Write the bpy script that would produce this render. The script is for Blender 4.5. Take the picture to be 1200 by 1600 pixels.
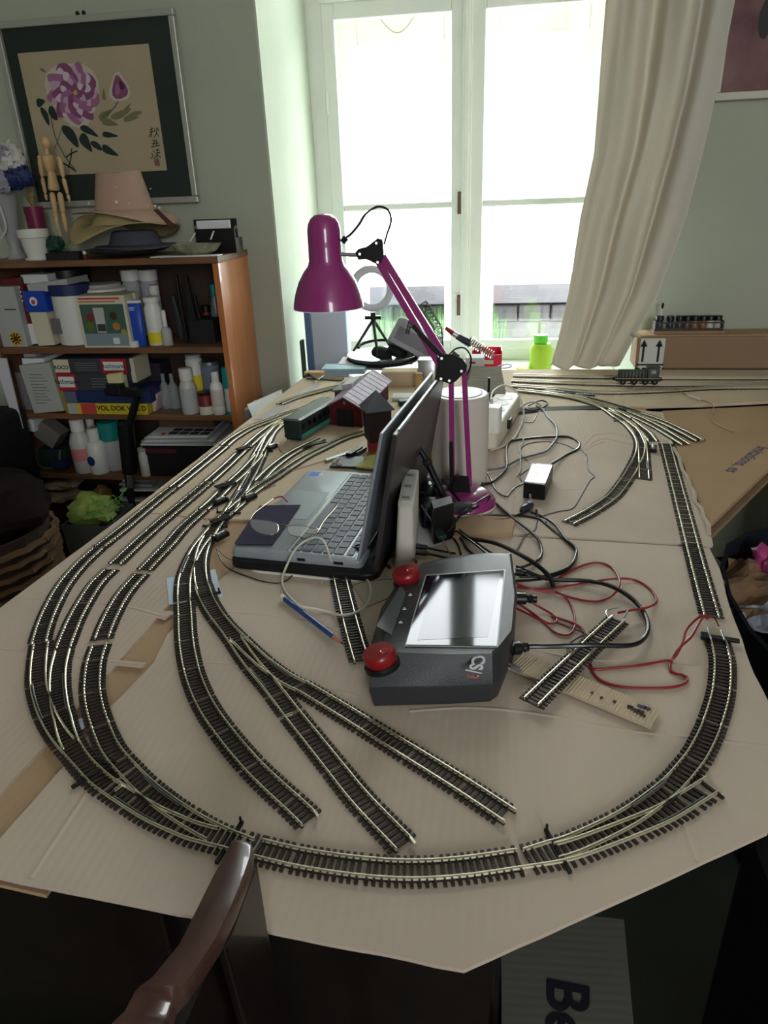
import bpy, math, random
import numpy as np
from mathutils import Vector, Matrix, noise as mnoise
random.seed(7)
for _o in list(bpy.data.objects): bpy.data.objects.remove(_o)
S = bpy.context.scene
COL = S.collection
# ---------------------------------------------------------------- camera
FPX = 1109.0
_D = Vector((96, 2450, 1109)).normalized()
_Y = Vector((188, -509, 1109)); _Y = (_Y - _D * _Y.dot(_D)).normalized()
_X = _D.cross(_Y).normalized()
if _X.x < 0: _X = -_X
CAM = Vector((0, 0, 1.25))
def w2(v):                       # camera axes (x right, y down, z ahead) to world
    return Vector((v.dot(_X), v.dot(_Y), -v.dot(_D)))
cd = bpy.data.cameras.new('camera'); cam = bpy.data.objects.new('camera', cd); COL.objects.link(cam)
cd.sensor_fit = 'VERTICAL'; cd.sensor_height = 36; cd.lens = FPX / 1600 * 36; cd.clip_start = .02; cd.clip_end = 200
r_, u_, b_ = w2(Vector((1, 0, 0))), w2(Vector((0, -1, 0))), w2(Vector((0, 0, -1)))
mw = Matrix((r_, u_, b_)).transposed().to_4x4(); mw.translation = CAM
cam.matrix_world = mw
S.camera = cam
def ray(px, py): return w2(Vector((px - 600, py - 800, FPX)))
def G(px, py, z=.75):            # a point of a horizontal surface
    r = ray(px, py); return CAM + r * ((z - CAM.z) / r.z)
def AY(px, py, y):               # a point of a plane parallel to the window wall
    r = ray(px, py); return CAM + r * (y / r.y)
# ---------------------------------------------------------------- light
def lin(c):
    return tuple(((x / 255) / 12.92 if x / 255 <= .04045 else ((x / 255 + .055) / 1.055) ** 2.4) for x in c) + (1,)
wd = bpy.data.worlds.new('overcast_sky'); S.world = wd; wd.use_nodes = True
bg = wd.node_tree.nodes['Background']; bg.inputs[0].default_value = (.95, .97, 1, 1); bg.inputs[1].default_value = 13.0
S.view_settings.view_transform = 'Standard'; S.view_settings.look = 'None'; S.view_settings.gamma = 1
S.view_settings.use_curve_mapping = False; S.view_settings.exposure = 0.52
def area(name, loc, target, sx, sy, power, color=(1, 1, 1)):
    ld = bpy.data.lights.new(name, 'AREA'); ld.shape = 'RECTANGLE'; ld.size = sx; ld.size_y = sy; ld.energy = power; ld.color = color
    o = bpy.data.objects.new(name, ld); COL.objects.link(o); o.location = loc
    o.rotation_euler = (Vector(target) - Vector(loc)).to_track_quat('-Z', 'Y').to_euler()
    return o
for _nm, _loc, _tg, _sx, _sy in (('window_portal', (-.14, 3.12, 1.66), (-.14, 1.0, 1.66), 1.05, 2.1), ('fill_opening_portal', (1.08, -2.5, 1.8), (1.08, 0, 1.8), .82, 1.2)):  # second portal guides sky fill through the added opening behind the camera
    _p = area(_nm, _loc, _tg, _sx, _sy, 1); _p.data.cycles.is_portal = True
try:
    S.cycles.max_bounces = 8; S.cycles.transparent_max_bounces = 12; S.cycles.use_denoising = True; S.cycles.caustics_reflective = False; S.cycles.caustics_refractive = False
except Exception: pass
# ---------------------------------------------------------------- materials
MATS = {}
def mat(name, c, rough=.55, metal=0, var=0, vs=8, bump=0, bs=60, coat=0, trans=0, alpha=1, emit=0, stretch=None, spec=.5, ior=1.45, c2=None):
    if name in MATS: return MATS[name]
    m = bpy.data.materials.new(name); m.use_nodes = True; n = m.node_tree.nodes; l = m.node_tree.links
    p = n['Principled BSDF']; col = lin(c)
    p.inputs['Base Color'].default_value = col; p.inputs['Roughness'].default_value = rough; p.inputs['Metallic'].default_value = metal
    p.inputs['Coat Weight'].default_value = coat; p.inputs['Transmission Weight'].default_value = trans; p.inputs['Alpha'].default_value = alpha
    p.inputs['IOR'].default_value = ior; p.inputs['Specular IOR Level'].default_value = spec
    if emit: p.inputs['Emission Color'].default_value = col; p.inputs['Emission Strength'].default_value = emit
    if var or bump:
        tc = n.new('ShaderNodeTexCoord'); mp = n.new('ShaderNodeMapping'); l.new(tc.outputs['Object'], mp.inputs[0])
        if stretch: mp.inputs['Scale'].default_value = stretch
    if var:
        t = n.new('ShaderNodeTexNoise'); t.inputs['Scale'].default_value = vs; t.inputs['Detail'].default_value = 5
        l.new(mp.outputs[0], t.inputs['Vector'])
        r = n.new('ShaderNodeValToRGB'); l.new(t.outputs[0], r.inputs[0])
        lo = tuple(x * (1 - var) for x in col[:3]) + (1,); hi = lin(c2) if c2 else tuple(min(1, x * (1 + var)) for x in col[:3]) + (1,)
        r.color_ramp.elements[0].color = lo; r.color_ramp.elements[0].position = .3
        r.color_ramp.elements[1].color = hi; r.color_ramp.elements[1].position = .7
        l.new(r.outputs[0], p.inputs['Base Color'])
    if bump:
        t = n.new('ShaderNodeTexNoise'); t.inputs['Scale'].default_value = bs; t.inputs['Detail'].default_value = 4
        l.new(mp.outputs[0], t.inputs['Vector'])
        b = n.new('ShaderNodeBump'); b.inputs['Strength'].default_value = bump; b.inputs['Distance'].default_value = .004
        l.new(t.outputs[0], b.inputs['Height']); l.new(b.outputs[0], p.inputs['Normal'])
    MATS[name] = m; return m
def cardboard(name, c, ang=0, amt=.14):
    if name in MATS: return MATS[name]
    m = mat(name, c, .82, var=.07, vs=5, spec=.25); n = m.node_tree.nodes; l = m.node_tree.links; p = n['Principled BSDF']
    tc = n.new('ShaderNodeTexCoord'); mp = n.new('ShaderNodeMapping'); mp.inputs['Rotation'].default_value = (0, 0, ang)
    l.new(tc.outputs['Object'], mp.inputs[0])
    w = n.new('ShaderNodeTexWave'); w.inputs['Scale'].default_value = 34; w.inputs['Distortion'].default_value = .4
    l.new(mp.outputs[0], w.inputs['Vector'])
    t = n.new('ShaderNodeTexNoise'); t.inputs['Scale'].default_value = 260; t.inputs['Detail'].default_value = 3; l.new(tc.outputs['Object'], t.inputs['Vector'])
    t2 = n.new('ShaderNodeTexNoise'); t2.inputs['Scale'].default_value = 7; t2.inputs['Detail'].default_value = 2; l.new(tc.outputs['Object'], t2.inputs['Vector'])
    a = n.new('ShaderNodeMath'); a.operation = 'MULTIPLY_ADD'; a.inputs[1].default_value = .5; l.new(t.outputs[0], a.inputs[0]); l.new(w.outputs[1], a.inputs[2])
    a2 = n.new('ShaderNodeMath'); a2.operation = 'MULTIPLY_ADD'; a2.inputs[1].default_value = 14; l.new(t2.outputs[0], a2.inputs[0]); l.new(a.outputs[0], a2.inputs[2])
    b = n.new('ShaderNodeBump'); b.inputs['Strength'].default_value = amt; b.inputs['Distance'].default_value = .0008
    l.new(a2.outputs[0], b.inputs['Height']); l.new(b.outputs[0], p.inputs['Normal'])
    return m
CB_A = cardboard('cardboard_pink_brown', (190, 172, 158), .06)
CB_B = cardboard('cardboard_light_brown', (196, 179, 164), 0)
CB_C = cardboard('cardboard_tan', (176, 146, 116), .5)
CB_D = cardboard('cardboard_carton_brown', (150, 122, 98), 1.57, .15)
CB_E = cardboard('cardboard_far_light', (207, 186, 162), .3, .15)
WALL = mat('pale_green_plaster', (176, 180, 163), .9, var=.05, vs=2.5, bump=.25, bs=45, spec=.2)
REV = mat('pale_green_reveal_plaster', (196, 203, 188), .85, var=.03, vs=3, bump=.2, bs=40, spec=.2)
WFRAME = mat('old_white_window_paint', (234, 236, 228), .4, var=.04, vs=6, bump=.1, bs=30)
WHITE = mat('white_plastic', (222, 220, 214), .4)
CREAM = mat('cream_plastic', (214, 208, 190), .45)
PAPER = mat('white_paper', (225, 226, 228), .8)
BLACK = mat('black_plastic', (16, 16, 18), .38)
MBLACK = mat('matte_black', (22, 22, 24), .75)
GREY = mat('grey_plastic', (110, 110, 112), .5)
DGREY = mat('dark_grey_plastic', (58, 60, 64), .45)
SILVER = mat('silver_metal', (190, 192, 195), .3, metal=.9)
CHROME = mat('polished_metal', (210, 210, 210), .12, metal=1)
BRASS = mat('brass_metal', (190, 165, 110), .3, metal=1)
RAIL = mat('nickel_silver_rail', (238, 231, 208), .33, metal=.88)
SLEEP = mat('dark_brown_sleeper_plastic', (50, 42, 38), .55, var=.15, vs=80)
MAG = mat('magenta_enamel', (146, 46, 114), .28, coat=.6)
RED = mat('red_plastic', (140, 20, 26), .32, coat=.15)
DRED = mat('dark_red_plastic', (120, 28, 30), .5)
NAVY = mat('navy_plastic', (28, 36, 84), .5)
BLUE = mat('blue_plastic', (30, 70, 175), .4)
TEAL = mat('teal_plastic', (20, 130, 125), .4)
YEL = mat('yellow_card', (228, 205, 40), .6)
GREEN = mat('dark_green_plastic', (25, 62, 48), .5)
WOODO = mat('orange_veneer', (190, 118, 72), .32, var=.16, vs=6, stretch=(1, 9, .6), coat=.35)
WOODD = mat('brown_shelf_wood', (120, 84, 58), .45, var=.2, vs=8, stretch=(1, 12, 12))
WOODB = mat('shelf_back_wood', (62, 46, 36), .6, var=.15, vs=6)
BEECH = mat('pale_beech_wood', (205, 170, 125), .5, var=.08, vs=20, stretch=(6, 6, 1))
MAHOG = mat('dark_mahogany', (20, 11, 10), .35, var=.25, vs=10, stretch=(3, 12, 3), coat=.2)
CHAIRW = mat('polished_brown_chair_wood', (72, 48, 42), .3, var=.25, vs=14, stretch=(6, 1, 6), coat=.35)
EBONY = mat('black_lacquered_wood', (14, 13, 15), .3, coat=.5)
# ---------------------------------------------------------------- mesh building
WLOC = {}
class MB:
    def __init__(s): s.v = []; s.f = []
    def add(s, vs, fs):
        k = len(s.v); s.v += [Vector(p) for p in vs]; s.f += [tuple(i + k for i in f) for f in fs]; return s
    def hexa(s, p):              # 8 points: bottom ring 4, top ring 4 (counter-clockwise from above)
        return s.add(p, [(3, 2, 1, 0), (4, 5, 6, 7), (0, 1, 5, 4), (1, 2, 6, 5), (2, 3, 7, 6), (3, 0, 4, 7)])
    def box(s, c, d, R=None):
        h = [x / 2 for x in d]; c = Vector(c)
        q = [(-h[0], -h[1], -h[2]), (h[0], -h[1], -h[2]), (h[0], h[1], -h[2]), (-h[0], h[1], -h[2])]
        q = [Vector(a) for a in q] + [Vector((a[0], a[1], h[2])) for a in q]
        if R is not None: q = [R @ a for a in q]
        return s.hexa([c + a for a in q])
    def rbox(s, c, d, r=.004, R=None, n=3):   # box with rounded vertical corners and a softened top
        hx, hy, hz = [x / 2 for x in d]; r = min(r, hx * .98, hy * .98); pts = []
        for (sx, sy, a0) in ((1, 1, 0), (-1, 1, 90), (-1, -1, 180), (1, -1, 270)):
            for k in range(n + 1):
                a = math.radians(a0 + 90 * k / n); pts.append((sx * (hx - r) + r * math.cos(a), sy * (hy - r) + r * math.sin(a)))
        e = min(r * .5, hz * .5)
        def sc(p, k): return (p[0] * (1 - k / hx), p[1] * (1 - k / hy))
        rings = [[(*p, -hz) for p in pts], [(*p, hz - e) for p in pts], [(*sc(p, e * .4), hz - e * .3) for p in pts], [(*sc(p, e), hz) for p in pts]]
        rings = [[Vector(p) for p in g] for g in rings]
        if R is not None: rings = [[R @ p for p in g] for g in rings]
        return s.loft([[Vector(c) + p for p in g] for g in rings])
    def loft(s, rings, caps=True, closed=True):
        n = len(rings[0]); k = len(s.v)
        for g in rings: s.v += [Vector(p) for p in g]
        for i in range(len(rings) - 1):
            for j in range(n if closed else n - 1):
                a = k + i * n + j; b = k + i * n + (j + 1) % n
                s.f.append((a, b, b + n, a + n))
        if caps:
            s.f.append(tuple(k + j for j in reversed(range(n)))); s.f.append(tuple(k + (len(rings) - 1) * n + j for j in range(n)))
        return s
    def prism(s, poly, z0, z1):
        return s.loft([[(p[0], p[1], z0) for p in poly], [(p[0], p[1], z1) for p in poly]])
    def cyl(s, p0, p1, r0, r1=None, n=16, caps=True):
        r1 = r0 if r1 is None else r1; p0 = Vector(p0); p1 = Vector(p1); a = (p1 - p0).normalized()
        u = a.orthogonal().normalized(); v = a.cross(u)
        ring = lambda p, r: [p + (u * math.cos(t) + v * math.sin(t)) * r for t in [2 * math.pi * i / n for i in range(n)]]
        return s.loft([ring(p0, r0), ring(p1, r1)], caps)
    def lathe(s, prof, c, n=20, R=None, sx=1, sy=1, caps=True):
        rings = []
        for r, z in prof:
            g = [Vector((r * sx * math.cos(2 * math.pi * i / n), r * sy * math.sin(2 * math.pi * i / n), z)) for i in range(n)]
            if R is not None: g = [R @ p for p in g]
            rings.append([Vector(c) + p for p in g])
        return s.loft(rings, caps)
    def ball(s, c, r, n=10, m=6, sz=1):
        return s.lathe([(max(r * math.sin(math.pi * i / m), r * .02), -r * sz * math.cos(math.pi * i / m)) for i in range(m + 1)], c, n)
    def tube(s, pts, r, n=8, taper=None):
        pts = [Vector(p) for p in pts]; rings = []; u = None
        for i, p in enumerate(pts):
            t = (pts[min(i + 1, len(pts) - 1)] - pts[max(i - 1, 0)]).normalized()
            if u is None: u = t.orthogonal().normalized()
            u = (u - t * u.dot(t)).normalized(); v = t.cross(u)
            rr = r if taper is None else r * (1 + (taper - 1) * i / (len(pts) - 1))
            rings.append([p + (u * math.cos(a) + v * math.sin(a)) * rr for a in [2 * math.pi * k / n for k in range(n)]])
        return s.loft(rings)
    def build(s, name, m, parent=None, smooth=False, bevel=0):
        me = bpy.data.meshes.new(name); o = bpy.data.objects.new(name, me); COL.objects.link(o)
        vs = s.v
        if parent is not None:
            w = WLOC[parent.name]; o.parent = parent; vs = [p - w for p in vs]; WLOC[o.name] = w.copy()
        else:
            xs = [p.x for p in vs]; ys = [p.y for p in vs]; zs = [p.z for p in vs]
            w = Vector(((min(xs) + max(xs)) / 2, (min(ys) + max(ys)) / 2, min(zs))); o.location = w; vs = [p - w for p in vs]; WLOC[o.name] = w
        me.from_pydata([tuple(p) for p in vs], [], s.f); me.materials.append(m)
        me.validate(); me.update()
        if smooth:
            try: me.shade_smooth(); me.set_sharp_from_angle(angle=math.radians(smooth if smooth > 1 else 40))
            except Exception: pass
        if bevel:
            b = o.modifiers.new('bevel', 'BEVEL'); b.width = bevel; b.segments = 2; b.limit_method = 'ANGLE'; b.angle_limit = .6
        return o
def tag(o, label=None, cat=None, group=None, kind=None):
    if label: o['label'] = label
    if cat: o['category'] = cat
    if group: o['group'] = group
    if kind: o['kind'] = kind
    return o
def thing(name, label, cat, loc, group=None):
    o = bpy.data.objects.new(name, None); COL.objects.link(o); o.location = loc; o.empty_display_size = .02
    WLOC[o.name] = Vector(loc); return tag(o, label, cat, group)
def struct(name, mb, m, parent=None, **k):
    o = mb.build(name, m, parent, **k)
    if parent is None: o['kind'] = 'structure'
    return o
def spline(pts, step=.01):
    P = [Vector(p) for p in pts]; P = [P[0] * 2 - P[1]] + P + [P[-1] * 2 - P[-2]]; out = []
    for i in range(1, len(P) - 2):
        p0, p1, p2, p3 = P[i - 1:i + 3]
        for k in range(16):
            t = k / 16
            out.append(.5 * ((2 * p1) + (p2 - p0) * t + (2 * p0 - 5 * p1 + 4 * p2 - p3) * t * t + (3 * p1 - p0 - 3 * p2 + p3) * t ** 3))
    out.append(P[-2])
    d = [0]
    for a, b in zip(out, out[1:]): d.append(d[-1] + (b - a).length)
    n = max(2, int(round(d[-1] / step))); res = []; j = 0
    for k in range(n + 1):
        x = d[-1] * k / n
        while j < len(d) - 2 and d[j + 1] < x: j += 1
        q = (x - d[j]) / max(1e-9, d[j + 1] - d[j]); res.append(out[j].lerp(out[j + 1], min(1, max(0, q))))
    return res
def text(name, s, size, M4, m, parent, depth=.0003, bold=False):
    cu = bpy.data.curves.new(name, 'FONT'); cu.body = s; cu.size = size; cu.extrude = depth; cu.align_x = 'CENTER'; cu.align_y = 'CENTER'
    if bold: cu.offset = size * .02
    o = bpy.data.objects.new(name, cu); COL.objects.link(o)
    me = bpy.data.meshes.new_from_object(o.evaluated_get(bpy.context.evaluated_depsgraph_get())); bpy.data.objects.remove(o)
    mb = MB(); mb.add([M4 @ v.co for v in me.vertices], [tuple(p.vertices) for p in me.polygons])
    return mb.build(name, m, parent)
def RZ(d): return Matrix.Rotation(math.radians(d), 3, 'Z')
def frame(c, x, y):              # 4x4 with origin c, local x and y along the given directions
    x = Vector(x).normalized(); z = x.cross(Vector(y)).normalized(); y = z.cross(x)
    m = Matrix((x, y, z)).transposed().to_4x4(); m.translation = Vector(c); return m
# ================================================================ the room
YW, YN = 2.26, 2.85            # face of the window wall, face of the window in its niche
NX0, NX1 = -.693, .42
mb = MB(); mb.box((-.3, .6, -.02), (4.6, 6.2, .04)); struct('floor', mb, mat('grey_green_floor', (84, 86, 76), .6, var=.15, vs=3))
mb = MB(); mb.box((-.3, .6, 3.02), (4.6, 6.2, .04)); struct('ceiling', mb, mat('white_ceiling', (215, 215, 205), .9))
mb = MB(); mb.box((-2.52, .6, 1.5), (.04, 6.2, 3)); struct('wall_left', mb, WALL)
mb = MB(); mb.box((1.92, .6, 1.5), (.04, 6.2, 3)); struct('wall_right', mb, WALL)
# back wall with an unseen opening added to let in fill light
mb = MB(); mb.box((-.91, -2.52, 1.5), (3.18, .04, 3)); mb.box((1.69, -2.52, 1.5), (.42, .04, 3)); mb.box((1.08, -2.52, .6), (.8, .04, 1.2)); mb.box((1.08, -2.52, 2.7), (.8, .04, .6))
struct('wall_back', mb, WALL)
mb = MB(); mb.box(((-2.5 + NX0) / 2, (YW + 3.1) / 2, 1.5), (NX0 + 2.5, 3.1 - YW, 3)); mb.box((NX0 + .02, (YW+3.1)/2, 1.5), (.001, .001, .001))
struct('wall_front', mb, WALL)
mb = MB(); mb.box(((NX1 + 1.9) / 2, (YW + 3.1) / 2, 1.5), (1.9 - NX1, 3.1 - YW, 3)); struct('wall_front_right', mb, WALL)
# plaster skins of the two reveals, the parapet below and the head above the window
mb = MB(); mb.box((NX0 + .003, (YW + 3.1) / 2, 1.5), (.006, 3.1 - YW - .002, 3)); struct('trim_1', mb, REV)
mb = MB(); mb.box((NX1 - .003, (YW + 3.1) / 2, 1.5), (.006, 3.1 - YW - .002, 3)); struct('trim_2', mb, REV)
mb = MB(); mb.box(((NX0 + NX1) / 2, (YW + 3.1) / 2, .3), (NX1 - NX0, 3.1 - YW, .6)); struct('wall_parapet', mb, WALL)
mb = MB(); mb.box(((NX0 + NX1) / 2, (YW + 3.1) / 2, 2.85), (NX1 - NX0, 3.1 - YW, .3)); struct('wall_lintel', mb, REV)
mb = MB(); mb.box(((NX0 + NX1) / 2, 2.52, .615), (NX1 - NX0 - .012, .66, .03)); struct('trim_3', mb, WFRAME, bevel=.004)
# the double casement window: inner pair and outer pair of sashes, a wide box frame between
XM = -.147
win = thing('window_1', None, None, (XM, YN, .63)); win['kind'] = 'structure'
mb = MB()
mb.box((NX0 + .035, YN, 1.66), (.07, .05, 2.06)); mb.box((NX1 - .035, YN, 1.66), (.07, .05, 2.06)); mb.box(((NX0 + NX1) / 2, YN, .655), (NX1 - NX0 - .14, .05, .05))
mb.box(((NX0 + NX1) / 2, YN - .012, 1.865), (NX1 - NX0 - .12, .08, .07)); mb.box(((NX0 + NX1) / 2, YN - .03, 1.905), (NX1 - NX0 - .12, .07, .02))
mb.box(((NX0 + NX1) / 2, YN, 2.66), (NX1 - NX0 - .14, .05, .06))
mb.build('window_frame', WFRAME, win, bevel=.003)
mb = MB(); mb.box((NX0 + .03, YN + .12, 1.66), (.06, .2, 2.06)); mb.box((NX1 - .03, YN + .12, 1.66), (.06, .2, 2.06)); mb.box(((NX0 + NX1) / 2, YN + .11, .615), (NX1 - NX0 - .12, .17, .03)); mb.box(((NX0 + NX1) / 2, YN + .12, 1.9), (NX1 - NX0 - .12, .19, .03))
mb.build('frame_lining', WFRAME, win)
GLASS = bpy.data.materials.new('window_glass'); GLASS.use_nodes = True
_n = GLASS.node_tree.nodes; _l = GLASS.node_tree.links; _n.remove(_n['Principled BSDF'])
_t = _n.new('ShaderNodeBsdfTransparent'); _t.inputs[0].default_value = (.96, .98, .97, 1); _g = _n.new('ShaderNodeBsdfGlossy'); _g.inputs['Roughness'].default_value = .02
_m = _n.new('ShaderNodeMixShader'); _m.inputs[0].default_value = .05; _l.new(_t.outputs[0], _m.inputs[1]); _l.new(_g.outputs[0], _m.inputs[2]); _l.new(_m.outputs[0], _n['Material Output'].inputs[0])
def sash(x0, x1, y, z0, z1, st, bot, top, bar=None, barh=.022):
    f = MB(); d = .038
    f.box((x0 + st / 2, y, (z0 + z1) / 2), (st, d, z1 - z0)); f.box((x1 - st / 2, y, (z0 + z1) / 2), (st, d, z1 - z0))
    f.box(((x0 + x1) / 2, y, z0 + bot / 2), (x1 - x0 - 2 * st, d, bot)); f.box(((x0 + x1) / 2, y, z1 - top / 2), (x1 - x0 - 2 * st, d, top))
    s_ = f.build('sash', WFRAME, win, bevel=.004)
    g = MB()
    if bar:
        b = MB(); b.box(((x0 + x1) / 2, y, bar), (x1 - x0 - 2 * st, .03, barh)); b.build('glazing_bar', WFRAME, s_, bevel=.004)
        for a, c in ((z0 + bot, bar - barh / 2), (bar + barh / 2, z1 - top)):
            g = MB(); g.box(((x0 + x1) / 2, y, (a + c) / 2), (x1 - x0 - 2 * st, .003, c - a)); g.build('pane', GLASS, s_)
    else:
        g.box(((x0 + x1) / 2, y, (z0 + bot + z1 - top) / 2), (x1 - x0 - 2 * st, .003, z1 - z0 - bot - top)); g.build('pane', GLASS, s_)
    return s_
YO = YN + .22
BZ = 1.197 + (1.197 - 1.25) * .1 / 2.75
sash(NX0 + .06, XM + .002, YN - .012, .672, 1.832, .045, .035, .05, bar=BZ)
sash(XM + .026, NX1 - .06, YN - .012, .672, 1.832, .045, .035, .05, bar=BZ)
sash(NX0 + .055, XM + .0, YO, .606, 1.86, .085, .05, .12, bar=None)
sash(XM + .03, NX1 - .055, YO, .606, 1.86, .085, .05, .12, bar=None)
sash(NX0 + .06, XM + .002, YN - .012, 1.92, 2.63, .045, .05, .05); sash(XM + .026, NX1 - .06, YN - .012, 1.92, 2.63, .045, .05, .05)
mb = MB(); mb.box((XM + .012, YN - .038, 1.26), (.034, .02, 1.18)); mb.box((XM + .012, YN - .052, 1.26), (.016, .012, 1.18)); mb.box((XM + .012, YN - .04, 2.27), (.03, .02, .72))
mb.build('meeting_stile', WFRAME, win, bevel=.003)
for z in (1.2, .84):
    mb = MB(); mb.box((XM - .012, YN - .035, z), (.013, .01, .075)); k = mb.build('lock_plate', mat('worn_brown_metal', (110, 90, 70), .5, metal=.5), win, bevel=.001); tag(k, 'worn brown metal lock plate')
for z in (1.5, 1.02, .86):
    mb = MB(); mb.cyl((NX0 + .066, YN - .033, z), (NX0 + .066, YN - .033, z + .075), .006); mb.build('hinge', WFRAME, win)
mb = MB(); mb.tube([(x, YN + .04, 1.79 - .045 * math.sin(math.pi * (x + .44) / .12)) for x in [-.44 + .12 * k / 12 for k in range(13)]], .002, 6); mb.build('sash_cord', mat('string', (190, 180, 160), .8), win)
# outside: retaining wall of stone blocks with grass on it and a light terrace
STN = mat('grey_stone', (84, 79, 83), .95, var=.3, vs=9, bump=.5, bs=30)
ow = MB(); ow.box((-.3, 7.3, -.2), (9, .5, 1.0)); ow = struct('wall_garden', ow, mat('pale_mortar', (62, 58, 58), .95))
cap = MB(); cap.box((-.3, 7.1, .36), (9, .7, .16)); struct('trim_4', cap, mat('wall_coping', (74, 71, 76), .95, var=.15, vs=3))
sm = None
rnd = random.Random(3)
for row in range(6):
    x = -3.2 + rnd.random() * .2
    while x < 2.4:
        w = .25 + rnd.random() * .28
        if sm is None:
            sm = MB(); sm.rbox((0, 0, 0), (1, .08, .145), .03); so = sm.build('stone', STN, ow); smesh = so.data
            so.location = (0, 0, 0); base = WLOC[ow.name]
            for v in smesh.vertices: v.co += base
        o = so if row == 0 and x < -2.9 else bpy.data.objects.new('stone', smesh)
        if o is not so: COL.objects.link(o); o.parent = ow
        p = Vector((x + w / 2, 7.03, -.62 + row * .155)) - base
        o.location = p; o.scale = (w - .012, 1 + rnd.random() * .5, 1); x += w
gr = MB()
for k in range(6000):
    x = rnd.uniform(-3, .0) if k < 4200 else rnd.uniform(-3.2, 2.6); y = rnd.uniform(6.25, 6.85) ; z = -.6
    h = rnd.uniform(.3, .9) * (1 if x < .1 else .35); a = rnd.uniform(0, 6.28); dx, dy = math.cos(a) * .06, math.sin(a) * .06
    l = Vector((rnd.uniform(-.1, .1), rnd.uniform(-.1, .1), h))
    gr.add([(x, y, z), (x + dx, y + dy, z), Vector((x + dx / 2, y, z)) + l], [(0, 1, 2)])
tag(gr.build('grass', mat('green_grass', (56, 92, 38), .8, var=.4, vs=2)), 'green grass growing along the garden wall outside the window', 'grass', kind='stuff')
mb = MB(); mb.box((-.3, 5.2, -.65), (12, 4.2, .1)); struct('ground', mb, mat('pale_terrace', (215, 213, 208), .9, var=.05, vs=2))
# ================================================================ table and cardboard
TZ = .742
tb = thing('table', 'large dark lacquered table buried under cardboard sheets and model tracks', 'table', (-.2, 1.2, 0))
def trap(x0, x1, y0, y1, x2, z0, z1, nm, m, bv=0): mb = MB(); mb.prism([(x0, y0), (x1, y0), (x1, y1), (x2, y1)], z0, z1); return mb.build(nm, m, tb, bevel=bv)
trap(-.70, .06, .41, 2.09, -.575, TZ - .028, TZ - .001, 'table_top', EBONY, .006)
trap(-.69, .05, .42, 2.08, -.57, TZ - .040, TZ - .028, 'edge_moulding', EBONY, .004)
trap(-.68, .04, .45, 2.05, -.565, TZ - .070, TZ - .040, 'apron_moulding', EBONY, .006)
for x in (-.49, -.14):
    mb = MB(); mb.box((x, .475, .36), (.31, .02, .56)); mb.build('front_panel', MAHOG, tb, bevel=.004)
trap(-.66, .02, .48, 2.02, -.56, .03, TZ - .070, 'body', EBONY)
trap(-.67, .03, .46, 2.03, -.57, .0, .06, 'plinth', EBONY)
mb = MB(); mb.box((.65, 1.93, TZ - .028), (.9, .36, .025)); wt = thing('side_table', 'low table against the wall carrying the long run of tracks to the right', 'table', (.55, 1.92, 0))
mb.build('table_top', MAHOG, wt)
for x, y in ((.26, 1.8), (1.05, 1.8), (.26, 2.06), (1.05, 2.06)):
    mb = MB(); mb.box((x, y, .35), (.04, .04, .7)); mb.build('leg', MAHOG, wt)
def P(pts, z=.75): return [tuple(G(x, y, z)[:2]) for x, y in pts]
def wob(poly, amp=.0016, step=.02):          # a hand-cut edge
    out = []
    for i, p in enumerate(poly):
        q = poly[(i + 1) % len(poly)]; L = math.hypot(q[0] - p[0], q[1] - p[1]); n = max(1, int(L / step))
        for k in range(n):
            t = k / n; x = p[0] + (q[0] - p[0]) * t; y = p[1] + (q[1] - p[1]) * t
            d = mnoise.noise(Vector((x * 60, y * 60, 0))) * amp if k else 0
            out.append((x + d, y + d))
    return out
def sheet(name, label, poly, z0, z1, m, creases=()):
    mb = MB(); p = wob(poly)
    a = sum(p[i][0] * p[(i + 1) % len(p)][1] - p[(i + 1) % len(p)][0] * p[i][1] for i in range(len(p)))
    if a < 0: p = p[::-1]
    mb.prism(p, z0, z1); o = mb.build(name, m); tag(o, label, 'cardboard')
    for c in creases:
        c = [G(x, y, z1) for x, y in c]; mm = MB(); pts = spline(c, .02); rings = []
        for i, q in enumerate(pts):
            t = (pts[min(i + 1, len(pts) - 1)] - pts[max(0, i - 1)]).normalized(); nn = Vector((-t.y, t.x, 0))
            h = .0007 + .0003 * mnoise.noise(q * 40)
            rings.append([q + nn * .006 - Vector((0, 0, .0002)), q + nn * .0012 + Vector((0, 0, h)), q - nn * .0008 + Vector((0, 0, .0001)), q - nn * .005 - Vector((0, 0, .0002))])
        mm.loft(rings, False, False); mm.build('crease', m, o)
    return o
sheet('cardboard_sheet', 'tan cardboard sheet at the very bottom, showing in the diagonal gap', [(-.69, .386), (-.02, .34), (.21, .485), (.3, .9), (.34, 1.3), (.36, 1.9), (-.575, 2.03)], .742, .746, CB_C)
sheet('cardboard_sheet', 'cardboard sheet on the left under the three curved tracks, cut diagonally', [(-.705, .43)] + P([(0, 1240), (70, 1163), (265, 943), (300, 905), (345, 815), (204, 798)]) + [tuple(G(0, 950, .75)[:2])], .746, .75, CB_A,
      [[(25, 934), (100, 940), (190, 948), (262, 966)], [(0, 1015), (60, 1021), (112, 1027), (165, 1034), (225, 1040)]])
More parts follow.
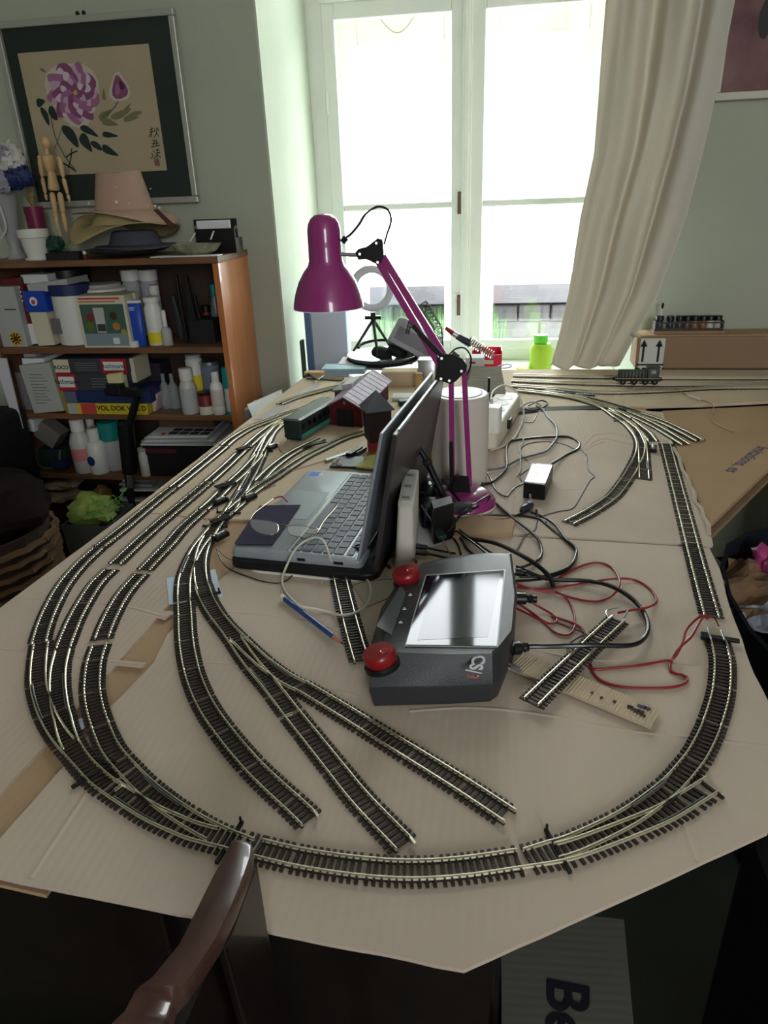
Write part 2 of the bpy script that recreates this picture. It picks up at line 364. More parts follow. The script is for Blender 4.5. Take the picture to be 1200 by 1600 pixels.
sheet('cardboard_sheet', 'large front cardboard sheet under the controller with a pointed front corner', [(-.69, .371)] + P([(725, 1515), (1000, 1392), (1200, 1300), (1235, 1170), (1205, 1105), (1178, 1052), (1160, 1000), (1139, 945), (1125, 890), (1108, 856), (800, 838), (500, 845), (400, 862), (345, 905), (300, 955), (262, 990), (240, 1035), (172, 1105), (97, 1200), (0, 1310)]), .746, .75, CB_B,
      [[(250, 958), (400, 960), (560, 990), (600, 996)], [(300, 1035), (380, 1043), (560, 1090)], [(640, 1112), (740, 1107), (850, 1118), (960, 1140), (1090, 1155), (1200, 1168)], [(810, 1010), (900, 1030), (1000, 1035), (1110, 1046)], [(50, 1372), (130, 1250), (170, 1190)], [(1090, 1345), (1040, 1200)]])
sheet('cardboard_sheet', 'pale cardboard sheet under the far left ends of the curved tracks', P([(204, 798), (345, 811), (386, 812), (420, 790), (560, 720), (640, 640), (640, 588), (474, 590)]), .746, .75, CB_E)
sheet('cardboard_sheet', 'corrugated cardboard sheet under the power adapter, its right edge torn', P([(801, 835), (1108, 853), (1114, 852), (1107, 826), (1095, 806), (1078, 762), (1062, 725), (1050, 690), (1036, 645), (1000, 642), (860, 642), (812, 650)]), .7465, .7515, CB_B,
      [[(815, 766), (900, 765), (1030, 764)], [(802, 780), (1000, 712), (1040, 713)]][:1])
sheet('cardboard_sheet', 'long cardboard strip along the back under the parallel tracks', P([(640, 588), (640, 640), (790, 641), (940, 636), (1100, 632), (1290, 622), (1290, 578), (860, 577), (640, 580)]), .743, .75, CB_E, [[(905, 613), (912, 634)]])
sheet('cardboard_sheet', 'cardboard patch beneath the laptop and the lamp base', P([(386, 812), (500, 845), (801, 837), (812, 650), (790, 641), (645, 640), (560, 720), (420, 790)]), .7462, .7498, CB_A)
# flap at the front left, a torn edge roll and the tan carton at the right
mb = MB(); mb.prism([tuple(p) for p in P([(0, 1372), (88, 1386), (74, 1406), (0, 1389), (-60, 1380), (-60, 1362)], .735)][::-1], .737, .741); tag(mb.build('cardboard_flap', CB_C), 'narrow folded cardboard flap sticking out at the front left table edge', 'cardboard')
tc_ = thing('flattened_carton', 'tan flattened carton with printed writing on the right side', 'carton', G(1120, 720, .70))
c_ = P([(1034, 642), (1240, 632), (1290, 680), (1200, 733), (1107, 822)], .749)
mb = MB(); mb.prism(c_[::-1], .741, .749); mb.build('top_panel', CB_C, tc_)
mb = MB(); mb.prism([(x * .985 + .01, y * .985 + .01) for x, y in c_][::-1], .728, .735); mb.build('lower_panel', CB_D, tc_)
a, b = G(1204, 690, .7493), G(1128, 748, .7493)
text('printed_writing', 'Imitations, es', .034, frame((a + b) / 2, b - a, (b - a).cross(Vector((0, 0, -1)))), mat('blue_grey_ink', (85, 85, 105), .8), tc_)
mb = MB(); q = [G(x, y, .752) for x, y in ((1052, 700), (1066, 735), (1078, 760), (1086, 785), (1100, 810), (1108, 835))]
for i in range(5): mb.tube([q[i], (q[i] + q[i + 1]) / 2 + Vector((.003, 0, .002)), q[i + 1]], .0035, 6)
tag(mb.build('torn_paper_edge', CB_B, smooth=True), 'curled strip of torn cardboard paper along the right sheet edge', 'paper')
# ridged paper bits lying about
def card(name, label, pts, z0, z1, m, cat='card', group=None, mk=True):
    p = P(pts, z1); a = sum(p[i][0] * p[(i + 1) % len(p)][1] - p[(i + 1) % len(p)][0] * p[i][1] for i in range(len(p)))
    if a < 0: p = p[::-1]
    mb = MB(); mb.prism(p, z0, z1); o = mb.build(name, m); return tag(o, label, cat, group) if mk else o
LBC = mat('pale_blue_card', (200, 212, 228), .6)
card('card', 'pale blue card lying under the two tracks left of the laptop', [(260, 903), (292, 899), (292, 943), (264, 944)], .7502, .7508, LBC)
card('card', 'pale blue card poking out right of the inner turnout', [(322, 892), (336, 889), (348, 932), (324, 937)], .7502, .7508, LBC)
card('card', 'tiny lilac scrap between the left tracks', [(120, 1125), (131, 1120), (134, 1135), (125, 1142)], .7502, .7508, mat('lilac_scrap', (190, 190, 215), .7))
card('card', 'small white card on the left of the ladder tracks', [(362, 742), (376, 727), (382, 729), (368, 745)], .7502, .751, PAPER)
card('card', 'white triangle of card beside the ladder tracks', [(378, 745), (388, 734), (392, 737), (384, 748)], .7502, .751, LBC)
card('card', 'white scrap of card next to the far edge of the laptop', [(425, 745), (438, 738), (441, 741), (430, 748)], .7502, .751, PAPER)
card('grey_card', 'grey-brown square of card left of the controller', [(545, 905), (600, 893), (628, 925), (573, 948)], .7502, .752, mat('grey_card', (168, 158, 146), .7))
card('paper_sheet', 'white sheet of paper under the router cable', [(640, 862), (690, 850), (694, 812), (655, 806)], .7502, .7508, PAPER, 'paper')
card('paper_sheet', 'long white paper slip by the pen near the back tracks', [(860, 619), (942, 615), (940, 610), (868, 611)], .7502, .7512, PAPER, 'paper')
mb = MB(); mb.tube([G(866, 613, .754), G(900, 616, .754)], .0035, 8); mb.tube([G(900, 616, .754), G(930, 618.5, .754)], .0022, 8)
tag(mb.build('pen', NAVY, smooth=True), 'dark blue pen lying on the white paper slip', 'pen')
card('gap_shade_strip', 'flat black strip standing in for the shaded gap before the back cardboard', [(800, 644), (880, 641), (960, 637), (960, 633), (870, 635), (800, 638)], .7502, .7518, MBLACK, 'strip')  # shade in the gap between the sheets, laid in as a black strip
# corrugated strip with marks, under the right hand short track
st = thing('corrugated_strip', 'corrugated cardboard strip with torn print under the short wired track', 'cardboard', G(900, 1080, .7502))
COR = mat('bare_corrugated_board', (190, 172, 146), .85, var=.08, vs=30)
a, b, c, d = [G(x, y, .756) for x, y in ((793, 1042), (1016, 1136), (1032, 1108), (818, 1020))]
n_ = 46; mb = MB(); rings = []
for k in range(n_ * 2 + 1):
    t = k / (n_ * 2); e = .0008 * (k % 2); p, q = a.lerp(b, t), d.lerp(c, t); up = Vector((0, 0, 1))
    rings.append([p - up * .003, q - up * .003, q + up * e, p + up * e])
mb.loft(rings); mb.build('board', COR, st)
mb = MB()
for x, y, w in ((990, 1108, .012), (996, 1113, .007), (1002, 1112, .006), (985, 1104, .006), (1005, 1118, .005), (960, 1096, .003), (940, 1090, .003), (925, 1082, .002)):
    mb.box(G(x, y, .7572), (w, .0035, .0006), RZ(-25))
mb.build('print_marks', mat('brown_ink', (70, 45, 40), .8), st)
mb = MB(); mb.box(G(1003, 1104, .7572), (.008, .004, .0008), RZ(-20)); mb.box(G(1012, 1107, .7572), (.006, .004, .0008), RZ(-30)); k = mb.build('blue_mark', NAVY, st)
for i, (x, y) in enumerate(((803, 1040), (807, 1045))):
    mb = MB(); mb.tube([G(x - 8, y - 3, .759), G(x + 8, y + 4, .759)], .0022, 8); tag(mb.build('rail_joiner', SILVER, smooth=True), ['small metal rail joiner lying on the strip end beside the controller, farther one', 'small metal rail joiner lying on the strip end beside the controller, nearer one'][i], 'rail joiner', 'metal rail joiners on the corrugated strip')
card('folded_cardboard', 'small folded cardboard piece in front of the lamp base', [(690, 838), (800, 832), (806, 808), (742, 805), (700, 815)], .7502, .757, CB_C, 'cardboard')
mb = MB(); mb.prism(P([(395, 655), (420, 655), (503, 600), (492, 598)], .752), .7502, .7512)
tag(mb.build('plastic_strip', mat('clear_plastic_film', (235, 232, 238), .25, alpha=.45)), 'clear glossy plastic strip lying along the far left table edge', 'plastic strip')
# ================================================================ model railway tracks
GA = .01650; TB = .7506; RTOP = .0056
def mesh_of(mb, name, m):
    me = bpy.data.meshes.new(name); me.from_pydata([tuple(p) for p in mb.v], [], mb.f); me.materials.append(m); me.update(); return me
_s = MB(); _s.box((0, 0, .001), (.0029, .029, .002))
for y in (-GA / 2, GA / 2): _s.box((0, y, .0026), (.0016, .0042, .0014))
SLM = mesh_of(_s, 'sleeper', SLEEP)
_s = MB(); _s.box((0, 0, .001), (.0029, .029, .002)); SLM2 = mesh_of(_s, 'plain_sleeper', SLEEP)
def tang(p, i):
    t = (p[min(i + 1, len(p) - 1)] - p[max(i - 1, 0)]); t.z = 0; return t.normalized()
def offs(p, d):
    return [q + Vector((-tang(p, i).y, tang(p, i).x, 0)) * d for i, q in enumerate(p)]
def rail(path, parent, name='rail', m=None):
    mb = MB(); prof = [(-.0010, .002), (.0010, .002), (.0010, .0025), (.0004, .0029), (.0005, .0045), (.0005, RTOP), (-.0005, RTOP), (-.0005, .0045), (-.0004, .0029), (-.0010, .0025)]
    rings = []
    for i, q in enumerate(path):
        t = tang(path, i); n = Vector((-t.y, t.x, 0)); rings.append([q + n * x + Vector((0, 0, z)) for x, z in prof][::-1])
    mb.loft(rings); return mb.build(name, m or RAIL, parent)
def web(paths, parent):
    mb = MB()
    for path in paths:
        rings = []
        for i, q in enumerate(path):
            t = tang(path, i); n = Vector((-t.y, t.x, 0)); rings.append([q + n * x + Vector((0, 0, z)) for x, z in ((-.0013, 0), (-.0013, .0011), (.0013, .0011), (.0013, 0))])
        mb.loft(rings)
    mb.build('sleeper_web', SLEEP, parent)
def put_sleeper(q, t, parent, wide=1, shift=0, mesh=None):
    o = bpy.data.objects.new('sleeper', mesh or SLM); COL.objects.link(o); o.parent = parent
    n = Vector((-t.y, t.x, 0)); o.location = q + n * shift - WLOC[parent.name]; o.rotation_euler = (0, 0, math.atan2(t.y, t.x)); o.scale = (1, wide, 1)
def centre(pts, off, z, step):
    p = [G(x, y, z + RTOP) for x, y in pts]; p = spline([(q.x, q.y, z) for q in p], step)
    return offs(p, off * GA / 2) if off else p
def track(label, pts, off=0, far=False, pitch=.0062, z=TB, group=None, name='model_track', trim=.0, tilt=0):
    c = centre(pts, off, z, .002); k = int(trim / .002); c = c[k:len(c) - k] if k else c
    root = thing(name, label, 'model track', tuple(c[len(c) // 2]), group)
    p = c[::5] if len(c) > 20 else c
    if (p[-1] - c[-1]).length > 1e-6: p = p + [c[-1]]
    L, R = offs(p, GA / 2), offs(p, -GA / 2)
    rail(L, root); rail(R, root); web([L, R], root)
    n = int(len(c) * .002 / pitch)
    if far:
        mb = MB()
        for j in range(n):
            i = min(len(c) - 1, int((j + .5) * pitch / .002)); t = tang(c, i); a = math.atan2(t.y, t.x)
            mb.box(c[i] + Vector((0, 0, .001)), (.0029, .029, .002), Matrix.Rotation(a, 3, 'Z'))
        tag(mb.build('sleepers', SLEEP, root), kind='stuff')
    else:
        for j in range(n):
            i = min(len(c) - 1, int((j + .5) * pitch / .002)); put_sleeper(c[i], tang(c, i), root)
    return root, c
def turnout(label, A, offA, B, offB, far=False, pitch=.0062, z=TB):
    a = centre(A, offA, z, .002); b = centre(B, offB, z, .002)
    root = thing('track_turnout', label, 'model track', tuple(a[len(a) // 2]))
    def near(q, t, other):
        best, bi = 9, 0
        for i in range(0, len(other), 3):
            d = abs((other[i] - q).dot(t)) + max(0, (other[i] - q).length - .08)
            if d < best: best, bi = d, i
        n = Vector((-t.y, t.x, 0)); return (other[bi] - q).dot(n), best
    # side of B relative to A where they are apart
    sides = [near(a[i], tang(a, i), b) for i in range(0, len(a), 10)]; sd = max(sides, key=lambda s: abs(s[0]) if s[1] < .01 else 0)[0]
    sg = 1 if sd > 0 else -1
    rails = []
    for path, other, s1 in ((a, b, sg), (b, a, -sg)):
        p = path[::4] + [path[-1]]
        rail(offs(p, -s1 * GA / 2), root)                   # outer stock rail
        inner = offs(p, s1 * GA / 2); keep = []             # inner rail starts where it clears the other line
        for i, q in enumerate(p):
            l, e = near(q, tang(p, i), other)
            if abs(l) > .0026 or e > .01: keep.append(inner[i])
        if len(keep) > 2: rail(keep, root, 'closure_rail')
        # check rail beside the stock rail opposite the frog
        chk = [q for i, q in enumerate(offs(p, -s1 * (GA / 2 - .0022))) if .012 < abs(near(p[i], tang(p, i), other)[0]) < .021 and near(p[i], tang(p, i), other)[1] < .01]
        if len(chk) > 2: rail(chk, root, 'check_rail', mat('dull_steel', (120, 120, 118), .4, metal=.6))
    fr = MB()
    for i in range(0, len(a), 2):
        l, e = near(a[i], tang(a, i), b)
        if e < .01 and abs(abs(l) - GA) < .0014:
            t = tang(a, i); n = Vector((-t.y, t.x, 0)); fr.box(a[i] + n * (sg * GA / 2) + Vector((0, 0, .003)), (.006, .0042, .0034), Matrix.Rotation(math.atan2(t.y, t.x), 3, 'Z'))
    if fr.v: fr.build('frog', mat('dark_frog_plastic', (48, 46, 46), .5), root)
    mb = MB()
    def place(q, t, w, sh):
        if far: mb.box(q + Vector((-t.y, t.x, 0)) * sh + Vector((0, 0, .001)), (.0029, .029 * w, .002), Matrix.Rotation(math.atan2(t.y, t.x), 3, 'Z'))
        else: put_sleeper(q, t, root, w, sh, SLM2 if w > 1.05 else SLM)
    for j in range(int(len(a) * .002 / pitch)):
        i = min(len(a) - 1, int((j + .5) * pitch / .002)); t = tang(a, i); l, e = near(a[i], t, b)
        if abs(l) < .031 and e < .01: place(a[i], t, 1 + abs(l) / .029, l / 2)
        else: place(a[i], t, 1, 0)
    for j in range(int(len(b) * .002 / pitch)):
        i = min(len(b) - 1, int((j + .5) * pitch / .002)); t = tang(b, i); l, e = near(b[i], t, a)
        if abs(l) >= .031 or e >= .01: place(b[i], t, 1, 0)
    if far: tag(mb.build('sleepers', SLEEP, root), kind='stuff')
    # throw bar at the toe
    toe_i = 0 if abs(near(a[8], tang(a, 8), b)[0]) < .004 else len(a) - 1
    i = toe_i + (14 if toe_i == 0 else -14); t = tang(a, i); q = a[i]
    tbm = MB(); tbm.box(q + Vector((0, 0, .0016)), (.003, .044, .003), Matrix.Rotation(math.atan2(t.y, t.x), 3, 'Z')); n = Vector((-t.y, t.x, 0)); tbm.cyl(q + n * .02, q + n * .02 + Vector((0, 0, .009)), .0012, n=6)
    tbm.build('throw_bar', MBLACK, root)
    return root
# outermost loop on the left, piece by piece
track('short far track curving in from the grey hut at the back left', [(437, 629), (460, 620), (495, 610), (534, 601)], far=True)
track('outermost left track where it bends behind the bookcase corner', [(517, 620), (495, 626), (475, 636), (447, 645), (420, 655), (392, 666), (365, 682), (350, 694)], far=True, trim=.002)
track('outermost left track, bright straight piece nearest the bookcase', [(350, 695), (325, 715), (294, 740), (270, 759)], far=True, trim=.002)
track('outermost left track, straight piece along the table edge', [(270, 759), (250, 774), (220, 799), (190, 824), (154, 852)], trim=.002)
track('outermost left track, long bend at the edge of the table', [(154, 852), (125, 879), (100, 909), (82, 940), (69, 970), (59, 1003)], trim=.002)
# second loop
track('second track from the left, far bend beside the ladder', [(462, 645), (450, 651), (430, 660), (419, 667), (405, 678), (387, 694)], far=True, trim=.002)
track('second track from the left, straight piece with a dark joint', [(387, 694), (367, 712), (350, 728), (325, 750)], far=True, trim=.002)
track('second track from the left, long straight middle piece', [(325, 750), (300, 771), (262, 803), (225, 835), (178, 879)], trim=.003)
track('second track from the left, bend below its open joint', [(172, 886), (150, 908), (132, 935), (117, 962), (107, 985), (98, 1008)], trim=.001)
# third loop
track('third track from the left, far straight piece by the ladder', [(405, 708), (381, 733), (358, 754), (333, 779), (317, 793)], far=True, trim=.002)
track('third track from the left, straight middle piece', [(317, 793), (287, 820), (265, 845), (242, 869), (224, 888)], trim=.002)
track('third track from the left, short bend above its wide joint', [(220, 893), (205, 909), (190, 928), (176, 952), (165, 975), (158, 994)], trim=.001)
turnout('curved turnout joining the two outer left tracks', [(52, 1002), (47.5, 1032), (46, 1062), (50, 1087), (60, 1117), (80, 1152), (110, 1187), (140, 1220), (158, 1234)], 1, [(108, 1010), (102, 1037), (101, 1065), (105, 1097), (110, 1115), (115, 1135), (125, 1157), (140, 1180), (165, 1205), (190, 1224)], -1)
turnout('curved turnout at the lower left behind the chair', [(158, 1234), (185, 1252), (225, 1277), (275, 1300), (300, 1309), (350, 1322), (397, 1335)], 1, [(166, 1002), (158, 1027), (155, 1055), (156, 1080), (165, 1115), (185, 1160), (215, 1195), (250, 1228), (300, 1263), (350, 1290), (397, 1309)], -1)
track('curved track across the very front between the two turnouts', [(397, 1335), (467, 1351), (553, 1364), (640, 1370), (727, 1365), (818, 1352)], 1, trim=.001)
turnout('curved turnout at the front right with its stub end free', [(817, 1325), (855, 1313), (893, 1301), (970, 1264), (1027, 1224), (1050, 1202)], -1, [(818, 1352), (893, 1339), (970, 1312), (1047, 1280), (1096, 1251), (1129, 1230)], 1)
rt, rc = track('curved track rising on the right to the clipped wires', [(1050, 1202), (1073, 1174), (1088, 1148), (1100, 1121), (1114, 1075), (1117.5, 1032), (1114, 1009), (1108, 988)], -1, trim=.001)
track('straight track on the right edge of the cardboard', [(1113, 960), (1092, 885), (1073, 813), (1057, 752), (1040, 689)], pitch=.0068)
# ladder on the left
D_ = [(345, 808), (328, 828), (310, 850), (296.5, 875), (288, 900), (286.5, 925), (287, 935)]
E_ = [(345, 808), (330, 828), (318, 850), (312, 875), (313, 900), (317, 915)]
turnout('inner turnout whose two legs pass over the pale blue cards', D_, 0, E_, 0)
track('inner curved track ending free at the middle of the front', [(287, 937), (288, 955), (290.5, 1000), (300.5, 1050), (322, 1100), (354, 1146), (394, 1193), (431, 1229), (459, 1254), (484, 1278)])
turnout('long turnout in the middle left of the pencil', [(305, 915), (311, 932), (325, 957), (350, 990), (380, 1034), (412, 1073), (445, 1117)], 1, [(325, 908), (335, 935), (355, 965), (385, 995), (420, 1027), (455, 1052), (484, 1066)], -1)
track('straight track ending free at the centre front', [(445, 1117), (467, 1145), (510, 1200), (553, 1254), (620, 1325)], 1, trim=.001)
track('straight track pointing right below the controller', [(484, 1066), (553, 1107), (640, 1160), (727, 1213), (806, 1264)], -1, trim=.001)
turnout('turnout of the ladder left of the laptop', [(345, 808), (358, 796), (371, 776), (385, 752), (396, 733), (407, 710)], 0, [(345, 808), (358, 797), (379, 779), (400, 761), (429, 743), (450, 728)], 0)
turnout('far turnout beside the green goods wagon', [(462, 648), (440, 659), (425, 672), (417, 687), (407, 710)], 0, [(462, 646), (440, 657), (424, 672), (412, 690), (398, 714)], 0, far=True)
track('ladder track running behind the laptop to the signal box', [(450, 728), (475, 712), (505, 697), (537, 682), (571, 672)], far=True)
track('short ladder track ending beside the black bar', [(405, 748), (425, 728), (450, 709), (475, 695), (503, 682)], far=True)
track('track curving under the barn from the far left', [(462, 646), (480, 640), (500, 634), (520, 625)], far=True)
# right side, back
turnout('turnout on the right beside the point motor', [(965, 649), (985, 663), (1000, 684), (1000, 704), (990, 727), (978, 748)], 0, [(965, 649), (985, 661), (1001, 682), (1005, 705), (1007, 744)], 0)
track('curved track ending free below the power adapter', [(978, 748), (958, 773), (925, 796), (889, 815)], trim=.001)
track('track curving from the back right past the loops of cable', [(808, 608), (833, 610.5), (870, 615), (907, 622), (943, 634), (965, 649)], far=True)
track('short track stub beside the straight right track', [(955, 638), (975, 648), (991, 659), (1010, 674), (1020, 687)], far=True)
turnout('turnout fanning out on the tan carton', [(850, 610), (888, 616), (925, 626), (958, 635), (995, 649), (1031, 667), (1072, 692)], 0, [(850, 610), (890, 615), (930, 624), (980, 638), (1031, 655), (1068, 672), (1094, 686)], 0, far=True)
track('backmost long track by the curtain', [(802, 585), (900, 587), (1000, 588), (1100, 589), (1250, 589)], far=True)
track('long track carrying the green locomotive', [(800, 593), (900, 597), (1000, 599), (1100, 599), (1250, 597)], far=True)
track('front long track of the back run', [(800, 601), (870, 606), (940, 611), (1030, 609), (1120, 604), (1250, 603)], far=True)
track('short track half hidden at the far left corner', [(482, 588), (500, 589), (536, 591)], far=True)
# loose tracks
track('short loose track leaning from under the laptop to the left red knob', [(527, 884), (540, 940), (553, 990), (565, 1030)], z=.7515)
zt = .7585
wt_, wc_ = track('short wired track lying across the corrugated strip', [(830, 1094), (865, 1060), (900, 1027), (935, 993), (967, 963)], z=zt)
# rail joiners at free ends
for lab, (x, y), ang in (('tiny metal joiner on the free end of the inner curved track', (494, 1272), -50), ('tiny metal joiner on the free end of the centre front track', (645, 1314), -50)):
    q = G(x, y, TB + .004); mb = MB(); mb.box(q, (.008, .0022, .003), RZ(ang)); tag(mb.build('rail_joiner', RAIL), lab, 'rail joiner')
# ballast lever on the right hand curve
q = G(1118, 998, TB + .004); mb = MB(); mb.box(q + Vector((.006, 0, .001)), (.04, .006, .004), RZ(-12)); mb.box(q + Vector((-.012, .003, .001)), (.008, .01, .006), RZ(-12))
tag(mb.build('track_clip', BLACK, bevel=.0008), 'black plastic clip across the top end of the right curve', 'clip')
# point motors
def motor(label, x, y, ang, wires):
    q = G(x, y, .75); r = thing('point_motor', label, 'point motor', tuple(q), 'point motors beside the turnouts'); R = RZ(ang)
    mb = MB(); mb.box(q + Vector((0, 0, .004)), (.026, .011, .007), R); mb.box(q + R @ Vector((.012, 0, .005)), (.004, .014, .008), R); mb.box(q + R @ Vector((-.012, 0, .005)), (.004, .014, .008), R); mb.build('housing', BLACK, r, bevel=.0008)
    mb = MB(); mb.cyl(q + R @ Vector((-.009, 0, .009)), q + R @ Vector((.009, 0, .009)), .0035, n=12); mb.build('coil', SILVER, r, smooth=True)
    return r
motor('point motor with silver coil on the third track side', 345, 787, 62, 0)
motor('point motor with silver coil beside the laptop corner', 390, 781, 60, 0)
motor('point motor at the near corner of the laptop', 345, 842, 66, 0)
motor('point motor near the green goods wagon', 425, 702, 70, 0)
motor('point motor between the two right hand tracks', 1020, 705, 80, 0)
for lab, x, y, L, W, a in (('black flat plate between the rails of the third track', 352, 757, .05, .02, 52), ('black flat plate between the rails near the laptop corner', 345, 811, .045, .017, 54), ('long black bar lying on the ladder track by the wagon', 491, 694, .07, .012, 40), ('dark plate on the second track', 380, 700, .04, .018, 50)):
    q = G(x, y, TB + .006); mb = MB(); mb.box(q, (L * .8, W * .85, .003), RZ(a)); tag(mb.build('uncoupler_plate', BLACK, bevel=.001), lab, 'plate')
# ================================================================ things in the middle of the table
# --- touch screen controller with two red knobs
cs = thing('digital_controller', 'dark grey model railway controller with touchscreen and two red rotary knobs', 'controller', tuple(G(690, 1000, .7515)))
BODY = mat('charcoal_controller_plastic', (50, 51, 55), .42, bump=.15, bs=700, var=.04, vs=40)
def ring(pts, z): return [G(x, y, zz if zz else z) for x, y, zz in [(p + (0,))[:3] for p in pts]]
top_r = ring([(600, 1012), (625, 1014), (700, 1018), (768, 1018), (781, 1008), (799, 985), (804, 930), (800, 897), (796, 868), (755, 868), (727, 872), (690, 877), (662, 883), (640, 897), (622, 925), (606, 965)], .806)
mid_r = ring([(577, 1074), (610, 1073), (700, 1071), (770, 1067), (783, 1058), (802, 1000), (808, 930), (803, 890), (799, 864), (755, 864), (727, 867), (690, 873), (659, 880), (628, 900), (596, 950), (578, 1012)], .779)
for i in (7, 8, 9, 10, 11, 12): mid_r[i] = G(*[(803, 890), (799, 864), (755, 864), (727, 867), (690, 873), (659, 880)][i - 7], .795)
mid_r[6] = G(808, 930, .792); mid_r[5] = G(803, 990, .785)
cen = sum(mid_r, Vector()) / 16
low_r = [Vector((cen.x + (p.x - cen.x) * .955, cen.y + (p.y - cen.y) * .985 + .002, .7515)) for p in mid_r]
low_r[5].x += .004
mb = MB(); mb.loft([low_r[::1], [p + Vector((0, 0, -.004)) for p in mid_r], mid_r, [a.lerp(b, .75) + Vector((0, 0, .0075 if i < 4 else .002)) for i, (a, b) in enumerate(zip(mid_r, top_r))], top_r])
mb.build('housing', BODY, cs, smooth=30)
SGL = mat('black_screen_glass', (8, 9, 12), .05, spec=.4)
def quad(pts, z, th, name, m, par):
    q = [G(x, y, z) for x, y in pts]; mb = MB(); mb.hexa([p - Vector((0, 0, th)) for p in q] + q); return mb.build(name, m, par)
quad([(632, 1009), (778, 1011), (790, 889), (665, 898)], .8072, .0015, 'screen_bezel', mat('light_edge_plastic', (120, 122, 128), .3), cs)
sc_ = quad([(634, 1007), (776, 1009), (787.5, 891), (666.5, 899.5)], .8077, .001, 'touchscreen', SGL, cs); sc_['label'] = 'glossy black touchscreen reflecting the window'
quad([(652, 1000), (762, 995), (782, 895), (676, 906)], .8079, .0003, 'display_area', mat('switched_off_display', (20, 26, 42), .07, spec=.35), cs)
quad([(588, 978), (612, 992), (634, 925), (626, 915)], .8068, .0008, 'speaker_panel', mat('smooth_dark_panel', (52, 55, 60), .3), cs)
for (x, y) in ((641, 930), (632, 952), (626, 973)):
    mb = MB(); mb.box(G(x, y, .8068), (.0045, .0016, .0006), RZ(8)); mb.box(G(x, y - 2, .8068), (.002, .001, .0006), RZ(8)); k = mb.build('button_icon', WHITE, cs)
for i, (x, y) in enumerate(((592, 1021), (634, 895))):
    c = G(x, y, .812); t = Matrix.Rotation(math.radians(-12), 3, 'Y')
    mb = MB(); mb.lathe([(.016, -.010), (.0175, -.004), (.0178, .001), (.016, .0035), (.004, .004)], c, 28, t); k = mb.build('control_knob', RED, cs, smooth=50); k['label'] = ['red rotary knob nearest the camera', 'red rotary knob at the far corner'][i]
    mb = MB(); mb.lathe([(.0042, .0036), (.0048, .0045), (.0036, .0040), (.0015, .0034)], c + t @ Vector((.0075, -.002, 0)), 14, t); mb.build('finger_dimple', mat('bright_red_gloss', (215, 60, 62), .15, coat=1), k, smooth=60)
    mb = MB(); mb.lathe([(.0192, -.016), (.0192, -.012), (.0175, -.010)], c, 28, t); mb.build('knob_collar', BLACK, k, smooth=True)
a, b = G(739, 1060, .797), G(750, 1027, .800)
M4 = frame(G(743, 1041, .8035), a - b, (a - b).cross(Vector((.12, 0, -1))))
text('lettering', 'CS', .0195, M4 @ Matrix.Translation((-.0065, 0, -.0005)), mat('silver_print', (205, 207, 212), .4), cs, .0005, True)
mb = MB(); mb.hexa([M4 @ Vector(p) for p in ((.0062, -.009, -.0005), (.0074, -.009, -.0005), (.0104, .009, -.0005), (.0092, .009, -.0005), (.0062, -.009, .0003), (.0074, -.009, .0003), (.0104, .009, .0003), (.0092, .009, .0003))]); mb.build('lettering_slash', MATS['silver_print'], cs)
k = text('lettering_numeral', '3', .0165, M4 @ Matrix.Translation((.0155, 0, -.0005)), RED, cs, .0005, True)
for k_, (x, y, l) in enumerate(((806, 895, .018), (808, 925, .022), (804, 1010, .012))):
    mb = MB(); mb.box(G(x, y, .775) + Vector((-.003, 0, 0)), (.004, l, .01)); mb.build('socket', BLACK, cs)
# --- laptops
lp = thing('laptop', 'open silver laptop with dark keys standing on the black laptop', 'laptop', (-.29, 1.02, .772))
SIL = mat('brushed_silver_shell', (160, 166, 174), .42, metal=.35, var=.04, vs=60)
z0 = .776
q = [G(360, 858, z0), G(563, 880, z0), G(622, 737, z0), G(470, 731, z0)]
A_, B_, C_, Dd = q
# true rectangle from the near edge
ex = Vector((math.cos(math.radians(-6)), math.sin(math.radians(-6)), 0)); ey = Vector((-ex.y, ex.x, 0)); LW, LL = (B_ - A_).length, .335
if ey.y < 0: ey = -ey
def LPT(u, v, z): return A_ + ex * (u * LW) + ey * (v * LL) + Vector((0, 0, z - A_.z))
RL = Matrix((ex, ey, Vector((0, 0, 1)))).transposed()
mb = MB(); mb.rbox(LPT(.5, .5, z0 - .006), (LW, LL, .012), .008, RL, 4); mb.build('base', SIL, lp, smooth=30)
mb = MB(); mb.box(LPT(.68, .5, z0 + .0001), (LW * .50, LL * .95, .0006), RL); mb.build('keyboard_tray', mat('keyboard_well_silver', (178, 184, 192), .35, metal=.3), lp)
mb = MB(); mb.box(LPT(.425, .5, z0 + .0004), (.0016, LL * .95, .0012), RL); mb.build('palm_rest_edge', CHROME, lp)
mb = MB(); mb.box(LPT(.21, .52, z0 + .0002), (LW * .33, LL * .34, .0006), RL); mb.build('touchpad', mat('touchpad_grey', (150, 156, 165), .3, metal=.2), lp)
mb = MB(); mb.box(LPT(.1, .93, z0 + .0003), (.018, .016, .0006), RL); mb.build('blue_sticker', mat('blue_sticker', (40, 110, 215), .5), lp)
mb = MB(); mb.box(LPT(.16, .93, z0 + .0003), (.009, .016, .0006), RL); mb.build('white_sticker', PAPER, lp)
KEY = mat('dark_grey_key', (74, 80, 90), .5); km = {}
rows = 6; kn = 0
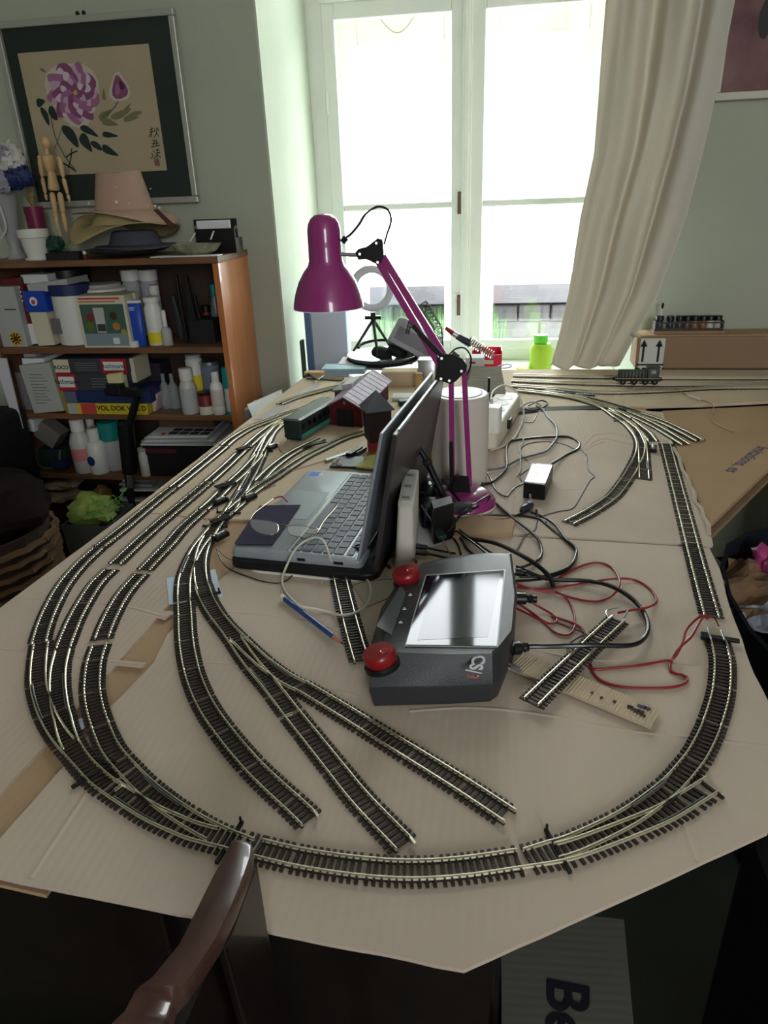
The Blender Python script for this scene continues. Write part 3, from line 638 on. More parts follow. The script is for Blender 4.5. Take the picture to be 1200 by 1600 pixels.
for r in range(rows):
    u = .455 + r * (.50 / rows) * .98 + .03; h = LW * .5 / rows * .86 * (.7 if r == rows - 1 else 1); v = .035
    k = 0; rr = random.Random(r)
    while v < .955:
        w = .057
        if r == 0 and 4 <= k <= 4: w = .30
        elif k in (0,): w = .05 + .012 * (r % 3)
        w = min(w, .965 - v)
        if w < .03: break
        key = (round(w, 3), round(h, 4))
        if key not in km:
            m_ = MB(); m_.rbox((0, 0, .0009), (h, w * LL - .0022, .0018), .0012, None, 1); km[key] = mesh_of(m_, 'key', KEY)
        o = bpy.data.objects.new('key', km[key]); COL.objects.link(o); o.parent = lp
        o.location = LPT(u, v + w / 2, z0 + .0004) - WLOC[lp.name]; o.rotation_euler = (0, 0, math.atan2(ex.y, ex.x)); v += w; k += 1; kn += 1
mb = MB(); mb.lathe([(.0062, 0), (.0066, .003), (.0052, .0036), (.004, .002)], LPT(.925, .115, z0 + .0005), 18); tag(mb.build('black_ring', BLACK, smooth=50), 'small black round cap lying on the laptop keyboard corner', 'cap')
mb = MB(); mb.lathe([(.0045, 0), (.0048, .0006), (.003, .0007)], LPT(.87, .045, z0 + .0003), 14); mb.build('power_button', WHITE, lp)
for u, w in ((.55, .012), (.83, .014)):
    mb = MB(); mb.box(LPT(u, -.001, z0 - .006), (w, .002, .004), RL); mb.build('port', BLACK, lp)
# lids: thin slabs leaning back
def lid(par, hx0, top, th, m_back, mf, v0, v1, zb, zt, name, sh):
    h0, h1 = LPT(hx0, v0, zb), LPT(hx0, v1, zb); t0, t1 = LPT(top, v0, zt), LPT(top, v1, zt); n = (h1 - h0).cross(t0 - h0).normalized() * th
    if n.x < 0: n = -n
    mb = MB(); mb.hexa([h0, h0 + n, h1 + n, h1, t0, t0 + n, t1 + n, t1]); o = mb.build(name, m_back, par, bevel=.0015)
    e = n.normalized() * .0008; d = (t0 - h0).normalized(); w = (h1 - h0).normalized()
    mb = MB(); a, b, c, dd = h0 + d * .012 + w * .004, h1 + d * .012 - w * .004, t1 - d * .004 - w * .004, t0 - d * .004 + w * .004
    mb.hexa([a - e, a, b, b - e, dd - e, dd, c, c - e]); mb.build('screen', mf, o); return o
lid(lp, .965, 1.17, .0045, SIL, SGL, .0, 1.0, z0 + .001, .967, 'lid', 0)
mb = MB(); mb.cyl(LPT(.985, .12, z0 + .001), LPT(.985, .88, z0 + .001), .005, n=10); mb.build('hinge', BLACK, lp)
bl = thing('black_laptop', 'black laptop under the silver one, its lid standing open behind', 'laptop', (-.25, 1.02, .752))
mb = MB(); mb.rbox(LPT(.56, .475, .7575 + .0005), (LW * 1.13, LL * 1.03, .0105), .02, RL, 4); mb.build('base', BLACK, bl, smooth=30)
lid(bl, 1.085, 1.26, .007, mat('dark_grey_lid_back', (62, 58, 62), .35, metal=.3), SGL, -.02, 1.0, .764, .968, 'lid', 0)
mb = MB(); 
for a in (.1, .8): mb.cyl(LPT(1.06, a, .764), LPT(1.06, a + .12, .764), .006, n=10)
mb.build('hinge', BLACK, bl)
a, b = LPT(1.263, .03, .9685), LPT(1.263, .98, .9685); mb = MB(); mb.box((a + b) / 2 + Vector((.0035, 0, 0)), (.0026, (b - a).length, .0016), Matrix.Rotation(math.atan2((b - a).y, (b - a).x) - math.pi / 2, 3, 'Z')); mb.build('lid_edge', SIL, bl)
mb = MB(); mb.rbox(LPT(.6, .4, .7515), (LW * .9, LL * .9, .002), .02, RL, 4); tag(mb.build('tablet_cover', WHITE, smooth=30), 'flat white pad beneath the black laptop', 'pad')
# wipe cloth and spectacles
cl = [G(x, y, z0 + .002) for x, y in ((366, 850), (425, 852), (470, 789), (406, 790))]
mb = MB(); n_ = 12; vs = []
for i in range(n_ + 1):
    for j in range(n_ + 1):
        p = cl[0].lerp(cl[1], i / n_).lerp(cl[3].lerp(cl[2], i / n_), j / n_)
        z = .0012 * mnoise.noise(p * 60) + .0006; vs.append(p + Vector((0, 0, max(z, -.0003))))
k = len(vs); mb.add(vs + [p - Vector((0, 0, .0008)) for p in vs], [(i * (n_ + 1) + j, (i + 1) * (n_ + 1) + j, (i + 1) * (n_ + 1) + j + 1, i * (n_ + 1) + j + 1) for i in range(n_) for j in range(n_)] + [(k + i * (n_ + 1) + j + 1, k + (i + 1) * (n_ + 1) + j + 1, k + (i + 1) * (n_ + 1) + j, k + i * (n_ + 1) + j) for i in range(n_) for j in range(n_)])
tag(mb.build('cleaning_cloth', mat('dark_violet_microfibre', (40, 34, 66), .9, bump=.3, bs=500), smooth=True), 'dark violet cleaning cloth spread over the laptop palm rest', 'cloth')
gl = thing('spectacles', 'thin metal framed spectacles lying on the laptop keyboard', 'spectacles', tuple(G(450, 825, z0 + .004)))
GOLD = mat('thin_gold_wire', (185, 165, 140), .25, metal=1); ZG = z0 + .008
def wire(pts, r, name, m, par=None, n=6, step=.004, **k): 
    mb = MB(); mb.tube(spline(pts, step), r, n); return mb.build(name, m, par, smooth=True, **k)
lens1 = [(390, 812), (410, 813), (431, 818), (435, 826), (430, 834), (412, 835), (397, 828), (391, 818)]
lens2 = [(449, 822), (465, 821), (492, 825), (498, 829), (490, 835), (472, 839), (455, 836), (449, 829)]
for i, (L_, nm) in enumerate(((lens1, 'left_rim'), (lens2, 'right_rim'))):
    wire([G(x, y, ZG + .004 * ((838 - y) / 20)) for x, y in L_ + L_[:1]], .0007, 'rim', GOLD, gl)
    c = [G(x, y, ZG + .004 * ((838 - y) / 20)) for x, y in L_]; mb = MB(); mb.loft([[p for p in c], [p + Vector((0, .0008, .0005)) for p in c]]); mb.build('lens', mat('clear_lens', (235, 240, 240), .05, alpha=.12), gl)
wire([G(434, 821, ZG + .003), G(441, 820, ZG + .005), G(450, 822, ZG + .004)], .0008, 'bridge', GOLD, gl)
wire([G(391, 812, ZG + .004), G(400, 800, ZG + .004), G(428, 779, ZG + .003)], .0007, 'temple', GOLD, gl)
wire([G(428, 779, ZG + .003), G(440, 776, ZG + .003), G(449, 784, ZG + .001)], .0014, 'temple_tip', mat('red_brown_tip', (150, 60, 50), .3), gl)
wire([G(498, 829, ZG + .002), G(508, 812, ZG + .001), G(527, 791, ZG)], .0008, 'temple', GOLD, gl)
# --- white router standing on edge
ro = thing('router', 'white upright network router with ribbed narrow sides', 'router', (-.125, .96, .7505))
RW = mat('warm_white_router_plastic', (220, 214, 206), .45)
b4 = [Vector((-.141, .893, .7505)), Vector((-.112, .897, .7505)), Vector((-.119, 1.022, .7505)), Vector((-.147, 1.018, .7505))]
t4 = [G(621, 791, .868), G(645, 792, .868), G(655, 734, .868), G(633, 733, .868)]
def rr(q, n=5, r=.35):
    out = []
    for i in range(4):
        p0, p, p1 = q[i - 1], q[i], q[(i + 1) % 4]; w = min((p0 - p).length, (p1 - p).length) * r
        a, c = p + (p0 - p).normalized() * w, p + (p1 - p).normalized() * w
        for k in range(n): t = k / (n - 1); out.append(a * (1 - t) ** 2 + p * 2 * t * (1 - t) + c * t * t)
    return out
rings = []
for k in range(61):
    t = k / 60; q = [a.lerp(b, t) for a, b in zip(b4, t4)]; g = rr(q); c = sum(g, Vector()) / len(g); s_ = 1 - (.018 if k % 2 and 2 < k < 58 else 0)
    rings.append([c + (p - c) * s_ for p in g])
mb = MB(); mb.loft(rings); mb.build('body', RW, ro, smooth=60)
g = rr(t4); c = sum(g, Vector()) / len(g); mb = MB(); mb.loft([[c + (p - c) * .8 for p in g], [c + (p - c) * .78 + Vector((0, 0, .0012)) for p in g]]); mb.build('top_grille', mat('light_grey_grille', (196, 192, 188), .5), ro)
for j in range(3):
    for i in range(5):
        u, v = .25 + i * .1, .2 + j * .3; p = t4[0].lerp(t4[1], u).lerp(t4[3].lerp(t4[2], u), v); mb = MB(); mb.box(p + Vector((0, 0, .0014)), (.0009, .008, .0006)); mb.build('vent_slot', MBLACK, ro)
# --- tall white cylinder
cy = thing('cylinder_router', 'tall off-white cylindrical wireless speaker with a ringed lid', 'speaker', (-.066, 1.243, .7505))
c = Vector((-.066, 1.243, .7505)); mb = MB(); mb.lathe([(.047, 0), (.0505, .004), (.0515, .02), (.0515, .155), (.0505, .163), (.047, .1665), (.040, .1672)], c, 48); mb.build('body', mat('warm_white_shell', (206, 196, 188), .4), cy, smooth=30)
mb = MB(); mb.lathe([(.0395, .1668), (.0395, .1676), (.0375, .1676), (.0375, .1668)], c, 48); mb.build('dark_ring', DGREY, cy, smooth=30)
mb = MB(); mb.lathe([(.0372, .166), (.0372, .1682), (.002, .1684)], c, 48); mb.build('lid_disc', WHITE, cy, smooth=30)
mb = MB(); mb.box(c + Vector((.004, 0, .1686)), (.0012, .009, .0005)); mb.box(c + Vector((.004, 0, .1686)), (.006, .0012, .0005)); mb.build('lid_mark', GREY, cy)
# --- magenta desk lamp
LY = 1.13
la = thing('desk_lamp', 'magenta jointed desk lamp with bell shade and round base', 'lamp', (-.057, LY, .7505))
mb = MB(); mb.lathe([(.056, 0), (.056, .004)], (-.053, LY + .002, .7505), 40); mb.build('base_rim', WHITE, la, smooth=30)
mb = MB(); mb.lathe([(.0555, .004), (.0545, .010), (.048, .019), (.034, .026), (.014, .029), (.003, .0295)], (-.053, LY + .002, .7505), 40); mb.build('base', MAG, la, smooth=60)
def LP(x, y, dy=0): return AY(x, y, LY + dy)
def bar(p, q, w, t, name, m, par=la):       # flat bar between two points, width in the lamp's plane, thickness along the room
    p, q = Vector(p), Vector(q); d = (q - p).normalized(); n = Vector((0, 1, 0)); s_ = d.cross(n).normalized() * w / 2; n = n * t / 2; mb = MB()
    mb.hexa([p - s_ - n, p + s_ - n, p + s_ + n, p - s_ + n, q - s_ - n, q + s_ - n, q + s_ + n, q - s_ + n]); return mb.build(name, m, par, bevel=.0008)
def plate(pts, dy0, dy1, name, m, par=la):
    mb = MB(); mb.loft([[LP(x, y, dy0) for x, y in pts], [LP(x, y, dy1) for x, y in pts]]); return mb.build(name, m, par, bevel=.0008)
bar(LP(705, 590), LP(707, 752), .0085, .006, 'lower_arm', MAG); bar(LP(725, 575), LP(734, 760), .0085, .006, 'lower_arm', MAG)
k = bar(LP(705, 690, -.006), LP(706, 760, -.006), .007, .005, 'spring_cover', BLACK)
plate([(712, 742), (732, 744), (735, 765), (734, 782), (712, 780), (704, 764)], -.014, -.010, 'base_bracket', BLACK); plate([(712, 742), (732, 744), (735, 765), (734, 782), (712, 780), (704, 764)], .008, .012, 'base_bracket', BLACK)
mb = MB(); mb.cyl(LP(722, 775), (LP(722, 775).x, LY, .776), .009); mb.build('pivot_post', SILVER, la)
plate([(684, 560), (693, 553), (706, 553), (722, 560), (730, 571), (728, 580), (712, 596), (703, 600), (692, 596), (679, 592), (680, 588), (687, 584)], -.011, -.007, 'elbow_plate', BLACK)
plate([(684, 560), (693, 553), (706, 553), (722, 560), (730, 571), (728, 580), (712, 596), (703, 600), (692, 596), (679, 592), (680, 588), (687, 584)], .007, .011, 'elbow_plate', BLACK)
for x, y in ((721, 580), (702, 595), (689, 592), (690, 560)):
    mb = MB(); mb.cyl(LP(x, y, -.0125), LP(x, y, .0125), .0022, n=8); mb.build('bolt', SILVER, la)
bar(LP(598, 400), LP(697, 560), .0105, .006, 'upper_arm', MAG); bar(LP(592, 410, .002), LP(688, 572, .002), .0105, .006, 'upper_arm', MAG)
bar(LP(645, 508, -.006), LP(690, 556, -.006), .0075, .005, 'spring_cover', BLACK)
plate([(555, 395), (560, 389), (572, 386), (590, 372), (598, 374), (600, 398), (596, 410), (590, 414), (572, 405), (560, 406)], -.009, -.006, 'head_plate', BLACK); plate([(555, 395), (560, 389), (572, 386), (590, 372), (598, 374), (600, 398), (596, 410), (590, 414), (572, 405), (560, 406)], .006, .009, 'head_plate', BLACK)
for x, y in ((588, 380), (590, 410), (562, 397)):
    mb = MB(); mb.cyl(LP(x, y, -.0105), LP(x, y, .0105), .002, n=8); mb.build('bolt', SILVER, la)
mb = MB(); mb.cyl(LP(532, 397), LP(560, 398), .0032, n=10); mb.build('shade_stem', SILVER, la)
sc0 = LP(514, 480); ms = (LP(568, 480) - LP(514, 480)).x / 54          # metres per pixel there
prof = [(54, 0), (53.4, 7), (49.5, 22), (43.5, 38), (35, 52), (27.5, 61), (25.2, 68), (24.8, 90), (24.6, 110), (23, 119), (19, 126), (13, 131), (7, 132.5), (1, 133)]
prof = [(r * ms, z * ms) for r, z in prof]
full = prof + [(r - .0012 if r > .0015 else .0008, z - .0012) for r, z in reversed(prof)]
mb = MB(); mb.lathe(prof, sc0, 48, caps=False); sh = mb.build('shade', MAG, la, smooth=60)
mb = MB(); mb.lathe([(max(.0008, r - .0012), z - .0006) for r, z in prof[:-3]][::-1], sc0, 48, caps=False); mb.build('shade_lining', mat('white_shade_lining', (235, 232, 235), .5), sh, smooth=60)
mb = MB(); mb.lathe([(prof[0][0] - .0014, -.0004), (prof[0][0] + .0002, -.0004), (prof[0][0] + .0002, .0006), (prof[0][0] - .0014, .0006)], sc0, 48); mb.build('shade_rim', MATS['white_shade_lining'], sh)
mb = MB(); mb.cyl(sc0 + Vector((0, 0, .05)), sc0 + Vector((0, 0, .085)), .012); mb.ball(sc0 + Vector((0, 0, .036)), .021, 14, 10); mb.build('bulb', mat('opal_bulb', (235, 235, 230), .3), la, smooth=True)
mb = MB(); mb.box(LP(509, 349) + Vector((0, 0, .0005)), (.008, .004, .0012)); mb.build('vent_slot', CHROME, sh)
wire([LP(538, 373), LP(548, 366), LP(560, 352), LP(572, 334), (LP(590, 323)), LP(606, 328), LP(611, 345), LP(605, 365), LP(600, 382)], .0017, 'head_cable', BLACK, la)
mb = MB(); mb.cyl(LP(535, 378), LP(541, 371), .0045, n=10); mb.build('cable_grommet', BLACK, la)
wire([LP(700, 556), LP(712, 545, .01), LP(726, 544, .01), LP(735, 556, .01), LP(735, 572, .01), LP(728, 590, .01)], .0014, 'elbow_cable', BLACK, la)
mb = MB(); mb.box(LP(704, 566, -.006), (.012, .004, .035), Matrix.Rotation(.6, 3, 'Y')); mb.build('tension_link', DGREY, la)
# --- small things by the laptop
pc = thing('pencil', 'dark blue pencil with a white eraser cap lying before the laptop', 'pencil', tuple(G(490, 970, .7515)))
a, b = G(440, 932, .7555), G(537, 1007, .7555); d = b - a
mb = MB(); mb.cyl(a + d * .05, a + d * .86, .0036, n=6); mb.build('shaft', mat('pencil_blue_paint', (40, 72, 128), .35), pc)
mb = MB(); mb.cyl(a, a + d * .055, .0038, n=12); mb.build('eraser', mat('cream_eraser', (225, 220, 200), .7), pc, smooth=True)
mb = MB(); mb.cyl(a + d * .86, a + d * .965, .0036, .0012, n=10); mb.build('sharpened_wood', mat('bare_pencil_wood', (186, 120, 96), .7), pc, smooth=True)
mb = MB(); mb.cyl(a + d * .965, b, .0012, .0003, n=8); mb.build('lead', MBLACK, pc)
# ================================================================ cables
RCAB = mat('dark_red_wire', (135, 26, 34), .4); GCAB = mat('grey_cable', (150, 152, 158), .4); WCAB = mat('off_white_cable', (205, 200, 188), .5); BCAB = mat('black_cable', (18, 18, 20), .32); PK = mat('pinkish_wire', (190, 120, 120), .5)
def cable(label, pts, r, m=BCAB, z=0, name='cable', group=None):
    z0 = .7506 + r + z
    p = [G(q[0], q[1], z0 + (q[2] if len(q) > 2 else 0)) for q in pts]
    o = MB(); o.tube(spline(p, .006), r, 8); return tag(o.build(name, m, smooth=True), label, 'cable', group)
cable('thick black cable arching over the far corner of the controller', [(712, 815), (718, 830), (731, 841, .006), (757, 845, .012), (783, 852, .02), (817, 869, .024), (843, 886, .02), (858, 901, .012), (865, 917, .004)], .0032)
cable('black power cable looping widely right of the controller', [(808, 1012, .012), (830, 1010, .012), (852, 1010, .012), (890, 1009, .014), (930, 1008, .014), (986, 1008, .008), (1008, 995, .004), (1012, 973, .002), (999, 947, .003), (973, 925, .006), (943, 912, .006), (908, 907, .004), (869, 906, .004), (843, 901, .006), (806, 886, .014)], .0030)
cable('black cable crossing from the lamp base to the right back of the controller', [(745, 763), (763, 776), (800, 808, .004), (835, 836, .004), (846, 856), (843, 873), (822, 884, .004), (802, 890, .014)], .0022)
cable('black cable looping right from the inline switch to the controller', [(838, 797, .004), (841, 808), (861, 826), (887, 847), (900, 860), (897, 878), (878, 895), (843, 905, .004), (804, 908, .014)], .0020)
cable('second black strand twisted with the loop below the inline switch', [(829, 800, .004), (849, 808), (868, 820, .003), (884, 842, .004), (896, 852, .003), (901, 862, .002), (890, 885, .003), (850, 900, .007), (812, 901, .011)], .0018)
cable('black cable running under the lamp base to the inline switch', [(700, 822), (722, 815), (765, 806), (813, 806), (840, 810), (853, 817)], .0022)
cable('black cable from the adapters to the inline switch, upper strand', [(705, 815, .002), (740, 811, .002), (785, 812, .003), (813, 803, .004), (824, 797, .006)], .0020)
cable('thin grey wire wandering down from the cable knot to the switch', [(905, 700), (916, 712), (917, 727), (921, 737), (929, 745), (921, 752), (905, 780), (894, 795), (870, 800), (843, 810), (836, 828), (820, 838), (812, 852), (806, 862)], .0012, mat('slate_wire', (70, 74, 84), .5))
cable('thick black cable looping from the power adapter to the cylinder', [(858, 727, .01), (867, 722, .006), (883, 712), (901, 703), (906, 695), (901, 688), (887, 682.5), (868, 682.5, .003), (843, 683.5), (821, 686), (802, 688), (794, 693.5), (791, 706), (792, 728, .003), (784, 741), (767, 754), (745, 758)], .0026)
cable('blue-grey cable looping over the far cables by the socket strip', [(752, 735), (784, 731, .004), (813, 717, .003), (839, 710, .002), (854, 704.6, .003), (865, 692, .003), (870.6, 680.7, .005), (868, 664, .002), (857, 653), (848, 640), (838, 634)], .0022, mat('blue_grey_cable', (90, 98, 112), .35))
cable('thin dark wire looped behind the power adapter', [(815, 752), (812, 745), (819, 738), (830, 730), (826, 722), (812, 708), (822, 695), (850, 690), (880, 694), (898, 702)], .0012)
cable('thin pale wire hanging from the socket strip across the cardboard', [(819, 655), (818, 670), (817, 690, .004), (813, 700, .004), (813, 715, .006), (813, 735, .003), (808, 745)], .0012, GCAB)
cable('thin black cable bent in a vee between cylinder and adapter', [(730, 729, .01), (755, 730, .004), (765, 745), (775, 765), (790, 776), (797, 769), (806, 761), (817, 756)], .0014)
cable('white charging cable rising from the plug and dropping down the strip', [(767.5, 628, .076), (768, 618, .082), (773, 609, .084), (786, 602, .08), (799, 606, .07), (811.5, 618, .05), (818, 640, .02), (817, 655, .008), (811.5, 670, .002), (802, 686), (786, 697), (766, 704)], .0022, WCAB)
cable('black cable tangle with tie behind the socket strip', [(819, 638.5), (828, 641), (843, 639), (855.6, 631), (848, 626, .004), (838, 628, .006), (826, 634, .004)], .0018)
cable('grey cable arch behind the socket strip', [(806, 645), (812, 638), (822, 631, .01), (832, 628, .012), (841, 631, .008), (846, 636)], .0020, GCAB)
cable('dark thin wire from the strip to the cable knot', [(820, 660), (832, 660), (838, 650), (848, 636)], .0012)
cable('red twin wire making the smaller loop behind the big black loop', [(806, 912, .016), (823, 918, .008), (851.5, 925, .003), (867, 925, .002), (893, 934), (927, 940), (949, 935), (964, 923, .006), (968, 905.5, .008), (958, 888), (940, 880), (921, 880.6), (897, 889), (877.5, 900), (866, 906, .004)], .0016, RCAB)
cable('red twin wire running to the far end of the wired track', [(808, 917.5, .012), (830, 920, .006), (856, 919.6, .002), (888, 915), (932, 907.7), (966, 904, .003), (992, 906.6), (1014, 918.5), (1025, 934), (1023, 943.5), (1007.5, 950, .008), (986, 953.6, .010), (966, 957.5, .012)], .0016, RCAB)
cable('red wire folded in a small tight loop beside the controller', [(808, 942, .006), (828, 955), (849, 970), (862, 975), (870, 970), (866, 962), (846, 950, .003), (825, 939, .010)], .0015, RCAB)
cable('red wire with the lower hanging loop beside the controller', [(808, 951, .004), (830, 962, .003), (849, 972), (867, 988), (884, 992.6), (895, 985.7), (898.7, 968), (892.7, 946.7), (882, 931.5, .003), (869, 925, .004)], .0014, RCAB)
cable('red wire passing under the wired track and looping to the right curve', [(862, 963), (893, 973), (910, 983.5), (917, 1005), (921, 1031), (929.5, 1055), (949, 1068), (983.7, 1074.5), (1040, 1074.5), (1065, 1070), (1073.5, 1064), (1071, 1056), (1050, 1051), (1047, 1042), (1050.5, 1030), (1064, 1010, .01), (1080, 995, .015), (1093, 972, .012), (1100, 963, .008), (1110, 964, .006)], .0017, RCAB)
cable('upper red wire running straight to the right curve', [(918, 1041), (930, 1046), (953, 1044), (996.7, 1040), (1040, 1032), (1052, 1030, .003), (1066, 1006, .012), (1072, 985, .014), (1085, 970, .012), (1097, 962, .010), (1107, 967, .008)], .0015, RCAB)
cable('brown wire soldered to the left rail of the right curve', [(1100, 963, .008), (1110, 962, .008), (1117, 966, .006), (1123, 978, .004)], .0011, mat('brown_wire', (96, 48, 38), .5))
cable('short grey-red wire end on the wired track', [(952, 968, .011), (947, 955, .012), (965, 950, .010), (980, 952, .009)], .0011, SILVER)
cable('purple thin wire crossing the wired track', [(868, 972), (890, 980), (915, 990, .004), (905, 995, .004), (888, 1008), (887, 1022)], .0011, mat('plum_wire', (96, 40, 66), .5))
cable('off-white cable looping from the laptop corner round the pencil', [(518, 880, .012), (516, 872, .025), (507, 848, .036), (496, 840, .037), (480, 844, .036), (461, 859, .036), (448, 884, .014), (441, 904, .004), (443, 917), (451, 931), (469, 947, .008), (493, 951, .002), (517, 957), (533, 961, .006), (555, 957, .006), (571, 947), (579, 928), (576, 909, .002), (560, 899), (545, 895)], .0017, WCAB)
cable('thin plum wire passing from the loose track to the controller', [(545, 918), (565, 911), (590, 907), (613, 905)], .0009, mat('plum_wire', (96, 40, 66), .5))
cable('thin dark wire curving from the near motor under the white cable', [(338, 856), (345, 875), (360, 890), (390, 902), (413, 909), (437, 911), (452, 904), (461, 893)], .0009)
cable('thin grey-brown wire from the near motor along the laptop', [(340, 858), (355, 872), (380, 880), (410, 884)], .0008, GREY)
for i, (lab, pts) in enumerate((('thin reddish wire beside the left motor pair', [(322, 815), (328, 800), (335, 790)]), ('thin brown wire from the ladder to the laptop sticker', [(390, 770), (405, 768), (425, 760), (430, 758)]), ('thin brown wire arcing behind the laptop', [(455, 735), (480, 728), (500, 722), (520, 718), (535, 720)]), ('thin loose wire by the wagon', [(440, 690), (436, 700), (445, 710), (452, 703)]))):
    cable(lab, pts, .0008, PK if i % 2 == 0 else RCAB)
cable('dark curved wire lying between third track and ladder', [(393, 715), (392, 735), (382, 758), (368, 776), (358, 782)], .001)
cable('upper thin pink wire from the cable knot to the right turnout', [(905, 706), (915, 694), (928, 681), (945, 678), (965, 679), (982, 684), (990, 689)], .0007, PK)
cable('middle thin pink wire from the cable knot to the right turnout', [(905, 706), (920, 697), (935, 688), (950, 686), (970, 691), (988, 695)], .0007, PK)
cable('lower thin pink wire curling back down near the knot', [(918, 716), (916, 706), (925, 698), (945, 690)], .0007, PK)
cable('twisted brown and white wire lying on the tan carton', [(1060, 607), (1066, 613), (1078, 619), (1095, 625), (1108, 629), (1115, 637), (1112, 650), (1117, 660), (1130, 668), (1147, 675)], .0012, mat('straw_wire', (176, 150, 110), .5))
mb = MB(); mb.tube([G(1074, 618, .754), G(1094, 624.5, .754)], .0022, 8); tag(mb.build('wire_sleeve', WHITE, smooth=True), 'white sleeve on the wire lying on the tan carton', 'wire sleeve')
cable('red flat strap between router and the far red knob', [(602, 872), (612, 868), (628, 869), (645, 873, .01), (650, 878, .02)], .0022, RCAB)
cable('red cable end dropping left of the router', [(602, 873), (602, 880), (610, 887)], .002, RCAB)
for i, (x, y) in enumerate(((652, 853), (653, 862))):
    rca = thing('jack_plug', ['gold tipped plug behind the controller, farther of two', 'silver tipped plug behind the controller, nearer of two'][i], 'plug', tuple(G(x, y, .7506)), 'plugs beside the router')
    a, b, c = G(642, y, .762), G(650, y + .5, .762), G(668, y + 3, .760)
    mb = MB(); mb.cyl(a, b, .0042, n=12); mb.build('tip', [BRASS, SILVER][i], rca, smooth=True)
    mb = MB(); mb.cyl(b, c, .0048, .0035, n=12); mb.build('sleeve', BLACK, rca, smooth=True)
    cable(['black plug lead curving behind the controller, farther', 'black plug lead curving behind the controller, nearer'][i], [(667, y + 3, .007), (690, y + 8, .004), (712, y + 12, .002)], .0018)
for i, pts in enumerate(([(712, 832), (722, 845), (730, 858), (742, 868)], [(718, 828, .004), (745, 848, .006), (765, 862, .008), (778, 868, .008)], [(708, 840), (716, 852), (720, 866)], [(700, 838, .006), (712, 830, .01), (725, 838, .012), (742, 850, .012), (760, 865, .01)])):
    cable(['black lead dropping behind the controller, first from the router', 'black lead passing behind the controller top edge, rightmost', 'short black lead nearest the router side', 'black lead lying over the others behind the controller'][i], pts, .0017)
for i, (x0, y0, x1, y1, r, mm, lb) in enumerate(((804, 893, 825, 897, .0055, BLACK, 'black plug in the far socket of the controller'), (804, 935, 838, 936, .0078, BLACK, 'round black din plug in the middle socket of the controller'), (800, 1014, 824, 1011, .0075, BLACK, 'black power plug in the near socket of the controller'))):
    pl = thing('plug', lb, 'plug', tuple(G(x0, y0, .7506))); a, b = G(x0, y0, .768), G(x1, y1, .766)
    mb = MB(); mb.cyl(a, a.lerp(b, .5), r, n=14); mb.build('body', mm, pl, smooth=True)
    mb = MB(); mb.lathe([(r * .75, 0), (r * .6, .003), (r * .78, .006), (r * .6, .009), (r * .7, (b - a).length * .5)], a.lerp(b, .5), 12, (b - a).to_track_quat('Z', 'Y').to_matrix()); mb.build('strain_relief', mm, pl, smooth=30)
# wire ends soldered to the rails
for i, (x, y, x1, y1) in enumerate(((958, 962, 949, 968), (982, 953, 975, 965))):
    mb = MB(); mb.tube([G(x, y, .768), G((x + x1) / 2, (y + y1) / 2, .7665), G(x1, y1, .7645)], .0011, 6); tag(mb.build('wire_end', SILVER, smooth=True), ['bare wire end soldered to the upper rail of the wired track', 'bare wire end soldered to the lower rail of the wired track'][i], 'wire end')
for i, (x, y, x1, y1) in enumerate(((1106, 980, 1110, 996), (1127, 985, 1132, 1000))):
    mb = MB(); mb.tube([G(x, y, .757), G(x1, y1, .757)], .0015, 6); tag(mb.build('rail_joiner', SILVER, smooth=True), ['left metal rail joiner at the top of the right curve', 'right metal rail joiner at the top of the right curve'][i], 'rail joiner')
# inline switch
sw = thing('inline_switch', 'black inline cable switch below the power adapter', 'switch', tuple(G(828, 792, .7506)))
a, b = G(814, 799, .758), G(840, 783, .760); mb = MB(); mb.lathe([(.003, 0), (.0065, .006), (.0078, .016), (.0070, .026), (.0035, .034)], a, 14, (b - a).to_track_quat('Z', 'Y').to_matrix()); mb.build('body', mat('gloss_dark_switch', (40, 44, 50), .22), sw, smooth=True)
mb = MB(); mb.box(a.lerp(b, .5) + Vector((0, 0, .0075)), (.009, .006, .002), RZ(35)); mb.build('rocker', GREY, sw)
cable('short grey lead from the power adapter to the inline switch', [(828, 772, .012), (829, 780, .006), (833, 786, .006)], .0016, GCAB)
# power adapter
pa = thing('power_adapter', 'black power adapter brick with a white label on top', 'power adapter', tuple(G(843, 755, .7515)))
def brick(p4, zt, zb, par, name, m, bev=.002):
    t = [G(x, y, zt) for x, y in p4]; mb = MB(); mb.hexa([Vector((p.x, p.y, zb)) for p in t] + t); return mb.build(name, m, par, bevel=bev)
brick([(818, 754), (853, 758), (865, 725), (831, 723)], .781, .7515, pa, 'case', BLACK)
k = brick([(820, 752), (852, 755), (863, 727), (833, 725)], .7816, .781, pa, 'label', mat('white_glossy_label', (225, 228, 232), .25), 0)
for j in range(4):
    mb = MB(); mb.box(G(838 + j * 2, 748 - j * 5, .7818), (.018, .0007, .0002), RZ(8)); mb.build('label_print', GREY, pa)
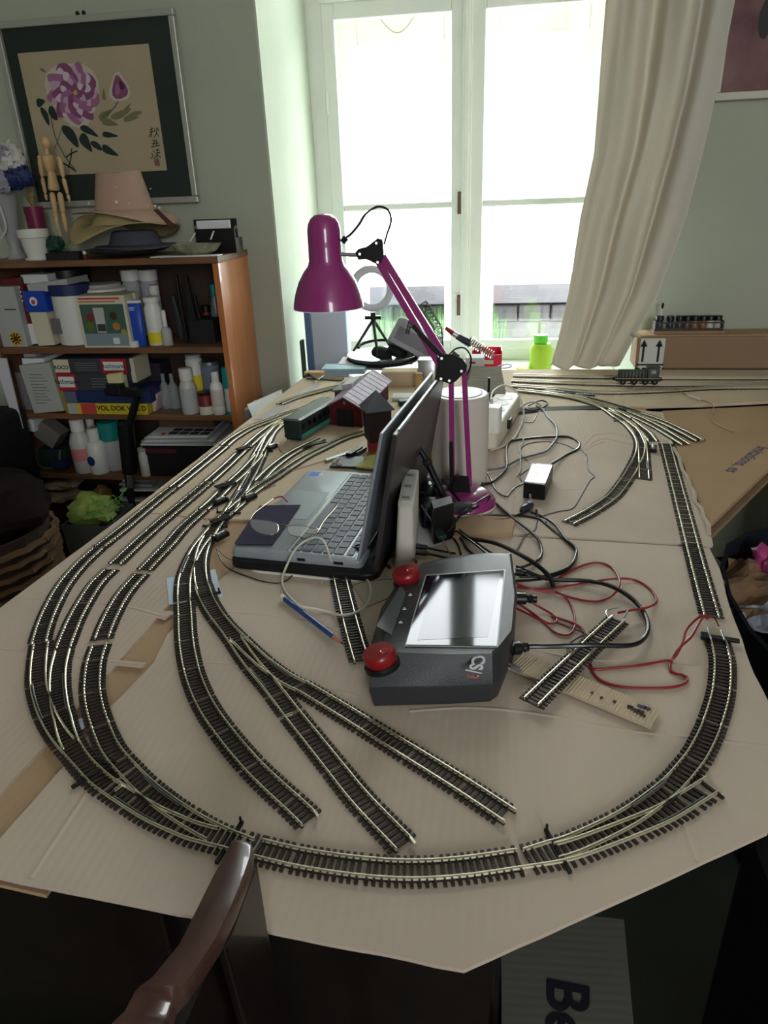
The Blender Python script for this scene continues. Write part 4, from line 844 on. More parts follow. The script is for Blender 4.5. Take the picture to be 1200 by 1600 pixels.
# adapters cluster between lamp and router
ad = thing('plug_adapter', 'black plug-in adapter with a grey sticker leaning against the lamp base', 'power adapter', tuple(G(695, 830, .7506)))
t = [G(672, 783, .812), G(706, 774, .812), G(709, 786, .812), G(676, 796, .812)]; t = [t[3], t[2], t[1], t[0]]
mb = MB(); mb.hexa([Vector((p.x + .001, p.y, .7512)) for p in t] + t); mb.build('case', BLACK, ad, bevel=.003)
mb = MB(); c_ = sum(t, Vector()) / 4; q = [c_ + (p - c_) * .9 for p in t]; mb.hexa([p + Vector((0, 0, .0001)) for p in q] + [p + Vector((0, 0, .0006)) for p in q]); mb.build('sticker', mat('grey_sticker', (150, 150, 158), .4), ad)
mb = MB(); mb.box(G(722, 792, .79), (.032, .016, .014), RZ(10)); mb.build('plug_body', mat('charcoal_rubber', (44, 44, 48), .6), ad, bevel=.002)
for x in (734, 738):
    mb = MB(); mb.cyl(G(734, x + 54, .792), G(744, x + 52, .792), .0018, n=8); mb.build('pin', SILVER, ad)
for i, (x, y, z, sx, sy, sz, a, lb) in enumerate(((672, 800, .772, .03, .045, .036, 12, 'black adapter block beside the router, lower'), (668, 772, .768, .026, .05, .030, -8, 'black adapter block behind the router'), (690, 818, .764, .04, .03, .026, 25, 'black adapter block lowest in the cluster'), (690, 765, .770, .035, .03, .03, 15, 'black plug block against the lamp base'))):
    mb = MB(); mb.rbox(G(x, y, z), (sx, sy, sz), .005, RZ(a), 3); tag(mb.build('adapter_block', BLACK, smooth=30), lb, 'power adapter', 'black adapters between lamp and router')
for i, pts in enumerate(([(662, 775, .03), (675, 757, .03), (690, 750, .032), (705, 765, .03), (720, 785, .02), (735, 800, .012)], [(660, 800, .02), (668, 820, .01), (685, 835, .006), (700, 830, .02), (712, 815, .03), (725, 800, .04), (745, 785, .035), (764, 774, .02), (762, 782, .016), (740, 795, .012), (715, 808, .01)], [(700, 700 + 60, .02), (712, 745, .03), (728, 735, .02), (745, 740, .01), (765, 775), (790, 800)])):
    cable(['black lead arching over the adapter cluster', 'black lead looping over the right side of the lamp base', 'black lead running past the right of the lamp bracket'][i], pts, .0018)
us = thing('usb_connector', 'dark green connector on a twisted lead below the adapters', 'connector', tuple(G(688, 833, .7506)))
a, b = G(680, 820, .775), G(692, 842, .772); mb = MB(); mb.box((a + b) / 2, (.012, (a - b).length, .006), Matrix.Rotation(math.atan2((b - a).y, (b - a).x) + math.pi / 2, 3, 'Z')); mb.build('shell', mat('dark_teal_plastic', (36, 60, 58), .4), us, bevel=.001)
cable('twisted grey lead above the dark green connector', [(658, 790, .04), (665, 800, .04), (672, 810, .035), (680, 822, .024)], .0014, GREY); cable('thin lead below the dark green connector', [(692, 843, .018), (698, 855, .008), (704, 868, .004)], .001, GREY)
# coiled springs of cable and black arm behind the router
arm = thing('microphone_arm', 'thin black folding arm leaning between the laptop lid and the lamp', 'arm', tuple(G(690, 770, .7506)))
for p, q, r in (((650, 692, .86), (668, 722, .83), .0045), ((667, 720, .83), (700, 790, .765), .0055)):
    mb = MB(); mb.cyl(AY(p[0], p[1], 1.06), AY(q[0], q[1], 1.06), r, n=10); mb.build('segment', BLACK, arm, smooth=True)
mb = MB(); mb.ball(AY(668, 722, 1.06), .008); mb.build('joint', MBLACK, arm, smooth=True)
cl_ = [G(655 + 20 * k / 60 + 4 * math.cos(k), 745 + 3 * math.sin(k) * 1.5 - k * .05, .765 + .006 * math.sin(k)) for k in range(60)]
mb = MB(); mb.tube(cl_, .0012, 5); tag(mb.build('spiral_lead', GCAB, smooth=True), 'small coiled grey spring lead behind the router', 'cable')
mb = MB(); mb.rbox(AY(671, 712, 1.3) , (.03, .05, .03), .005, RZ(20)); tag(mb.build('yellow_block', mat('mustard_plastic', (205, 150, 50), .4)), 'mustard yellow object glimpsed between laptop lid and cylinder', 'block')
# socket strip with white plug adapter
ps = thing('socket_strip', 'white multi-socket power strip behind the cylinder', 'power strip', tuple(G(785, 690, .7515)))
a, b = G(775, 703, .7515), G(813, 640, .7515); d = (b - a); ang = math.degrees(math.atan2(d.y, d.x)) - 90; R_ = RZ(ang); c = (a + b) / 2 + R_ @ Vector((-.030, .0, .021))
mb = MB(); mb.rbox(c, (.062, d.length, .042), .012, R_, 4); mb.build('case', CREAM, ps, smooth=30)
for v in (-.055, 0, .055, .1):
    s_ = MB(); s_.lathe([(.0205, 0), (.0205, .0012), (.0185, .0012), (.0175, .0004)], c + R_ @ Vector((0, v, .021)), 24); k = s_.build('socket', WHITE, ps, smooth=30)
    s_ = MB(); s_.lathe([(.0172, .0002), (.0172, .0006)], c + R_ @ Vector((0, v, .0212)), 20); s_.build('socket_well', mat('socket_well_grey', (170, 166, 156), .5), k)
mb = MB(); mb.rbox(c + R_ @ Vector((.032, -.02, -.002)), (.012, .03, .02), .003, R_); mb.build('rocker_switch', BLACK, ps)
pg = thing('charger', 'white square charger plugged into the socket strip', 'charger', tuple(G(772, 672, .795)))
mb = MB(); mb.rbox(G(771, 654, .822), (.030, .034, .052), .005, R_, 4); mb.build('case', WHITE, pg, smooth=30)
mb = MB(); mb.box(G(768, 628, .842), (.006, .008, .016), R_); mb.build('plug', mat('grey_white_plug', (190, 190, 192), .4), pg, bevel=.001)
# ================================================================ model buildings and clutter at the back
barn = thing('model_barn', 'red model engine shed with lilac-grey pitched roof and black doors', 'model building', tuple(G(550, 660, .7506)))
BRICKR = mat('dark_red_model_brick', (92, 26, 34), .8, var=.15, vs=120); LIL = mat('lilac_grey_roof', (172, 158, 176), .6, var=.12, vs=25)
f0, f1 = G(515, 664, .7506), G(566, 668, .7506); e_ = (f1 - f0); bw = e_.length; ex2 = e_.normalized(); ey2 = Vector((-ex2.y, ex2.x, 0)); ey2 = (ey2 - ex2 * .10).normalized(); BL = .25
eh = (AY(515, 633, f0.y).z - .7506); rh = (AY(536, 620, (f0.y + f1.y) / 2).z - .7506)
def BP(u, v, z): return f0 + ex2 * (u * bw) + ey2 * (v * BL) + Vector((0, 0, z))
mb = MB(); mb.loft([[BP(0, v, 0), BP(1, v, 0), BP(1, v, eh), BP(.5, v, rh), BP(0, v, eh)] for v in (0, 1)]); mb.build('walls', BRICKR, barn)
for s_ in (0, 1):
    mb = MB(); u0, u1 = (-.1, .5) if s_ == 0 else (.5, 1.1); z0_, z1_ = (eh - (rh - eh) * .2, rh) if s_ == 0 else (rh, eh - (rh - eh) * .2)
    mb.hexa([BP(u0, -.04, z0_), BP(u1, -.04, z1_), BP(u1, 1.04, z1_), BP(u0, 1.04, z0_)] + [BP(u0, -.04, z0_ + .003), BP(u1, -.04, z1_ + .003), BP(u1, 1.04, z1_ + .003), BP(u0, 1.04, z0_ + .003)]); rp = mb.build('roof_slope', LIL, barn)
    for j in range(9):
        v = j / 8; mb = MB(); mb.tube([BP(u0, v, z0_ + .0034), BP(u1, v, z1_ + .0034)], .0006, 4); mb.build('roof_seam', LIL, rp)
for u in (.3, .55):
    mb = MB(); mb.box(BP(u + .08, -.006, eh * .42), (bw * .24, .003, eh * .84), RZ(math.degrees(math.atan2(ex2.y, ex2.x)))); mb.build('door', MBLACK, barn)
mb = MB(); mb.cyl(BP(.5, -.01, rh * .8), BP(.5, .0, rh * .8), .004, n=10); mb.build('gable_lamp', GREY, barn)
mb = MB(); q = [BP(.02, .42, rh * .98), BP(.34, .42, rh * 1.06), BP(.34, .75, rh * 1.06), BP(.02, .75, rh * .98)]; mb.hexa([p - Vector((0, 0, .012)) for p in q] + q); mb.build('roof_vent', mat('pale_vent_roof', (196, 190, 196), .5), barn)
mb = MB(); q = [BP(-.45, .62, 0), BP(-.05, .62, 0), BP(-.05, .9, 0), BP(-.45, .9, 0)]; mb.hexa(q + [p + Vector((0, 0, rh * .55)) for p in q]); mb.build('side_annex', mat('brown_annex', (84, 66, 58), .7), barn)
mb = MB(); q = [BP(-.5, .58, rh * .55), BP(0, .58, rh * .62), BP(0, .94, rh * .62), BP(-.5, .94, rh * .55)]; mb.hexa(q + [p + Vector((0, 0, .004)) for p in q]); mb.build('annex_roof', GREY, barn)
sb = thing('signal_box', 'model signal box with dark walls, grey pyramid roof and red lower storey', 'model building', tuple(G(588, 714, .7506)))
c0 = G(589, 712, .7506); yb = c0.y + .02; A2 = RZ(24); W2 = .038
def SX(s, z): return [c0 + Vector((0, .02, 0)) + A2 @ Vector((x * s, y * s, 0)) + Vector((0, 0, z)) for x, y in ((-1, -1), (1, -1), (1, 1), (-1, 1))]
zz = lambda py: AY(588, py, yb).z - .7506
zr, zm, ze, za = zz(700), zz(686), zz(636), zz(609)
mb = MB(); mb.hexa(SX(.0185, 0) + SX(.0185, zr)); mb.build('base', mat('mustard_model_base', (170, 130, 60), .7), sb)
mb = MB(); mb.hexa(SX(.0187, zr) + SX(.0187, zm)); mb.build('lower_storey', mat('bright_red_wall', (190, 40, 60), .6), sb)
mb = MB(); mb.hexa(SX(.0225, zm) + SX(.0245, ze)); mb.build('upper_storey', mat('dark_brown_wall', (52, 38, 42), .7), sb)
mb = MB(); r4 = SX(.030, ze); mb.add(r4 + [c0 + Vector((0, .02, za))] + [p - Vector((0, 0, .002)) for p in r4], [(0, 1, 4), (1, 2, 4), (2, 3, 4), (3, 0, 4), (5, 6, 1, 0), (6, 7, 2, 1), (7, 8, 3, 2), (8, 5, 0, 3), (8, 7, 6, 5)]); mb.build('pyramid_roof', mat('slate_grey_roof', (112, 116, 132), .5), sb)
wg = thing('green_wagon', 'long dark green model railway carriage with flat grey roof', 'model wagon', tuple(G(470, 690, .7506)))
a, b = G(458, 690, .7506), G(520, 652, .7506); d = b - a; d.z = 0; ang = math.degrees(math.atan2(d.y, d.x)); Rw = RZ(ang); L = .175; wc = G(458, 690, .7506) + d.normalized() * (L / 2)
WG = .044
mb = MB(); mb.rbox(wc + Vector((0, 0, .028)), (L, WG, .042), .004, Rw); mb.build('body', mat('black_green_side', (24, 42, 38), .5), wg, smooth=30)
mb = MB(); mb.box(wc + Rw @ Vector((0, -WG / 2 - .0006, .012)), (L * .96, .0016, .010), Rw); mb.build('green_band', mat('sea_green_band', (70, 150, 130), .5), wg)
mb = MB(); mb.loft([[wc + Rw @ Vector((s * L * .51, y, z)) for y, z in ((-WG * .54, .050), (-WG * .4, .0535), (WG * .4, .0535), (WG * .54, .050), (WG * .5, .048), (-WG * .5, .048))] for s in (-1, 1)]); mb.build('roof', mat('dark_grey_carriage_roof', (92, 100, 98), .4), wg)
mb = MB(); mb.box(wc + Rw @ Vector((0, 0, .006)), (L * .97, WG * .8, .006), Rw); mb.build('chassis', BLACK, wg)
for s in (-.38, -.26, .26, .38):
    for w in (-1, 1):
        mb = MB(); mb.cyl(wc + Rw @ Vector((s * L, w * .009, .0075)), wc + Rw @ Vector((s * L, w * .0115, .0075)), .006, n=12); mb.build('wheel', MBLACK, wg)
for j in range(7):
    mb = MB(); mb.box(wc + Rw @ Vector((-L * .42 + j * L * .14, -WG / 2 - .0008, .034)), (.012, .0014, .012), Rw); mb.build('window', SGL, wg)
# loco on the back track
lo = thing('green_locomotive', 'small dark green model locomotive on the back tracks before the long box', 'model locomotive', tuple(G(995, 599, .7562)))
b0 = G(995, 600, .7562); LG = mat('dark_olive_green_paint', (44, 56, 34), .5); pw = (AY(1030, 599, b0.y).x - AY(960, 599, b0.y).x)
mb = MB(); mb.rbox(b0 + Vector((-.014, 0, .027)), (pw * .66, .022, .022), .004); mb.build('bonnet', LG, lo, smooth=30)
mb = MB(); mb.rbox(b0 + Vector((pw * .32, 0, .030)), (pw * .26, .028, .030), .002); mb.build('cab', LG, lo, smooth=30)
mb = MB(); mb.box(b0 + Vector((pw * .32, 0, .0465)), (pw * .3, .031, .002)); mb.build('cab_roof', DGREY, lo, bevel=.0008)
mb = MB(); mb.box(b0 + Vector((pw * .32, -.0145, .035)), (.012, .001, .009)); mb.build('cab_window', mat('cab_window', (150, 158, 150), .3), lo)
mb = MB(); mb.box(b0 + Vector((0, 0, .014)), (pw, .030, .006)); mb.build('frame', MBLACK, lo)
mb = MB(); mb.box(b0 + Vector((0, -.0155, .018)), (pw * .98, .0008, .0014)); mb.build('handrail', BRASS, lo)
for j in range(9):
    mb = MB(); mb.box(b0 + Vector((-pw * .45 + j * pw * .075, -.0125, .027)), (.0012, .0016, .018)); mb.build('grille_rib', MBLACK, lo)
for s in (-.33, -.08, .17, .38):
    for w in (-1, 1):
        mb = MB(); mb.cyl(b0 + Vector((s * pw, w * .0085, .0078)), b0 + Vector((s * pw, w * .011, .0078)), .0078, n=14); mb.build('wheel', MBLACK, lo)
        if w < 0: mb = MB(); mb.cyl(b0 + Vector((s * pw, -.0112, .0078)), b0 + Vector((s * pw, -.012, .0078)), .0016, n=8); mb.build('wheel_hub', SILVER, lo)
for s in (-1, 1):
    mb = MB(); mb.cyl(b0 + Vector((s * pw * .5, -.008, .014)), b0 + Vector((s * (pw * .5 + .006), -.008, .014)), .0022, n=8); mb.cyl(b0 + Vector((s * pw * .5, .008, .014)), b0 + Vector((s * (pw * .5 + .006), .008, .014)), .0022, n=8); mb.build('buffers', MBLACK, lo)
# timber grey model building beside the cylinder
tbm_ = thing('timber_station', 'weathered grey model timber shed with sloping roof behind the charger', 'model building', tuple(G(790, 625, .7506)))
TG = mat('weathered_grey_wood', (124, 118, 102), .8, var=.2, vs=30, stretch=(1, 8, 8)); yb = 1.72
q0 = [Vector((AY(x, 0, yb).x, y, .7515)) for x, y in ((748, yb), (798, yb), (798, yb + .1), (748, yb + .1))]
zt_ = AY(780, 598, yb).z; zl = AY(750, 606, yb).z
mb = MB(); mb.loft([[p for p in q0], [p + Vector((0, 0, (zt_ - .78))) for p in q0]]); mb.build('walls', mat('dark_brown_timber', (66, 52, 42), .8), tbm_)
for j in range(7):
    t = j / 7; y0 = yb - .02 + .13 * t; h0 = .745 + (zt_ - .75) * .62 + .035 * t
    mb = MB(); mb.box(((q0[0].x + q0[1].x) / 2, y0 + .009, h0 + .010), (.098 - .004 * j, .0195, .003), Matrix.Rotation(.26, 3, 'X')); mb.build('roof_board', TG, tbm_)
mb = MB(); mb.box((q0[1].x + .018, yb - .01, .758), (.05, .04, .014)); mb.build('loading_dock', mat('dark_brown_timber', (66, 52, 42), .8), tbm_)
mb = MB(); mb.cyl((q0[0].x + .04, yb - .03, .80), (q0[0].x + .04, yb - .03, .835), .003, n=8); mb.build('chimney', BLACK, tbm_)
# paper note block, dark pad and pieces above the laptop
card('dark_pad', 'dark grey flat pad behind the laptop', [(515, 728), (595, 730), (565, 713), (530, 713)], .7502, .755, DGREY, 'pad')
for i, (dx, dz) in enumerate(((0, 0), (4, .004))):
    card('note_paper', ['yellow note pad behind the laptop, lower block', 'yellow top note sheet behind the laptop'][i], [(552 + dx, 728), (600, 733), (600, 706), (575 + dx, 712)], .7505 + dz, .7545 + dz, mat('yellow_note_paper', (232, 228, 150), .8), 'note pad')
def bx(name, label, cat, px, py, z, d, a, m, group=None, bev=.001):
    mb = MB(); mb.box(G(px, py, z) , d, RZ(a)); return tag(mb.build(name, m, bevel=bev), label, cat, group)
bx('battery_pack', 'small black box with light edge behind the dark pad', 'box', 554, 706, .757, (.012, .05, .010), -20, BLACK)
bx('silver_ruler', 'narrow silver bar lying left of the small black box', 'bar', 535, 711, .7535, (.010, .09, .005), -38, SILVER)
bx('rail_tool', 'small grey clip right of the small black box', 'clip', 564, 705, .755, (.007, .04, .008), -20, GREY)
for i, (x, y) in enumerate(((522, 722), (530, 725), (526, 718))):
    mb = MB(); mb.ball(G(x, y, .756), .0055, 8, 6); tag(mb.build('wire_nut', mat('milky_connector', (222, 208, 204), .4), smooth=True), ['milky wire connector nearest the laptop sticker', 'milky wire connector touching the dark pad', 'milky wire connector farthest back by the pad'][i], 'connector', 'milky connectors by the dark pad')
# scraps behind signal box
YB = 2.05
for i, (x, y, z, d, a, m, nm, lb, ct) in enumerate(((655, 611, .765, (.02, .012, .05), 10, mat('ochre_card', (190, 150, 90), .7), 'card_figure', 'ochre upright card piece leaning behind the signal box', 'card'), (640, 622, .757, (.09, .05, .008), 5, PAPER, 'paper_stack', 'white papers stacked left of the laptop lid top', 'paper'), (632, 633, .758, (.03, .025, .014), 20, GREEN, 'scatter_tuft', 'dark green tuft of model foliage by the signal box', 'model foliage'), (655, 600, .765, (.012, .012, .03), 0, BLUE, 'blue_plug', 'blue bottle cap near the laptop lid top', 'cap'), (625, 600, .77, (.10, .05, .04), 2, CB_E, 'small_carton', 'pale small carton behind the barn roof', 'carton'), (668, 592, .78, (.05, .05, .06), 0, SILVER, 'metal_tin', 'round-edged metal tin behind the laptop lid', 'tin'))):
    mb = MB(); mb.rbox(G(x, y, .7506) + Vector((0, 0, d[2] / 2)), d, .003, RZ(a)); tag(mb.build(nm, m, smooth=30), lb, ct)
# white panel, blue binder, papers and tray on the sill side
mb = MB(); p0, p1 = AY(492, 575, 2.3), AY(545, 575, 2.3); zt9 = AY(515, 486, 2.3).z; mb.box(((p0.x + p1.x) / 2, 2.33, (.632 + zt9) / 2), (p1.x - p0.x, .06, zt9 - .632)); wp = tag(mb.build('white_carton', mat('bluish_white_board', (214, 222, 240), .5), bevel=.003), 'tall white carton standing in the left corner of the window niche', 'carton')
mb = MB(); p0 = AY(484, 575, 2.3); mb.box((p0.x, 2.34, .632 + .15), (.02, .05, .31)); tag(mb.build('blue_folder', mat('slate_blue_board', (100, 125, 165), .6)), 'slate blue folder edge beside the tall white carton', 'folder')
mb = MB(); p0 = AY(477, 575, 2.29); mb.box((p0.x - .004, 2.29, .632 + .09), (.008, .03, .18)); tag(mb.build('narrow_board', mat('dull_green_frame', (70, 84, 74), .6)), 'dull green narrow board leaning in the niche corner', 'board')
def AYb(x0, x1, yb_, yt, Y, D): a, b = AY(x0, yb_, Y), AY(x1, yb_, Y); return Vector(((a.x + b.x) / 2, Y + D / 2, .7506)), (b.x - a.x)
c, w = AYb(500, 568, 588, 575, 2.06, .1)
mb = MB(); mb.box(c + Vector((0, 0, .008)), (w, .07, .016)); bk = tag(mb.build('booklet', mat('pale_blue_booklet', (176, 205, 222), .6), bevel=.001), 'pale blue edged booklet lying at the back of the table', 'booklet')
for j in range(3):
    c, w = AYb(521 + j * 3, 600 - j * 4, 576, 560, 2.13, .12)
    mb = MB(); mb.box(c + Vector((0, .0, .003 + j * .006)), (w, .12 - j * .01, .0055), RZ(j * 4 - 4)); tag(mb.build('paper_stack', PAPER), ['lowest white document under the tray', 'middle white document under the tray', 'top white document under the tray'][j], 'paper', 'documents under the tray')
c, w = AYb(480, 500, 590, 580, 2.04, .04); mb = MB(); mb.box(c + Vector((0, 0, .006)), (.06, .03, .012)); tag(mb.build('balsa_block', BEECH), 'pale wooden block at the far left corner of the table', 'wood block')
mb = MB(); mb.tube([G(474, 590, .757), G(482, 584, .765), G(490, 590, .757), G(497, 594, .76), G(505, 588, .757)], .003, 6); mb.ball(G(482, 586, .758), .006, 8, 5); tag(mb.build('wire_clip', DGREY, smooth=True), 'dark tangled metal clip at the far left table corner', 'clip')
tr = thing('round_tray', 'round grey metal turntable tray holding headphones at the window', 'tray', (-.36, 2.27, .772))
tc0 = Vector((AY(598, 570, 2.22).x, 2.22, .776)); tr.location = tc0; WLOC[tr.name] = tc0.copy()
mb = MB(); mb.lathe([(.104, -.006), (.110, .002), (.112, .006), (.108, .006), (.100, .001), (.002, .001)], tc0, 40); mb.build('dish', mat('brushed_grey_tray', (170, 176, 184), .3, metal=.6), tr, smooth=40)
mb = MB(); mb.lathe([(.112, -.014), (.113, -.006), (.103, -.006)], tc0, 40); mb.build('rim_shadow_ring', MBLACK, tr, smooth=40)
hp = thing('headphones', 'black headphones lying on the round tray', 'headphones', tuple(tc0 + Vector((.02, 0, .004))))
for s in (0, 1):
    mb = MB(); mb.lathe([(.030, 0), (.034, .008), (.030, .022), (.016, .030), (.002, .031)], tc0 + Vector((.0 + s * .045, -.03 + s * .03, .002)), 20, Matrix.Rotation(.3, 3, 'Y')); mb.build('ear_cup', MBLACK, hp, smooth=60)
mb = MB(); mb.tube([tc0 + Vector((-.01 + .07 * math.cos(t), .02 + .05 * math.sin(t), .02 + .015 * math.sin(t))) for t in [math.pi * k / 14 for k in range(15)]], .005, 8); mb.build('headband', BLACK, hp, smooth=True)
# ring light on a small tripod
rl = thing('ring_light', 'white ring light on a small black tripod before the window', 'ring light', tuple(tc0 + Vector((-.04, -.02, .002))))
YR = 2.2; rc0 = AY(581, 451, YR); ro_ = (AY(613, 451, YR) - rc0).x
mb = MB(); n_ = 40; rings = []
for k in range(n_ + 1):
    a = 2 * math.pi * k / n_; e = Vector((math.cos(a), 0, math.sin(a))); c = rc0 + e * ro_ * .90; rings.append([c + e * (.011 * math.cos(t)) + Vector((0, .007 * math.sin(t), 0)) for t in [2 * math.pi * j / 10 for j in range(10)]])
mb.loft(rings, False); mb.build('ring', mat('white_ring_plastic', (226, 228, 236), .4), rl, smooth=True)
hub = AY(583, 494, YR)
mb = MB(); mb.cyl(hub + Vector((0, 0, .012)), hub - Vector((0, 0, .02)), .008); mb.box(hub + Vector((0, 0, -.004)), (.05, .014, .01)); mb.box(rc0 - Vector((0, 0, ro_ * .86)), (.05, .012, .004)); mb.build('tripod_head', BLACK, rl)
for x, y, dy in ((552, 549, -.02), (590, 556, -.04), (612, 545, .05)):
    mb = MB(); foot = AY(x, y, YR + dy); foot.z = max(foot.z, .778); mb.cyl(hub - Vector((0, 0, .01)), foot, .005, .0038, n=8); mb.build('leg', DGREY, rl, smooth=True)
# tilted grey speaker
gs = thing('grey_speaker', 'light grey boxy speaker tilted against the window sill', 'speaker', tuple(AY(655, 575, 2.22)))
cc = AY(648, 532, 2.22); Rt = Matrix.Rotation(math.radians(28), 3, 'Y') @ Matrix.Rotation(math.radians(-20), 3, 'X')
gs.location = (cc.x, cc.y, .751); WLOC[gs.name] = Vector((cc.x, cc.y, .751))
mb = MB(); mb.rbox(cc, (.15, .09, .085), .018, Rt, 4); mb.build('case', mat('light_grey_cloth_case', (168, 168, 176), .6), gs, smooth=30)
mb = MB(); mb.box(cc + Rt @ Vector((0, -.046, -.008)), (.12, .002, .04), Rt); mb.build('front_panel', mat('mid_grey_panel', (120, 120, 128), .5), gs)
mb = MB(); mb.cyl(Vector((cc.x - .02, cc.y, .751)), cc - Vector((.01, 0, .03)), .012); mb.build('stand', GREY, gs)
# lattice crane boom
cr = thing('model_crane', 'black lattice model crane boom standing behind the lamp arm', 'model crane', tuple(AY(672, 548, 2.05)))
YC = 2.05; P0, P1 = AY(660, 474, YC), AY(684, 512, YC); P2 = AY(686, 548, YC); cr.location = (P2.x, YC, .7506); WLOC[cr.name] = Vector((P2.x, YC, .7506))
def lattice(p, q, w0, w1, n, par):
    d = (q - p).normalized(); s_ = d.cross(Vector((0, 1, 0))).normalized(); Yv = Vector((0, 1, 0)); mb = MB(); cs_ = []
    for k in range(n + 1):
        t = k / n; c = p.lerp(q, t); w = (w0 + (w1 - w0) * t) / 2; cs_.append([c + s_ * w + Yv * w, c - s_ * w + Yv * w, c - s_ * w - Yv * w, c + s_ * w - Yv * w])
    for k in range(n):
        for j in range(4):
            mb.cyl(cs_[k][j], cs_[k + 1][j], .0013, n=4); mb.cyl(cs_[k][j], cs_[k + 1][(j + 1) % 4], .0009, n=4); mb.cyl(cs_[k][j], cs_[k][(j + 1) % 4], .0009, n=4)
    mb.build('lattice_boom', MBLACK, par)
lattice(P0, P1, .022, .020, 7, cr); lattice(P1, Vector((P2.x, YC, P2.z - .02)), .022, .026, 6, cr); lattice(AY(642, 500, YC), AY(636, 522, YC), .010, .008, 4, cr)
mb = MB(); mb.box((P2.x, YC, .765), (.04, .04, .028)); mb.cyl((P2.x, YC, .77), (P2.x, YC, P2.z - .02), .01); mb.build('carriage', MBLACK, cr)
# soldering iron in its coil stand, red box, white carton
so_ = thing('soldering_iron', 'soldering iron with red cable end resting in a coil spring holder', 'soldering iron', tuple(AY(745, 560, 2.08)))
YS = 2.08; so_.location = (AY(755, 560, YS).x, YS, .7506); WLOC[so_.name] = Vector(so_.location)
mb = MB(); mb.cyl(AY(696, 512, YS), AY(708, 521, YS), .005, .008); mb.build('cable_boot', RED, so_, smooth=True)
mb = MB(); mb.cyl(AY(708, 521, YS), AY(716, 526, YS), .008, .009); mb.build('collar', SILVER, so_, smooth=True)
mb = MB(); mb.cyl(AY(714, 525, YS), AY(735, 537, YS), .009, .0115, n=14); mb.build('handle', mat('ink_blue_grip', (36, 40, 66), .5), so_, smooth=True)
a, b = AY(733, 532, YS), AY(771, 556, YS); d = (b - a).normalized(); u = d.cross(Vector((0, 1, 0))).normalized(); Yv = Vector((0, 1, 0))
mb = MB(); mb.tube([a + (b - a) * (k / 120) + (u * math.cos(k * .62) + Yv * math.sin(k * .62)) * (.014 - .003 * k / 120) for k in range(121)], .0018, 6); mb.build('coil_spring', CHROME, so_, smooth=True)
mb = MB(); mb.cyl(AY(750, 545, YS), Vector((AY(742, 560, YS).x, YS, .752)), .003); mb.box((AY(750, 560, YS).x, YS, .754), (.07, .05, .006)); mb.build('stand', DGREY, so_)
rb = thing('red_box', 'bright red plastic open box behind the soldering iron', 'box', (AY(762, 585, 2.13).x, 2.16, .7506))
x0, x1 = AY(738, 570, 2.13).x, AY(783, 570, 2.13).x; zt2 = AY(760, 548, 2.13).z; PR = mat('neon_red_plastic', (226, 34, 72), .4)
for nm, c, dd in (('front_wall', ((x0 + x1) / 2, 2.13, (zt2 + .751) / 2 - .006), (x1 - x0, .003, zt2 - .763)), ('back_wall', ((x0 + x1) / 2, 2.19, (zt2 + .751) / 2), (x1 - x0, .003, zt2 - .751)), ('side_wall', (x0, 2.16, (zt2 + .751) / 2), (.003, .06, zt2 - .751)), ('side_wall', (x1, 2.16, (zt2 + .751) / 2), (.003, .06, zt2 - .751)), ('bottom', ((x0 + x1) / 2, 2.16, .753), (x1 - x0, .06, .003))):
    mb = MB(); mb.box(c, dd); mb.build(nm, PR, rb)
mb = MB(); mb.box(((x0 + x1) / 2 - .005, 2.127, .775), (.05, .002, .012)); mb.build('label', mat('cream_label', (230, 224, 190), .7), rb)
wc_ = thing('white_gift_carton', 'plain grey-white carton with a handle slot behind the lamp elbow', 'carton', (AY(742, 600, 1.85).x, 1.85, .7506))
x0, x1 = AY(727, 580, 1.85).x, AY(756, 580, 1.85).x; zt2 = AY(740, 560, 1.85).z
mb = MB(); mb.box(((x0 + x1) / 2, 1.88, (.7506 + zt2) / 2), (x1 - x0, .05, zt2 - .7506)); mb.build('box', mat('grey_white_board', (192, 190, 190), .6), wc_, bevel=.001)
mb = MB(); mb.box(((x0 + x1) / 2 - .006, 1.8545, zt2 - .012), (.016, .002, .005)); mb.build('handle_slot', RED, wc_)
# neon green toy on the sill
gt = thing('green_container', 'neon yellow-green plastic container standing on the window sill', 'container', (AY(848, 565, 2.6).x, 2.6, .631))
cx_ = AY(845, 560, 2.6).x; GT = mat('neon_green_plastic', (190, 230, 70), .4)
mb = MB(); mb.lathe([(.036, 0), (.040, .01), (.040, .09), (.030, .105)], (cx_, 2.6, .631), 20); mb.build('body', GT, gt, smooth=40)
mb = MB(); mb.lathe([(.022, .105), (.026, .112), (.024, .135), (.004, .137)], (cx_ - .004, 2.6, .631), 16); mb.build('cap', mat('grass_green_plastic', (110, 220, 60), .4), gt, smooth=40)
mb = MB(); mb.lathe([(.002, 0), (.034, .004), (.036, .02), (.012, .03), (.002, .031)], (AY(822, 556, 2.6).x, 2.6, .631), 16); tag(mb.build('green_dish', GT, smooth=True), 'small green lid beside the neon container on the sill', 'lid')
# spectacles-like silver loop near red box
mb = MB(); mb.tube(spline([AY(768, 582, 1.95), AY(778, 573, 1.95), AY(792, 569, 1.95), AY(800, 572, 1.95), AY(790, 575, 1.95), AY(778, 575, 1.95)], .004), .0015, 6); tag(mb.build('magnifier_loop', mat('violet_metal', (120, 120, 170), .3, metal=.7), smooth=True), 'thin violet-grey wire loop above the grey model shed', 'wire loop')
